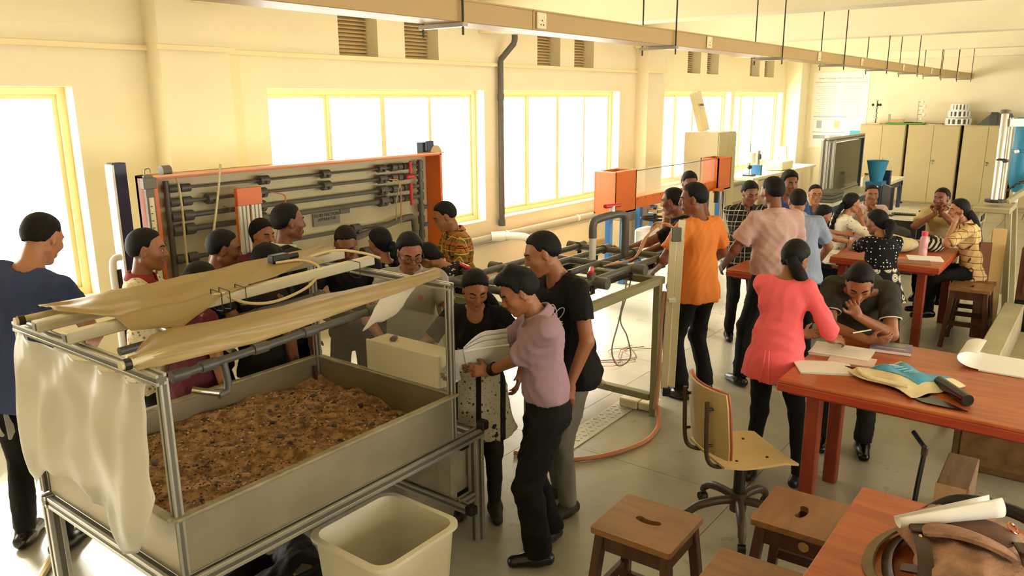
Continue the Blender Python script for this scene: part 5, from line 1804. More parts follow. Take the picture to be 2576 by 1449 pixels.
MB().lathe([(.04, 0), (.085, .08), (.105, .2), (.105, .46), (.118, .465), (.118, .485), (.105, .49), (.105, .82), (.09, .85)], (10.75, .84, 1.22), 24).build('cylinder_body', mat('bright_blue_plastic', '2E86AE', .4), bc, smooth=True)
MB().cyl((10.75, .84, 1.1), (10.75, .84, 1.22), .03, n=12).build('outlet', M_WHITE, bc)
MB().cyl((10.65, .87, 1.69), (10.61, .89, 1.69), .02, n=8).build('clip', M_WHITE, bc)
MB().cyl((10.75, .84, .0), (10.75, .84, 1.1), .03, n=10).build('support_rod', M_STEEL, bc)
# wooden cupboard with chairs and panels stored beside the machine
wc = thing('wooden_crate_desk', 'dark wooden cupboard with metal handle by the test machine', 'cupboard', (8.7, .35, 0))
M_DKW = mat('dark_red_wood', '5E3320', .5, var=.15, scale=3, stretch=(6, 1, 6))
MB().span((8.45, .1, .45), (9.3, .55, .95), ch=.006).build('cupboard_body', M_DKW, wc)
MB().span((8.43, .14, .5), (8.45, .5, .9)).build('cupboard_door', M_DKW, wc)
MB().span((8.4, .25, .72), (8.43, .42, .78), ch=.004).build('handle', M_STEEL, wc)
MB().span((8.45, .1, 0), (9.3, .55, .45)).build('plinth', M_BLACK, wc)
pk = thing('plywood_sheet', 'pale plywood panel leaning against the test machine', 'panel', (8.6, .78, 0))
MB().bar((8.55, .74, .02), (8.62, .76, 1.08), .12, .03, ch=.003, roll=.3).build('panel_board', mat('ply_pale', 'C9A668', .6), pk)
MB().bar((8.50, .83, .02), (8.56, .85, .95), .10, .03, ch=.003, roll=.3).build('panel_board', mat('brown_ply', '7A4A2A', .6, var=.1, scale=5), pk)

# concrete channel along the right
cc = thing('concrete_channel', 'long low concrete channel running along the right of the room', 'channel', (8.4, .35, 0))
M_CONC = mat('pale_concrete', 'A59A76', .8, var=.1, scale=4, bump=.15, bscale=25)
MB().span((5.9, .46, 0), (8.35, .62, .44), ch=.008).build('channel_wall', M_CONC, cc)
MB().span((5.9, -.4, 0), (8.35, -.25, .44), ch=.008).build('channel_wall', M_CONC, cc)
MB().span((5.9, -.25, 0), (8.35, .46, .18)).build('channel_bed', M_CONC, cc)
MB().cyl((5.95, .72, .09), (8.3, .72, .09), .025, n=10).build('side_pipe', M_STEEL, cc)
MB().box((6.05, .56, .47), (.2, .22, .06), ch=.006).build('loose_slab', mat('slab_tan', 'A9996E', .8), cc)
# window bench instruments
wn = thing('window_bench', 'cream workbench below the far windows', 'bench', (16, 5.7, 0))
MB().span((14.5, 5.35, .78), (18.4, 6.1, .83), ch=.004).build('bench_top', mat('bench_cream', 'E2D2A2', .5), wn)
for x in (14.6, 16.5, 18.3):
    for y in (5.4, 6.0):
        MB().span((x - .03, y - .03, 0), (x + .03, y + .03, .78)).build('bench_leg', M_CREAMP, wn)
wi = thing('beam_balance', 'white cylinder instrument on a thin rod by the far window', 'instrument', (14.95, 5.6, .83))
MB().cyl((14.95, 5.6, .83), (14.95, 5.6, 1.45), .008, n=6).build('rod', M_DARKMETAL, wi)
MB().cyl((14.95, 5.6, 1.08), (14.95, 5.6, 1.28), .10, n=18).build('drum', M_WHITE, wi, smooth=True)
MB().ball((14.95, 5.6, 1.0), (.05, .05, .04), 10, 6).build('weight', M_BLACK, wi, smooth=True)
MB().box((14.95, 5.6, .845), (.2, .2, .03), ch=.004).build('base', M_DARKMETAL, wi)
wj = thing('column_instrument', 'narrow grey column instrument on the bench by the far window', 'instrument', (15.35, 5.6, .83))
MB().span((15.3, 5.57, .83), (15.42, 5.66, 1.3), ch=.005).build('column', mat('gauge_pale', 'A9A284', .5), wj)
MB().box((15.33, 5.55, 1.18), (.08, .05, .1), ch=.005).build('gauge', M_BLACK, wj)
MB().box((15.2, 5.55, .93), (.08, .2, .2), ch=.005).build('blue_block', M_BLUE, wj)
wk = thing('cream_case', 'slanted cream instrument case at the end of the window bench', 'case', (16.7, 5.6, .83))
MB().box((16.6, 5.6, .93), (.7, .4, .18), ch=.02).build('case_body', M_CREAMP, wk)
MB().bar((16.9, 5.6, 1.0), (16.95, 5.65, 1.3), .16, .05, ch=.01).build('case_lid', M_CREAMP, wk)
# ---------------------------------------------------------------- tables
from mathutils.geometry import tessellate_polygon
def wood(name, c1, c2, rough=.38, st=(1.2, 9, 9), sc=2.2):
    m = bpy.data.materials.new(name)
    m.use_nodes = True
    nb = NB(m)
    b = m.node_tree.nodes['Principled BSDF']
    tc = nb.new('ShaderNodeTexCoord')
    mp = nb.new('ShaderNodeMapping')
    mp.inputs['Scale'].default_value = st
    nb.link(tc.outputs['Object'], mp.inputs[0])
    n = nb.new('ShaderNodeTexNoise')
    n.inputs['Scale'].default_value = sc
    n.inputs['Detail'].default_value = 7
    n.inputs['Distortion'].default_value = .6
    nb.link(mp.outputs[0], n.inputs['Vector'])
    r = nb.new('ShaderNodeValToRGB')
    r.color_ramp.elements[0].position, r.color_ramp.elements[1].position = .32, .7
    r.color_ramp.elements[0].color, r.color_ramp.elements[1].color = lin(c1), lin(c2)
    nb.link(n.outputs[0], r.inputs[0])
    nb.link(r.outputs[0], b.inputs['Base Color'])
    b.inputs['Roughness'].default_value = rough
    MATS[name] = m
    return m
M_TOP = wood('red_brown_table_top', 'A24C24', 'C46A34', .34, (9, 1.2, 9))
M_EDGE = wood('red_table_edge', '9C351A', 'B4482A', .36, (9, 1.2, 9))
M_TLEG = wood('red_table_leg', '7C2E18', '953C20', .4, (9, 9, 1.2))
M_STOOL = wood('brown_stool_wood', '7C5434', '94683F', .33, (2, 9, 9))
M_STOOLD = wood('dark_stool_wood', '3E2012', '54301C', .36, (9, 9, 2))
def table(label, x0, x1, y0, y1, h, legs, name='lab_table'):
    t = thing(name, label, 'table', ((x0 + x1) / 2, (y0 + y1) / 2, 0), 0, 'red brown laboratory tables')
    tp = MB().span((x0 + .004, y0 + .004, h - .018), (x1 - .004, y1 - .004, h), ch=.004).build('table_top', M_TOP, t)
    MB().span((x0, y0, h - .062), (x1, y1, h - .018), ch=.006).build('edge_band', M_EDGE, t)
    MB().span((x0 + .05, y0 + .05, h - .085), (x1 - .05, y1 - .05, h - .062)).build('apron', M_TLEG, t)
    for x, y in legs:
        MB().span((x - .038, y - .038, 0), (x + .038, y + .038, h - .085), ch=.006).build('leg', M_TLEG, t)
    return t
TH = .83
table('red brown table with scattered papers where two students work', 4.0, 5.06, -1.3, 1.275, TH, ((4.12, 1.10), (4.68, 1.12), (4.12, -1.1), (4.94, -1.1)))
table('far red brown table crowded with bags and seated students', 7.62, 9.1, 1.08, 2.02, TH, ((7.86, 1.25), (8.98, 1.2), (7.74, 1.92), (8.98, 1.92)))
table('red brown table corner holding the canvas backpack', 1.6, 3.02, -1.2, .605, TH, ((2.92, .5), (2.92, -1.1), (1.7, -1.1), (1.7, .5)))
table('red brown table hidden among the students at the flume', 6.52, 7.02, 2.2, 2.6, TH, ((6.62, 2.25), (6.96, 2.25), (6.62, 2.38), (6.96, 2.38)))

# ---------------------------------------------------------------- stools
def holed_plate(mb, outer, hole, z0, z1):
    o3 = [Vector((p[0], p[1], 0)) for p in outer]
    h3 = [Vector((p[0], p[1], 0)) for p in hole]
    tri = tessellate_polygon([o3, h3])
    allp = list(outer) + list(hole)
    n = len(allp)
    def up(t):
        a, b, c = [allp[i] for i in t]
        return (b[0] - a[0]) * (c[1] - a[1]) - (b[1] - a[1]) * (c[0] - a[0]) > 0
    T = [t if up(t) else t[::-1] for t in tri]
    vs = [(p[0], p[1], z1) for p in allp] + [(p[0], p[1], z0) for p in allp]
    fs = [tuple(t) for t in T] + [tuple(i + n for i in t[::-1]) for t in T]
    no = len(outer)
    for i in range(no):
        j = (i + 1) % no
        fs.append((n + i, n + j, j, i))
    nh = len(hole)
    for i in range(nh):
        a, b = no + i, no + (i + 1) % nh
        fs.append((a, b, n + b, n + a) if True else None)
    mb.add(vs, fs)
def rrect(hx, hy, r, n=4):
    out = []
    for cx, cy, a0 in ((1, 1, 0), (-1, 1, 90), (-1, -1, 180), (1, -1, 270)):
        for k in range(n + 1):
            a = math.radians(a0 + 90 * k / n)
            out.append((cx * (hx - r) + r * math.cos(a), cy * (hy - r) + r * math.sin(a)))
    return out
def bean(n=7, R=.085, half=.5, w=.017):
    out = []
    for k in range(n + 1):
        a = -half + 2 * half * k / n
        out.append(((R + w) * math.sin(a), (R + w) * math.cos(a) - R))
    for k in range(1, 4):
        t = PI * k / 4
        a = half
        out.append((R * math.sin(a) + w * math.cos(t - 0) * math.sin(a) + w * math.sin(t) * math.cos(a), R * math.cos(a) - R + w * math.cos(t) * math.cos(a) - w * math.sin(t) * math.sin(a)))
    for k in range(n + 1):
        a = half - 2 * half * k / n
        out.append(((R - w) * math.sin(a), (R - w) * math.cos(a) - R))
    for k in range(1, 4):
        t = PI + PI * k / 4
        a = -half
        out.append((R * math.sin(a) + w * math.cos(t) * math.sin(a) + w * math.sin(t) * math.cos(a), R * math.cos(a) - R + w * math.cos(t) * math.cos(a) - w * math.sin(t) * math.sin(a)))
    return out[::-1]
SH = .575
def make_stool():
    t = thing('wooden_stool', 'x', 'stool', (0, 0, 0))
    mb = MB()
    holed_plate(mb, rrect(.179, .172, .012), bean(), SH - .026, SH)
    mb.build('seat', M_STOOL, t, local=True)
    for sx in (-1, 1):
        for sy in (-1, 1):
            MB().bar((sx * .145, sy * .13, SH - .026), (sx * .195, sy * .18, 0), .042, ch=.004).build('leg', M_STOOLD, t, local=True)
    for s_ in (-1, 1):
        MB().span((-.15, s_ * .135 - .01, SH - .105), (.15, s_ * .135 + .01, SH - .026)).build('apron', M_STOOLD, t, local=True)
        MB().span((s_ * .15 - .01, -.135, SH - .105), (s_ * .15 + .01, .135, SH - .026)).build('apron', M_STOOLD, t, local=True)
        MB().bar((-.18, s_ * .162, .17), (.18, s_ * .162, .17), .022, .045).build('stretcher', M_STOOLD, t, local=True)
        MB().bar((s_ * .177, -.17, .24), (s_ * .177, .17, .24), .022, .045).build('stretcher', M_STOOLD, t, local=True)
    return t
st0 = make_stool()
stools = [(2.68, 1.345, 1.60, 'brown wooden stool with hand slot standing clear beside the white bin'),
          (3.145, .845, 3.17, 'brown wooden stool with hand slot tucked beside the backpack table'),
          (2.52, .835, 1.60, 'brown wooden stool cut off by the bottom edge of the picture'),
          (8.25, .89, .03, 'empty dark wooden stool with a pale tag at the far table'),
          (8.66, .90, .06, 'dark wooden stool under the woman in the yellow checked shirt'),
          (8.60, 2.27, .2, 'dark wooden stool under the woman in the white printed top'),
          (9.40, 2.13, .1, 'dark wooden stool under the man hiding his mouth'),
          (7.18, 1.44, .2, 'dark wooden stool under the woman in polka dots'),
          (9.52, 1.37, .1, 'dark wooden stool under the man in the beige shirt'),
          (7.97, 2.42, .1, 'dark wooden stool under the seated student in black'),
          (8.80, 2.60, .1, 'dark wooden stool under the man in spectacles and blue')]
STOOLS = []
for i, (x, y, a, l) in enumerate(stools):
    if i == 0:
        st0.location = (x, y, 0)
        st0.rotation_euler = (0, 0, a)
        tag(st0, l, 'stool', 'brown wooden laboratory stools')
        STOOLS.append(st0)
    else:
        STOOLS.append(dup(st0, (x, y, 0), a, l, 'brown wooden laboratory stools'))
MB().box((0.06, -.146, SH - .06), (.06, .004, .03)).build('paper_tag', M_CREAMP, STOOLS[3], local=True)
STOOLS[3].children[-1].matrix_basis = Matrix.Rotation(-PI / 2, 4, 'Z')
MB().cyl((.1605, .05, SH - .065), (.164, .05, SH - .065), .022, n=14).build('paper_tag', mat('tan_sticker', 'A9824C', .6), STOOLS[1], local=True)

# ---------------------------------------------------------------- swivel chair
sc_ = thing('swivel_chair', 'plywood swivel chair with red edged backrest on a brown star base', 'chair', (3.93, 1.40, 0))
M_PLY = mat('pale_plywood', 'CDB27A', .42, var=.05, scale=3)
M_PEDGE = mat('red_ply_edge', 'A8503A', .45)
M_BRB = mat('brown_metal', '4A3828', .45)
cx_, cy_ = 3.93, 1.36
hd_ = math.radians(-38)          # direction the chair faces
f_ = Vector((math.cos(hd_), math.sin(hd_), 0))
l_ = Vector((-math.sin(hd_), math.cos(hd_), 0))
O = Vector((3.845, 1.385, 0))
def CP(a, b, z):
    return O + f_ * a + l_ * b + Vector((0, 0, z))
def seat_fn(u, v):
    a, b = -.21 + .42 * u, -.215 + .43 * v
    k = 1 - .12 * max(0, .25 - u) * 4 * abs(v - .5) * 2
    return CP(a, b * k, .445 + .018 * (1 - math.cos((u - .5) * 2.4)) + .03 * (v - .5) ** 2 - .03 * max(0, u - .8) * 4)
st_ = MB().grid(seat_fn, 14, 10, .012).build('seat', M_PLY, sc_, smooth=True)
for a, b in ((-.1, -.12), (-.1, .12), (.08, -.12), (.08, .12)):
    p = seat_fn((a + .21) / .42, (b + .215) / .43)
    MB().cyl(p, p + Vector((0, 0, .004)), .008, n=8).build('screw', M_BLACK, st_)
def back_fn(u, v):
    b = -.205 + .41 * u
    z = .50 + .36 * v
    return CP(-.235 - .035 * v + .05 * (abs(u - .5) * 2) ** 2, b * (1 - .15 * max(0, abs(v - .5) - .3) * 2), z)
bk_ = MB().grid(back_fn, 12, 12, .013).build('backrest', M_PLY, sc_, smooth=True)
edge = [back_fn(0, k / 8) for k in range(9)] + [back_fn(k / 8, 1) for k in range(1, 9)] + [back_fn(1, 1 - k / 8) for k in range(1, 9)]
MB().tube([p + f_ * .006 for p in edge], .008, 6).build('backrest_edge', M_PEDGE, bk_, smooth=True)
for b in (-.12, .12):
    MB().tube(spline([CP(-.29, b, .80), CP(-.285, b, .62), CP(-.275, b, .50), CP(-.24, b, .445), CP(-.16, b * .9, .425), CP(0, b * .6, .42)], 5), .012, 8).build('frame_tube', M_BRB, sc_, smooth=True)
    for z in (.56, .76):
        MB().cyl(CP(-.29, b, z), CP(-.25, b, z), .008, n=8).build('bolt', M_BLACK, sc_)
MB().box(CP(0, 0, .415), (.2, .2, .025), rz=hd_).build('seat_plate', M_BLACK, sc_)
MB().cyl(CP(0, 0, .10), CP(0, 0, .41), .032, n=14).build('gas_column', M_BLACK, sc_, smooth=True)
MB().cyl(CP(0, 0, .09), CP(0, 0, .20), .045, n=14).build('hub', M_BRB, sc_, smooth=True)
for k in range(5):
    a = math.radians(62 + 72 * k)
    d = Vector((math.cos(a), math.sin(a), 0))
    c = Vector((O.x, O.y, 0))
    arm = MB().tube(spline([c + Vector((0, 0, .15)), c + d * .1 + Vector((0, 0, .155)), c + d * .22 + Vector((0, 0, .135)), c + d * .29 + Vector((0, 0, .09)), c + d * .30 + Vector((0, 0, .065))], 4), [.024] * 9 + [.022] * 4 + [.018] * 4, 10).build('base_arm', M_BRB, sc_, smooth=True)
    cs = MB().cyl(c + d * .30 + Vector((-d.y * .02, d.x * .02, .028)), c + d * .30 + Vector((d.y * .02, -d.x * .02, .028)), .027, n=14).build('caster', M_BLACK, arm, smooth=True)

# ---------------------------------------------------------------- papers and things on the near table
def sheet(label, cx, cy, w, l, rz, z=TH, n=1, name='paper_sheet', m=M_PAPER, cat='paper', curl=.0, thick=.0012):
    t = thing(name, label, cat, (cx, cy, z), rz)
    rr = random.Random(int(cx * 100 + cy * 1000))
    for k in range(n):
        a = rr.uniform(-.12, .12) if k else 0
        Rm = Matrix.Rotation(a, 3, 'Z')
        zz = .0006 + k * (thick + .0016)
        def fn(u, v):
            p = Rm @ Vector((-w / 2 + w * u, -l / 2 + l * v, 0))
            return (p.x + .004 * k, p.y, zz + thick + curl * (max(0, u - .6) * 2.5) ** 2 + .001 * math.sin(u * 5 + v * 3) * (1 if curl else 0))
        MB().grid(fn, 8, 6, thick).build('sheet', m, t, local=True, smooth=True)
    return t
sheet('loose white sheets fanned at the corner of the red brown table', 4.33, 1.12, .21, .30, .5, n=3)
p2_ = sheet('thick open stack of written pages beside the woman in coral', 4.66, 1.12, .22, .33, .12, n=4, curl=.008)
for k in range(5):
    MB().span((-.07 + .03 * k, -.1, .0155), (-.068 + .03 * k, .08 - .02 * (k % 2), .0158)).build('ink_line', mat('ink_grey', '9A948A', .8), p2_, local=True)
sheet('thin booklet under the written pages on the red brown table', 4.55, 1.03, .16, .24, .1, n=1, thick=.008, name='booklet', m=mat('pink_paper', 'E8CFC0', .7), cat='booklet')
bk = thing('textbook', 'purple grey textbook at the back edge of the table', 'book', (4.90, .90, TH), .15)
MB().box((0, 0, .010), (.17, .22, .018), ch=.002).build('page_block', M_PAPER, bk, local=True)
cv_ = MB().box((0, 0, .021), (.175, .225, .003)).build('cover', mat('purple_cover', '8A7890', .45), bk, local=True)
MB().box((.03, -.02, .0228), (.05, .11, .0008)).build('cover_panel', mat('green_panel', '8FA080', .5), cv_, local=True)
MB().box((-.04, 0, .0228), (.012, .16, .0008)).build('cover_title', mat('pale_title', 'CFC6D2', .5), cv_, local=True)
nb_ = thing('open_notebook', 'open notebook with one page curling over on the table', 'notebook', (4.92, .30, TH))
MB().grid(lambda u, v: (4.78 + .34 * u, .05 + .38 * v, TH + .010 + .004 * math.sin(u * 3)), 8, 8, .008).build('page_block', M_PAPER, nb_, smooth=True)
def curl_fn(u, v):
    a = v * 3.5
    return (4.78 + .34 * u,   .43 + .09 * math.sin(a) + .04 * v, TH + .012 + .045 * (1 - math.cos(a)) * (1 - .12 * u))
MB().grid(curl_fn, 8, 18, .002).build('turned_page', M_PAPER, nb_, smooth=True)
# blue and cream carrier bag over a black folder
cbg = thing('carrier_bag', 'crumpled cream and blue plastic carrier bag on the table', 'bag', (4.38, .68, TH))
def bagz(u, v):
    return TH + .02 + .03 * math.sin(u * PI) * math.sin(v * PI) + .012 * math.sin(u * 11 + v * 6) * math.sin(v * 9)
B0, BU, BV = Vector((4.47, .90)), Vector((-.20, -.36)), Vector((.22, -.12))
def bagp(u, v, dz=0.0):
    e = 1 + .12 * math.sin(u * 7 + v * 2)
    p = B0 + BU * u + BV * (v - .5) * e * 1.5
    return (p.x, p.y, bagz(u, v) + dz)
MB().grid(lambda u, v: bagp(u, v), 22, 16, .004).build('bag_body', mat('cream_bag', 'EAD9AC', .5), cbg, smooth=True)
MB().grid(lambda u, v: bagp(.08 + .74 * u, .34 + .64 * v, .003), 16, 12, .001).build('blue_print', mat('cyan_print', '35A0CC', .35, var=.1, scale=20), cbg, smooth=True)
MB().tube(spline([bagp(.1, .1, .01), bagp(.35, -.06, .03), bagp(.6, -.02, .02), bagp(.8, .15, .01)], 6), .012, 8).build('bag_handle', mat('cream_bag', 'EAD9AC', .5), cbg, smooth=True)
for k in range(5):
    MB().tube([bagp(.2 + .08 * k, .55, .006), bagp(.24 + .08 * k, .7, .006)], .003, 5).build('print_mark', mat('pale_print', 'A9D2DE', .5), cbg)
bf = thing('black_folder', 'glossy black folder with rolled end under the carrier bag', 'folder', (4.28, .62, TH))
MB().grid(lambda u, v: (4.42 - .34 * u, .90 - .46 * u + .16 * (v - .5) * 1.2 + .04, TH + .006 + .003 * math.sin(u * 6)), 10, 6, .004).build('folder_sheet', mat('gloss_black', '0B0A09', .15), bf, smooth=True)
MB().cyl((4.38, .56, TH + .03), (4.17, .40, TH + .03), .03, n=14).build('rolled_end', mat('gloss_black', '0B0A09', .15), bf, smooth=True)

# ---------------------------------------------------------------- backpack and rolled paper on the corner table
M_CANV = mat('dusty_pink_canvas', 'B88C72', .9, col2='94705A', scale=16, bump=.5, bscale=110)
M_OLVC = mat('olive_canvas', '7A6A48', .9, var=.12, scale=20, bump=.3, bscale=90)
M_LTH = mat('brown_leather', '3E2618', .42, var=.12, scale=14)
bp_ = thing('canvas_backpack', 'dusty pink canvas backpack with leather straps lying on the corner table', 'backpack', (2.5, .2, TH))
F = Field((2.05, -.25, TH - .02), (3.0, .55, TH + .34), .012, .012)
F.put(cone((2.72, .26, TH + .07), (2.30, .10, TH + .075), .08, .095, .05, unit((-.35, .93, 0)), 1.55))
F.put(ell((2.40, .12, TH + .10), (.18, .18, .085), rz_(.4), .05))
F.put(ell((2.66, .22, TH + .095), (.12, .19, .065), rz_(.4), .05))
F.cut((0, 0, TH + .003), (0, 0, -1))
vs, q = F.mesh()
vs = folds(vs, q, .010, 21)
vs[:, 2] = np.maximum(vs[:, 2], TH + .002)
np_mesh('bag_body', vs - np.array((2.5, .2, TH)), q, M_CANV, bp_)
def on(x, y, dz=.0):
    return (x, y, max(TH + .012, TH + .188 + dz - 1.3 * ((x - 2.48) ** 2) - 1.7 * ((y - .15) ** 2)))
def ribbon(pts, w, th, across):
    sp = spline(pts, 6)
    ac = Vector(across).normalized()
    n = len(sp) - 1
    return MB().grid(lambda u, v: sp[min(int(round(u * n)), n)] + ac * (w * (v - .5)), n, 3, th)
MB().grid(lambda u, v: (2.46 + .20 * u - .05 * v, .30 - .24 * v + .07 * u, on(2.46 + .20 * u, .30 - .24 * v, .012)[2] - .06 * u * u), 12, 10, .012).build('top_flap', M_CANV, bp_, smooth=True)
MB().ball((2.60, .17, TH + .158), (.085, .10, .022), 16, 8).build('leather_patch', mat('worn_leather', '5E3826', .5, var=.1), bp_, smooth=True)
for k, y in enumerate((.30, .02)):
    sp_ = [on(2.62, y + .05, -.01), on(2.52, y + .03, .012), on(2.42, y, .014), on(2.32, y - .03, .008), on(2.20, y - .05, -.03), on(2.12, y - .07, -.10)]
    s_ = ribbon(sp_, .042, .007, (-.2, 1, 0)).build('leather_strap', M_LTH, bp_, smooth=True)
    p = on(2.50, y + .02, .026)
    MB().box(p, (.055, .06, .015), rz=.4, ch=.004).build('buckle', M_LTH, s_)
    MB().ball((p[0] - .05, p[1] - .01, p[2] + .0), .007, 8, 6).build('stud', mat('brass', 'C8A860', .25, 1.0), s_, smooth=True)
rg_ = [Vector(on(2.66, .09, .03)) + Vector((.022 * math.cos(t), .014 * math.sin(t), .012 * math.sin(t))) for t in np.linspace(0, 2 * PI, 15)]
MB().tube(rg_, .004, 6, caps=False).build('d_ring', mat('copper', 'C87A5A', .25, 1.0), bp_, smooth=True)
MB().tube(spline([(2.82, .36, TH + .05), (2.86, .26, TH + .12), (2.84, .10, TH + .14), (2.78, -.03, TH + .12)], 6), .022, 8).build('carry_handle', mat('black_webbing', '1B1814', .7), bp_, smooth=True)
for k, m_ in ((0, M_OLVC), (1, M_LTH)):
    ribbon([(2.76, .36 - .05 * k, TH + .05), (2.68, .43 - .04 * k, TH + .028), (2.56, .46 - .05 * k, TH + .02), (2.42, .44 - .06 * k, TH + .018), (2.30, .36 - .05 * k, TH + .03)], .05, .008, (-.5, -.7, .5)).build('shoulder_strap', m_, bp_, smooth=True)
MB().box((2.26, .34, TH + .03), (.12, .1, .05), rz=.3, ch=.01).build('side_pocket', mat('slate_cloth', '3A4040', .8), bp_)
MB().tube(spline([on(2.3, .36, -.1), on(2.34, .2, .0), on(2.36, .02, .0), on(2.34, -.12, -.06)], 6), .008, 6).build('piping', M_LTH, bp_, smooth=True)
ribbon([on(2.36, .34, -.01), on(2.30, .22, .004), on(2.26, .06, .004), on(2.26, -.08, -.01)], .03, .008, (1, 0, .3)).build('pocket_flap', M_LTH, bp_, smooth=True)
rp_ = thing('rolled_paper', 'loosely rolled white paper lying across the canvas backpack', 'paper', (2.68, .22, TH + .25))
def roll(u, v):
    c0, c1 = Vector((2.50, .385, TH + .168)), Vector((2.69, .14, TH + .225))
    d = (c1 - c0).normalized()
    a_, b_, _ = frame_of(d)
    r = .022 + .020 * v
    t = 2.2 + u * 4.2
    return c0 + (c1 - c0) * v + (a_ * math.cos(t) + b_ * math.sin(t)) * r * (1 + .08 * u)
MB().grid(roll, 26, 10, .0015).build('roll_sheet', M_PAPER, rp_, smooth=True, auto=False)
MB().grid(lambda u, v: Vector(roll(.28 + .2 * u, .02 + .16 * v)) * .5 + Vector(roll(.28 + .2 * u, .02 + .16 * v)) * .5 + Vector((0, 0, .0016)), 6, 4, .0004).build('printed_mark', M_BLACK, rp_)
# wooden beam, tool and boards beyond the near table
wb_ = thing('timber_block', 'rough sawn timber block standing on the floor behind the corner table', 'timber', (4.62, .44, 0))
MB().box((4.62, .44, .15), (.44, .155, .30), rz=.02, ch=.006).build('block_body', wood('raw_timber', '8A6A48', 'A88660', .8, (2, 9, 9)), wb_)
MB().box((4.395, .445, .15), (.006, .145, .29), rz=.02).build('end_grain', mat('end_grain', 'C09A70', .85, var=.15, scale=30), wb_)
hn = thing('pump_handle', 'black lever handle with blue grip standing by the timber block', 'lever', (4.36, .66, 0))
MB().tube(spline([(4.34, .60, 0), (4.36, .60, .2), (4.40, .59, .42), (4.42, .585, .47)], 6), .013, 8).build('lever_rod', M_BLACK, hn, smooth=True)
MB().cyl((4.42, .585, .455), (4.52, .67, .50), .013, n=10).build('lever_grip', mat('blue_grip', '2A3442', .5), hn, smooth=True)
MB().box((4.41, .59, .45), (.04, .03, .05), ch=.005).build('pivot', M_BRB, hn)
bx = thing('plywood_box', 'scuffed brown plywood box on the floor under the near table', 'box', (5.6, .1, 0))
MB().box((5.6, .12, .2), (.5, .9, .40), rz=.02, ch=.006).build('box_body', mat('scuffed_ply', '7E5C36', .8, var=.2, scale=8, bump=.1), bx)
MB().box((5.345, .12, .2), (.012, .8, .3), rz=.02).build('box_front', mat('scuffed_ply_front', '8A683E', .8, var=.25, scale=14), bx)

# ---------------------------------------------------------------- far table clutter
wbot = thing('water_bottle', 'translucent pink water bottle on the far table', 'bottle', (8.12, 1.31, TH))
MB().lathe([(.036, 0), (.038, .01), (.038, .06), (.034, .075), (.038, .09), (.038, .17), (.022, .2)], (8.12, 1.31, TH + .001), 18).build('bottle_body', mat('pink_bottle', 'D9A0A0', .25), wbot, smooth=True)
MB().cyl((8.12, 1.31, TH + .2), (8.12, 1.31, TH + .24), .028, n=16).build('bottle_cap', mat('pink_cap', 'E0405E', .4), wbot, smooth=True)
def soft_bag(label, x, y, r, rz, m, strap, name='handbag', cat='bag'):
    t = thing(name, label, cat, (x, y, TH), rz)
    F = Field((-r[0] - .08, -r[1] - .08, -.01), (r[0] + .08, r[1] + .08, r[2] * 2 + .08), .016, .016)
    F.put(ell((0, 0, r[2]), r, None, .03))
    F.put(ell((-.3 * r[0], .2 * r[1], r[2] * .8), (r[0] * .8, r[1] * .9, r[2] * .8), None, .03))
    F.cut((0, 0, .003), (0, 0, -1))
    vs, q = F.mesh()
    vs = folds(vs, q, .009, int(x * 10))
    vs[:, 2] = np.maximum(vs[:, 2], .002)
    np_mesh('bag_body', vs, q, m, t)
    MB().tube(spline([(-r[0] * .6, 0, r[2] * 1.8), (-r[0] * .3, r[1] * .5, r[2] * 2.2), (r[0] * .3, r[1] * .5, r[2] * 2.1), (r[0] * .6, 0, r[2] * 1.7)], 6), .012, 8).build('bag_strap', strap, t, local=True, smooth=True)
    return t
def stripes():
    m = bpy.data.materials.new('black_white_stripes')
    m.use_nodes = True
    nb = NB(m)
    b = m.node_tree.nodes['Principled BSDF']
    tc = nb.new('ShaderNodeTexCoord')
    sp = nb.new('ShaderNodeSeparateXYZ')
    nb.link(tc.outputs['Object'], sp.inputs[0])
    f = nb.math('GREATER_THAN', nb.math('SINE', nb.math('MULTIPLY', nb.math('ADD', sp.outputs[1], nb.math('MULTIPLY', sp.outputs[2], .6)), 150.0)), 0)
    nb.link(nb.mix(f, lin('15120F'), lin('E8E0CC')), b.inputs['Base Color'])
    b.inputs['Roughness'].default_value = .8
    return m
soft_bag('black and white striped bag on the far table beside the pink bottle', 8.55, 1.30, (.17, .12, .07), .4, stripes(), M_BLACK)
soft_bag('cream cloth bag heaped on the middle of the far table', 8.35, 1.56, (.2, .17, .065), .2, mat('cream_cloth', 'E2D2A8', .85), mat('cream_strap', 'D9C79A', .8), 'cloth_bag')
soft_bag('dark grey backpack lying on the back of the far table', 8.80, 1.72, (.22, .17, .085), .3, mat('charcoal_cloth', '2B2822', .8), M_BLACK, 'backpack', 'backpack')
for l, x, y, rz, m, th in (('orange folder on the front edge of the far table', 7.86, 1.45, .4, mat('orange_card', 'D9823A', .6), .003),
                           ('white notepad on the far table corner near the bottle', 8.0, 1.27, .3, M_PAPER, .012),
                           ('brown clipboard at the far table front edge', 7.78, 1.33, .2, mat('brown_clip', '8E6242', .6), .004),
                           ('white papers in front of the man in beige on the far table', 8.85, 1.22, .1, M_PAPER, .002),
                           ('open white exercise book under the hands of the student in black', 7.85, 2.15, .1, M_PAPER, .004)):
    sheet(l, x, y, .21, .29, rz, TH, 1, 'paper_pad', m, 'papers', 0, th)
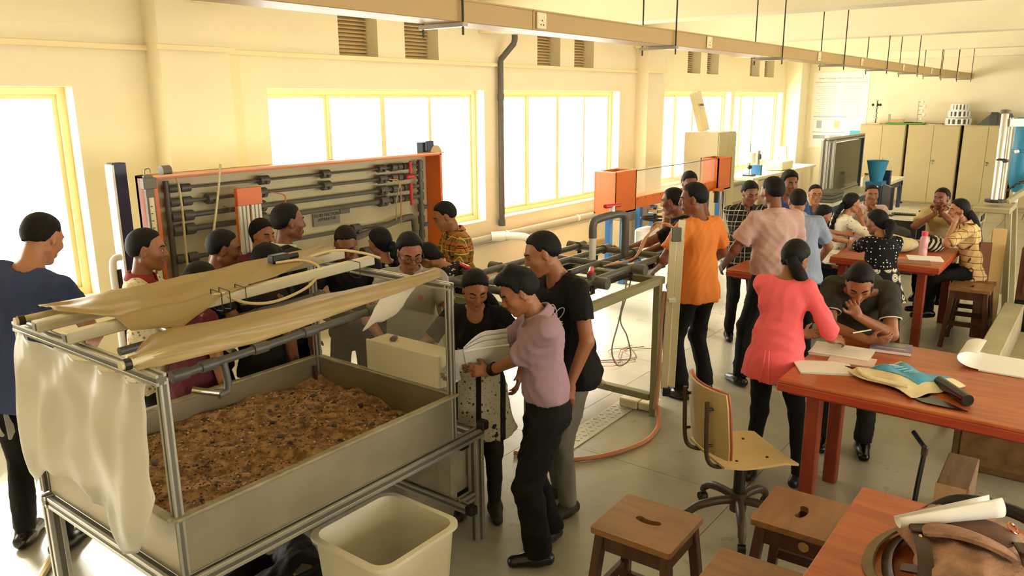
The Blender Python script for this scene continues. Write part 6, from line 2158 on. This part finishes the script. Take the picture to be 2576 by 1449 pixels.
# ---------------------------------------------------------------- cloth
def cloth(name, c, rough=.85, var=.04):
    return mat(name, c, rough, var=var, scale=7, bump=.12, bscale=300, spec=.25)
def pat(name, fn, rough=.85):
    m = bpy.data.materials.new(name)
    m.use_nodes = True
    nb = NB(m)
    b = m.node_tree.nodes['Principled BSDF']
    b.inputs['Roughness'].default_value = rough
    b.inputs['Specular IOR Level'].default_value = .25
    tc = nb.new('ShaderNodeTexCoord')
    sp = nb.new('ShaderNodeSeparateXYZ')
    nb.link(tc.outputs['Object'], sp.inputs[0])
    nb.link(fn(nb, tc.outputs['Object'], sp.outputs[0], sp.outputs[1], sp.outputs[2]), b.inputs['Base Color'])
    MATS[name] = m
    return m
def band(nb, v, period, width, phase=0.0):
    q = nb.math('FRACT', nb.math('ADD', nb.math('DIVIDE', v, period), phase + 50.0))
    return nb.math('LESS_THAN', q, width)
def plaid(c0, c1, c2, c3, per):
    def fn(nb, co, x, y, z):
        h = nb.math('ADD', y, nb.math('MULTIPLY', x, .8))
        a, b_ = band(nb, h, per, .45), band(nb, z, per, .45)
        col = nb.mix(nb.math('MULTIPLY', nb.math('ADD', a, b_), .5), lin(c0), lin(c1))
        t1 = nb.math('MAXIMUM', band(nb, h, per, .06, .3), band(nb, z, per, .06, .3))
        t2 = nb.math('MAXIMUM', band(nb, h, per, .08, .7), band(nb, z, per, .08, .7))
        return nb.mix(t2, nb.mix(t1, col, lin(c2)), lin(c3))
    return fn
def checks(c0, c1, per, w=.07):
    def fn(nb, co, x, y, z):
        h = nb.math('ADD', y, nb.math('MULTIPLY', x, .8))
        return nb.mix(nb.math('MAXIMUM', band(nb, h, per, w), band(nb, z, per, w)), lin(c0), lin(c1))
    return fn
def blobs(c0, c1, scale, thr, c2=None, scale2=30.0):
    def fn(nb, co, x, y, z):
        v = nb.new('ShaderNodeTexVoronoi')
        v.inputs['Scale'].default_value = scale
        nb.link(co, v.inputs['Vector'])
        col = nb.mix(nb.math('LESS_THAN', v.outputs['Distance'], thr), lin(c0), lin(c1))
        if c2:
            v2 = nb.new('ShaderNodeTexVoronoi')
            v2.inputs['Scale'].default_value = scale2
            nb.link(co, v2.inputs['Vector'])
            col = nb.mix(nb.math('LESS_THAN', v2.outputs['Distance'], .22), col, lin(c2))
        return col
    return fn
def kurta_fn(nb, co, x, y, z):
    base = blobs('B9AE92', '4A4034', 30, .2, '7A705E', 62)(nb, co, x, y, z)
    st = band(nb, y, .13, .22)
    low = nb.math('LESS_THAN', z, 1.0)
    printed = nb.mix(st, base, lin('1A1613'))
    return nb.mix(low, lin('0E0C0B'), printed)
def polka_fn(nb, co, x, y, z):
    v = nb.new('ShaderNodeTexVoronoi')
    v.inputs['Scale'].default_value = 34
    v.inputs['Randomness'].default_value = .35
    nb.link(co, v.inputs['Vector'])
    up = nb.mix(nb.math('LESS_THAN', v.outputs['Distance'], .22), lin('0D0B0A'), lin('E4DED0'))
    v2 = nb.new('ShaderNodeTexVoronoi')
    v2.inputs['Scale'].default_value = 13
    v2.inputs['Randomness'].default_value = .4
    nb.link(co, v2.inputs['Vector'])
    rg = nb.math('MULTIPLY', nb.math('LESS_THAN', v2.outputs['Distance'], .5), nb.math('GREATER_THAN', nb.math('SINE', nb.math('MULTIPLY', v2.outputs['Distance'], 38.0)), -.55))
    dn = nb.mix(rg, lin('14110F'), lin('D9CFB2'))
    return nb.mix(nb.math('LESS_THAN', z, .86), up, dn)
C_BLUE = cloth('navy_tshirt_cloth', '3A4468')
C_CREAMPR = pat('cream_print_cloth', blobs('E6D8B4', '8A8468', 34, .26, 'B8AE8C', 60))
C_DARK = cloth('charcoal_cloth_top', '1E1B18')
C_BLACK = cloth('black_cloth', '12100F')
C_MAROON = cloth('maroon_cloth', '5E2430')
C_WHITE = cloth('white_shirt_cloth', 'D9D2C0')
C_FLORAL = pat('black_white_floral', blobs('121010', 'B8B2A2', 22, .3, '6A6458', 48))
C_GREY = cloth('light_grey_shirt', 'A39D8E')
C_PLAID = pat('orange_green_plaid', plaid('B8702E', '5C5A30', '2E2A18', 'D8A24A', .105))
C_BWNET = pat('black_white_net', blobs('141110', 'C9C4B4', 40, .28))
C_KURTA = pat('printed_kurta', kurta_fn)
C_LILAC = cloth('lilac_shirt', '9E808A', .8)
C_ORANGE = cloth('orange_shirt', 'DA7C34', .8)
C_PLAIDBW = pat('black_white_plaid', plaid('1B1917', '2C2926', 'C9C2AE', '8A8474', .10))
C_PINK = cloth('pale_pink_shirt', 'C29E94', .8)
C_SKYB = cloth('pale_blue_shirt', '8E98AC', .8)
C_CORAL = cloth('coral_blouse', 'F86A6E', .75)
C_POLO = cloth('grey_green_polo', '38362E')
C_WPRINT = pat('white_sparse_print', blobs('E4DCC4', '4A4438', 24, .16))
C_POLKA = pat('polka_dot_dress', polka_fn)
C_BEIGE = pat('beige_check_shirt', checks('D2BC84', 'C2A870', .05))
C_YCHECK = pat('yellow_check_shirt', checks('E0BE82', '6E3C28', .062, .085))
C_MBLUE = cloth('mid_blue_shirt', '3A4C78')
C_LINED = pat('pink_stripe_shirt', checks('D2B8B4', 'B89A9A', .04))
L_BLACK = cloth('black_trousers', '0F0E0D')
L_JEAN = mat('faded_grey_jeans', '77756A', .85, var=.12, scale=5, bump=.2, bscale=200)
L_DENIM = mat('dark_blue_denim', '262E42', .85, var=.15, scale=6, bump=.2, bscale=200)
L_CHAR = cloth('charcoal_trousers', '24221E')
M_SANDAL = mat('brown_sandal', '2E221A', .5)
SK = dict(d=0, m=1, w=2, x=3)
TR = dict(mat=L_BLACK, belt=True)

# ---- group behind and beside the soil tank
person('man in navy T-shirt with his back turned at the left window', 1.42, 4.24, 38, 1.79, lean=10, side=-14, head=(-12, 26, 0), hair='buzz', skin=2, top=dict(mat=C_BLUE, hem=.16, loose=.018, name='t_shirt', sleeve=.6), legs=dict(mat=L_BLACK), arms=(dict(l=(.16, .26, .84)), dict(l=(.34, -.22, 1.02), curl=.9)), feet=((.05, .12), (-.02, -.12)))
person('man in cream printed shirt with red collar looking right', 2.05, 4.10, -40, 1.62, head=(0, 4, 0), hair='crop', skin=1, eyes='open', top=dict(mat=C_CREAMPR, collar=True, collarmat=mat('red_collar', '9A2A20', .8), hem=.14), legs=TR, arms=(dict(l=(.40, .16, 1.05)), dict(l=(.40, -.05, 1.05), curl=.9)))
person('man in dark shirt with white collar bent beside the cross tubes', 2.42, 4.08, -28, 1.57, lean=8, head=(-4, 10, 0), hair='crop', skin=0, top=dict(mat=C_DARK, collar=True, collarmat=C_WHITE), legs=TR, arms=(dict(l=(.32, .18, 1.0)), dict(l=(.32, -.12, 1.0))))
person('short person in maroon whose black hair shows above the sheeting', 2.11, 3.77, 5, 1.46, fem=True, lean=6, head=(-10, 15, 0), res=1.3, hair='tied', skin=1, top=dict(mat=C_MAROON, hem=.2), legs=TR)
person('person with round black hair between two taller men at the tank', 2.57, 3.81, 10, 1.48, lean=4, head=(-10, 18, 0), res=1.3, hair='thick', skin=0, top=dict(mat=C_DARK), legs=TR)
person('heavy set man in white collar and dark jacket facing the friction board', 2.94, 4.05, -12, 1.66, head=(-8, 2, 0), hair='crop', skin=0, build=1.12, top=dict(mat=C_DARK, collar=True, collarmat=C_WHITE, sleeve=1.8, loose=.016), legs=TR)
person('half hidden woman standing between the tall man and the friction board', 3.15, 4.61, -95, 1.5, fem=True, head=(10, 8, 0), res=1.3, hair='tied', skin=1, top=dict(mat=C_MAROON, hem=.2), legs=TR)
person('man with cropped hair looking down behind the frame corner', 3.32, 3.88, -140, 1.55, lean=10, head=(12, 34, 0), res=1.3, hair='buzz', skin=0, top=dict(mat=C_DARK), legs=TR, arms=(dict(l=(.32, .12, 1.0)), dict(l=(.32, -.12, 1.0))))
w9 = person('woman with plaited hair in black and white floral dress', 3.62, 3.85, 75, 1.44, fem=True, lean=4, head=(15, 12, 0), res=1.3, hair='tied', skin=1, top=dict(mat=C_FLORAL, hem=.3, flare=.03, name='dress'), legs=TR)
braid(w9, [w9['hc'] + w9['Rh'] @ V3(-.10, -.01, -.03), w9['nb'] + V3(-.085, -.04, .0), w9['nb'] + V3(-.13, -.05, -.14), w9['nb'] + V3(-.13, -.04, -.34)], .026, .014, 16)
g10 = person('bespectacled man in light grey shirt reading behind the control box', 3.24, 3.24, 218, 1.55, lean=6, head=(20, 22, 0), hair='short', skin=1, glasses=True, eyes='open', top=dict(mat=C_GREY, collar=True, loose=.02), legs=TR, arms=(dict(l=(.30, .14, .98)), dict(l=(.30, -.14, .98), curl=.8)))
MB().ball(tuple(g10['chest'] + V3(.128, .07, .04)), (.004, .014, .014), 10, 6).build('shirt_badge', mat('badge_pink', 'B05A5A', .6), g10['root'], local=True)
person('man in orange plaid shirt looking down by the board end', 4.48, 3.93, 150, 1.55, lean=8, head=(-6, 24, 0), hair='crop', skin=1, top=dict(mat=C_PLAID, collar=True, hem=.12, loose=.018, sleeve=.75), legs=TR, arms=(dict(l=(.3, .2, .95)), dict(l=(.3, -.12, .95))))
person('stooping woman in black and white netted top', 3.97, 3.41, 110, 1.46, fem=True, lean=36, head=(0, 55, 0), res=1.3, hair='tied', skin=1, top=dict(mat=C_BWNET, hem=.2, sleeve=1.6), legs=TR, arms=(dict(l=(.55, .15, .8)), dict(l=(.55, -.1, .8))))

# ---- the three with the notebook
w13 = person('woman in black top and printed tunic looking at the notebook', 3.11, 2.63, 216, 1.43, fem=True, lean=5, head=(14, 24, 0), hair='tied', skin=1, top=dict(mat=C_KURTA, hem=.36, flare=.05, loose=.014, sleeve=.7, neckd=.06, neckw=.06, name='tunic'), legs=dict(mat=L_CHAR, loose=.008, ankle=.044, fold=.004, shoe=M_SANDAL), arms=(dict(l=(.18, .24, .88)), dict(l=(.24, -.2, .95))), feet=((.03, .09), (.0, -.09)))
ponytail(w13, [w13['hc'] + w13['Rh'] @ V3(-.09, .02, -.04), w13['nb'] + V3(-.05, .09, .0), w13['nb'] + V3(.05, .13, -.12), w13['nb'] + V3(.10, .12, -.32)], [.03, .036, .032, .005])
NBK = Vector((2.875, 2.50, .965))
m14 = person('man in lilac shirt holding the open notebook', 2.96, 2.07, 136, 1.525, lean=6, neckfwd=.02, head=(6, 27, 0), hair='wavy', skin=1,
             top=dict(mat=C_LILAC, collar=True, hem=-.03, loose=.02, sleeve=.95, flaresleeve=.008), legs=dict(mat=L_BLACK, belt=True, loose=.042, ankle=.082),
             arms=(dict(t=(2.90, 2.40, .94), hint=(-.3, .6, -.8), dir=(-.6, .8, .0), thumb=(0.2, .1, 1), curl=.6), dict(t=(2.97, 2.52, .96), hint=(-.3, -.8, -.5), dir=(-.9, .2, .0), thumb=(.1, .2, 1), curl=.7)), feet=((.04, .09, -8), (-.06, -.12, 30)))
m15 = person('tall man in black T-shirt and pale jeans with a white logo', 3.46, 2.26, 158, 1.63, lean=12, neckfwd=.015, head=(-22, 20, 4), hair='crop', skin=1,
             top=dict(mat=C_BLACK, hem=.14, loose=.02, sleeve=.62, name='t_shirt'), legs=dict(mat=L_JEAN, loose=.016, ankle=.058, shoe=mat('dark_sneaker', '2A241E', .7)),
             arms=(dict(l=(.16, .25, .86), hint=(-.6, 1, 0), dir=(-.3, -.05, -1), thumb=(-.6, .7, -.1), curl=.4), None), feet=((.06, .10), (-.03, -.10)))
# watch on the lilac man's wrist
ww = m14['wri'][1]
wd = unit(m14['elb'][1] - ww)
MB().cyl(tuple(ww + wd * .012), tuple(ww + wd * .045), .034, .035, n=16).build('wrist_watch', M_BLACK, m14['root'], local=True, smooth=True)
MB().box(tuple(m14['P'] + V3(.118, 0, .062)), (.008, .045, .032), ch=.002).build('belt_buckle', M_STEEL, m14['root'], local=True)
# leaf-shaped white logo: three petals and bars on the black T-shirt
lg = MB()
for ang in (-.75, 0, .75):
    pts = []
    for t in np.linspace(0, 1, 17):
        w_ = .020 * math.sin(PI * min(t, 1 - t) * 2 * .5) * 2
        pass
    loop = []
    for t in np.linspace(0, 2 * PI, 25):
        a, b = .045 * (1 - math.cos(t)) / 2 * 1.9, .017 * math.sin(t)
        y_, z_ = a * math.sin(ang) + b * math.cos(ang), a * math.cos(ang) - b * math.sin(ang)
        loop.append((0, y_, z_))
    lg.tube(loop, .0025, 5, caps=False)
for k in range(2):
    lg.bar((0, -.04, -.016 - .013 * k), (0, .04, -.016 - .013 * k), .004, .005)
RL = m15['RS'](1) @ rz_(.55)
lo_ = m15['chest'] + RL @ V3(.142, 0.01, -.01)
for i in range(len(lg.v)):
    v = np.array(lg.v[i])
    v[0] -= 2.2 * v[1] ** 2
    lg.v[i] = tuple(lo_ + RL @ v)
lg.build('shirt_logo', mat('white_print', 'D9D4C8', .7), m15['root'], local=True)
# notebook held open
nk_ = thing('held_notebook', 'open ring bound notebook held by the man in lilac', 'notebook', tuple(NBK))
Un, Vn = Vector((.62, -.72, .12)).normalized(), Vector((-.45, -.30, .62)).normalized()
def nb_right(u, v):
    return NBK + Un * (.23 * u) + Vn * (.20 * v - .05) + Vector((0, 0, .004 * math.sin(u * 3)))
MB().grid(nb_right, 10, 8, .010).build('cover_board', M_PAPER, nk_, smooth=True)
for k in range(3):
    MB().grid(lambda u, v: NBK + Un * (.22 * u) + Vn * (.20 * v - .045) + Vector((-.006, -.004, .010 + .007 * k + (.03 + .02 * k) * math.sin(min(u * 1.5, 1) * PI * .6) * v)), 10, 6, .0012).build('page', M_PAPER, nk_, smooth=True)
def nb_left(u, v):
    a = u * 2.3
    return NBK + Vector((0, 0, .012)) - Un * (.085 * math.sin(a) + .03 * u) + Vn * (.22 * v - .06) * (1 - .15 * u) + Vector((-.05, .02, .10)) * (1 - math.cos(a)) * .55 * -1 + Vector((0, 0, .16)) * (1 - math.cos(a * .9)) * .5
MB().grid(nb_left, 16, 8, .0015).build('turned_page', M_PAPER, nk_, smooth=True)
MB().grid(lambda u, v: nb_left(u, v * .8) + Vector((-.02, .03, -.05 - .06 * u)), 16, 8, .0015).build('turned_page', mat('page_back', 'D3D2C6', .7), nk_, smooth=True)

# ---- group at the flume
o16 = person('man in orange shirt seen from behind', 5.48, 2.41, 72, 1.66, lean=2, head=(42, 8, 0), hair='short', skin=0, top=dict(mat=C_ORANGE, hem=.13, loose=.026, sleeve=.72, flaresleeve=.01), legs=dict(mat=L_BLACK, loose=.02, ankle=.062), arms=(dict(l=(.26, .22, 1.0)), dict(l=(.22, -.30, .98), hint=(-.9, -.6, -.2))), feet=((.0, .11), (-.05, -.12)))
person('man in black shirt reaching left to the red valve', 5.86, 2.72, 112, 1.58, lean=6, head=(-14, 8, 0), hair='crop', skin=0, top=dict(mat=C_BLACK, collar=True, sleeve=.7, hem=.12), legs=dict(mat=L_DENIM, ankle=.058), arms=(dict(t=(5.50, 3.08, 1.10), hint=(-.2, .8, -.1), curl=.7), dict(l=(.36, -.05, 1.02))))
person('person whose black hair shows against the flume glass', 7.25, 3.34, 225, 1.58, head=(0, 14, 0), hair='short', skin=0, res=1.4, top=dict(mat=cloth('dusty_brown_shirt', 'A87862')), legs=TR)
person('man in black and white plaid shirt looking down at the table', 7.21, 2.71, 216, 1.53, lean=3, head=(12, 18, 0), hair='short', skin=0, res=1.2, top=dict(mat=C_PLAIDBW, collar=True, hem=.1, loose=.02, sleeve=.8), legs=TR, arms=(dict(l=(.30, .12, 1.0)), dict(l=(.24, .08, 1.12))))
person('broad man in pale pink shirt seen from behind', 6.06, 2.03, 48, 1.68, lean=4, head=(14, 6, 0), hair='crop', skin=0, build=1.08, top=dict(mat=C_PINK, collar=True, hem=-.01, loose=.024, sleeve=.75, flaresleeve=.012), legs=dict(mat=L_BLACK, belt=True, loose=.02, ankle=.065), arms=(dict(l=(.24, .30, .98), hint=(-.8, .6, -.2)), dict(l=(.3, -.16, 1.0))), feet=((.04, .20), (0, -.11)))
person('man in pale blue shirt leaning right with cropped hair', 6.56, 1.98, 20, 1.58, lean=24, side=4, head=(10, 10, 0), hair='buzz', skin=1, build=1.05, top=dict(mat=C_SKYB, collar=True, hem=.1, loose=.022, sleeve=.75), legs=TR, arms=(dict(l=(.34, .2, .95)), dict(l=(.40, -.2, .92))))
person('person with dark hair just behind the man in pale pink', 7.72, 2.50, 215, 1.58, head=(10, 5, 0), hair='thick', skin=0, res=1.4, top=dict(mat=C_MBLUE), legs=TR)
person('man in spectacles and blue shirt facing the camera at the far table', 8.77, 2.54, 205, 1.54, sit=.575, head=(4, 4, 0), hair='buzz', skin=2, glasses=True, eyes='open', res=1.3, top=dict(mat=C_MBLUE, collar=True), legs=TR)

# ---- coral blouse and grey polo at the near table
w25 = person('woman in coral blouse leaning over the near table', 4.43, 1.42, -2, 1.5, fem=True, lean=12, head=(-14, 34, 0), hair='tied', skin=1,
             top=dict(mat=C_CORAL, hem=.17, loose=.02, flare=.02, sleeve=1.42, name='blouse', fold=.007), legs=dict(mat=L_BLACK, loose=.006, ankle=.040, fold=.004, shoe=mat('black_flat_shoe', '15110F', .35)),
             arms=(dict(t=(4.72, 1.36, .885), hint=(-.3, .8, -.6), dir=(.8, -.5, 0), thumb=(.3, .5, .6), curl=.5), dict(t=(4.67, 1.19, .90), hint=(-.8, -.7, -.3), dir=(.75, -.6, -.05), thumb=(.5, .6, .6), curl=.6)), feet=((-.04, .11), (.05, -.16)))
ponytail(w25, [w25['hc'] + w25['Rh'] @ V3(-.085, -.03, -.03), w25['nb'] + V3(-.01, -.085, .03), w25['nb'] + V3(.05, -.10, -.06), w25['nb'] + V3(.09, -.09, -.14)], [.034, .038, .030, .005])
for k in range(2):
    MB().tube(spline([tuple(w25['P'] + V3(-.148, .02 * k - .01, .06)), tuple(w25['P'] + V3(-.165, .03 * k - .02, -.02)), tuple(w25['P'] + V3(-.17, .05 * k - .03, -.13))], 5), .006, 6).build('waist_tie', C_CORAL, w25['root'], local=True, smooth=True)
pe = thing('pen', 'slim cream pen in the hand of the woman in coral', 'pen', (4.82, 1.06, .90))
MB().cyl((4.80, 1.10, .925), (4.90, 1.02, .935), .005, n=8).build('pen_barrel', M_CREAMP, pe)
MB().cyl((4.80, 1.10, .925), (4.785, 1.112, .923), .005, .001, n=8).build('pen_tip', M_DARKMETAL, pe)
m26 = person('man in grey green polo resting chin on hand over the table', 5.21, 1.17, 190, 1.64, lean=54, head=(6, 42, 0), drop=.07, back=.1, hair='short', skin=1, build=1.06,
             top=dict(mat=C_POLO, collar=True, hem=.06, loose=.022, sleeve=.66, name='polo_shirt'), legs=dict(mat=L_CHAR, ankle=.06),
             arms=(dict(t=(4.86, 1.10, 1.02), hint=(.1, .9, -1.2), dir=(-.1, .35, .9), thumb=(-.3, .8, .3), curl=.9), dict(t=(4.84, 1.02, .885), hint=(.0, -.9, -.3), dir=(.0, -1, .12), thumb=(-.6, 0, .8), curl=.45)), feet=((-.0, .10), (.0, -.12)))
for q in (1, -1):
    e0, e1 = m26['sh'][q], m26['elb'][q]
    c = e0 + (e1 - e0) * .655
    dd = unit(e1 - e0)
    u_, v_, _w = frame_of(tuple(dd))
    MB().tube([tuple(c + .062 * (math.cos(t) * np.array(u_) + math.sin(t) * np.array(v_))) for t in np.linspace(0, 2 * PI, 21)], .004, 6, caps=False).build('sleeve_stripe', mat('white_stripe', 'E0DACB', .8), m26['root'], local=True, smooth=True)

# ---- far table
person('seated student in black writing at the far table end', 7.98, 2.41, -55, 1.36, fem=True, sit=.575, lean=20, head=(-10, 25, 0), hair='tied', skin=2, res=1.3, footz=.17, top=dict(mat=C_BLACK, sleeve=.6), legs=TR, arms=(dict(t=(8.6, 1.98, .875), dir=(.2, -1, 0)), dict(t=(8.25, 1.98, .875), dir=(.3, -1, 0))))
w27 = person('woman with long plait and white printed top at the far table', 8.60, 2.25, -52, 1.44, fem=True, sit=.575, lean=14, head=(4, 6, 0), hair='tied', skin=2, res=1.2, footz=.17, top=dict(mat=C_WPRINT, hem=.12, sleeve=1.5, loose=.018), legs=TR, arms=(dict(t=(9.2, 2.02, .875)), dict(l=(.22, -.10, 1.06), hint=(.2, -.8, -.8))))
braid(w27, [w27['hc'] + w27['Rh'] @ V3(-.10, 0, -.03), w27['nb'] + V3(-.10, -.03, .0), w27['nb'] + V3(-.15, -.05, -.16), w27['nb'] + V3(-.16, -.07, -.40)], .03, .016, 18)
person('smiling man hiding his mouth behind his hand at the far table', 9.39, 2.13, 205, 1.52, sit=.575, lean=12, head=(0, 4, 0), hair='buzz', skin=1, eyes='open', res=1.25, footz=.17, top=dict(mat=C_LINED, collar=True), legs=TR, arms=(dict(l=(.17, .02, 1.13), hint=(.3, .8, -.8), dir=(-.3, .1, .9), curl=.6), dict(l=(.3, -.12, .9))))
w29 = person('woman in black polka dot dress with her back turned at the far table', 7.20, 1.45, 42, 1.5, fem=True, sit=.575, lean=14, head=(34, 14, 0), hair='tied', skin=1, footz=.17, top=dict(mat=C_POLKA, hem=.14, flare=.04, loose=.02, sleeve=.75, name='dress'), legs=TR, arms=(dict(t=(7.72, 1.92, .885), dir=(.8, .3, 0)), dict(t=(7.78, 1.55, .885), dir=(.9, .3, 0))))
ponytail(w29, [w29['hc'] + w29['Rh'] @ V3(-.08, 0, -.02), w29['hc'] + w29['Rh'] @ V3(-.12, 0, -.05), w29['nb'] + V3(-.09, 0, -.04)], [.045, .052, .008], 'hair_bun')
MB().ball(tuple(w29['hc'] + w29['Rh'] @ V3(-.002, -.078, -.035)), .006, 8, 6).build('earring', mat('pearl', 'E8E0D0', .2), w29['root'], local=True, smooth=True)
person('man in beige shirt with hands clasped before his mouth', 9.51, 1.37, 178, 1.56, sit=.575, lean=20, head=(-14, 2, 0), hair='crop', skin=0, eyes='open', res=1.2, footz=.17, top=dict(mat=C_BEIGE, collar=True, sleeve=.7, loose=.02), legs=TR, arms=(dict(l=(.30, .03, 1.11), hint=(.2, .9, -.7), dir=(.1, .1, .8), curl=1.1), dict(l=(.30, -.03, 1.10), hint=(.2, -.9, -.7), dir=(.1, .1, .8), curl=1.1)))
w31 = person('woman in yellow checked shirt resting her cheek on her hand', 8.64, 0.94, 112, 1.5, fem=True, sit=.575, lean=18, head=(12, 4, 0), hair='tied', skin=2, eyes='open', footz=.17, top=dict(mat=C_YCHECK, hem=.12, loose=.022, sleeve=.9, collar=True), legs=dict(mat=L_BLACK, ankle=.05), arms=(dict(l=(.24, .10, 1.12), hint=(.5, .5, -.9), dir=(.1, -.1, .9), curl=.5), dict(t=(8.75, 1.25, .885), hint=(-.2, -.9, -.4), dir=(-.3, .9, 0))))
ponytail(w31, [w31['hc'] + w31['Rh'] @ V3(-.085, 0, -.02), w31['nb'] + V3(-.07, .01, .02), w31['nb'] + V3(-.12, .03, -.14), w31['nb'] + V3(-.16, .04, -.34)], [.045, .045, .036, .004])

# papers carried by the man at the left window
hp = thing('held_papers', 'loose white papers carried by the man in the navy T-shirt', 'paper', (1.33, 4.36, .8))
for k in range(4):
    MB().grid(lambda u, v: (1.28 + .02 * k + .05 * u, 4.40 - .06 * k + .05 * u + .03 * v, .66 + .30 * v + .01 * math.sin(u * 5 + k)), 6, 8, .0012).build('sheet', M_PAPER, hp, smooth=True)
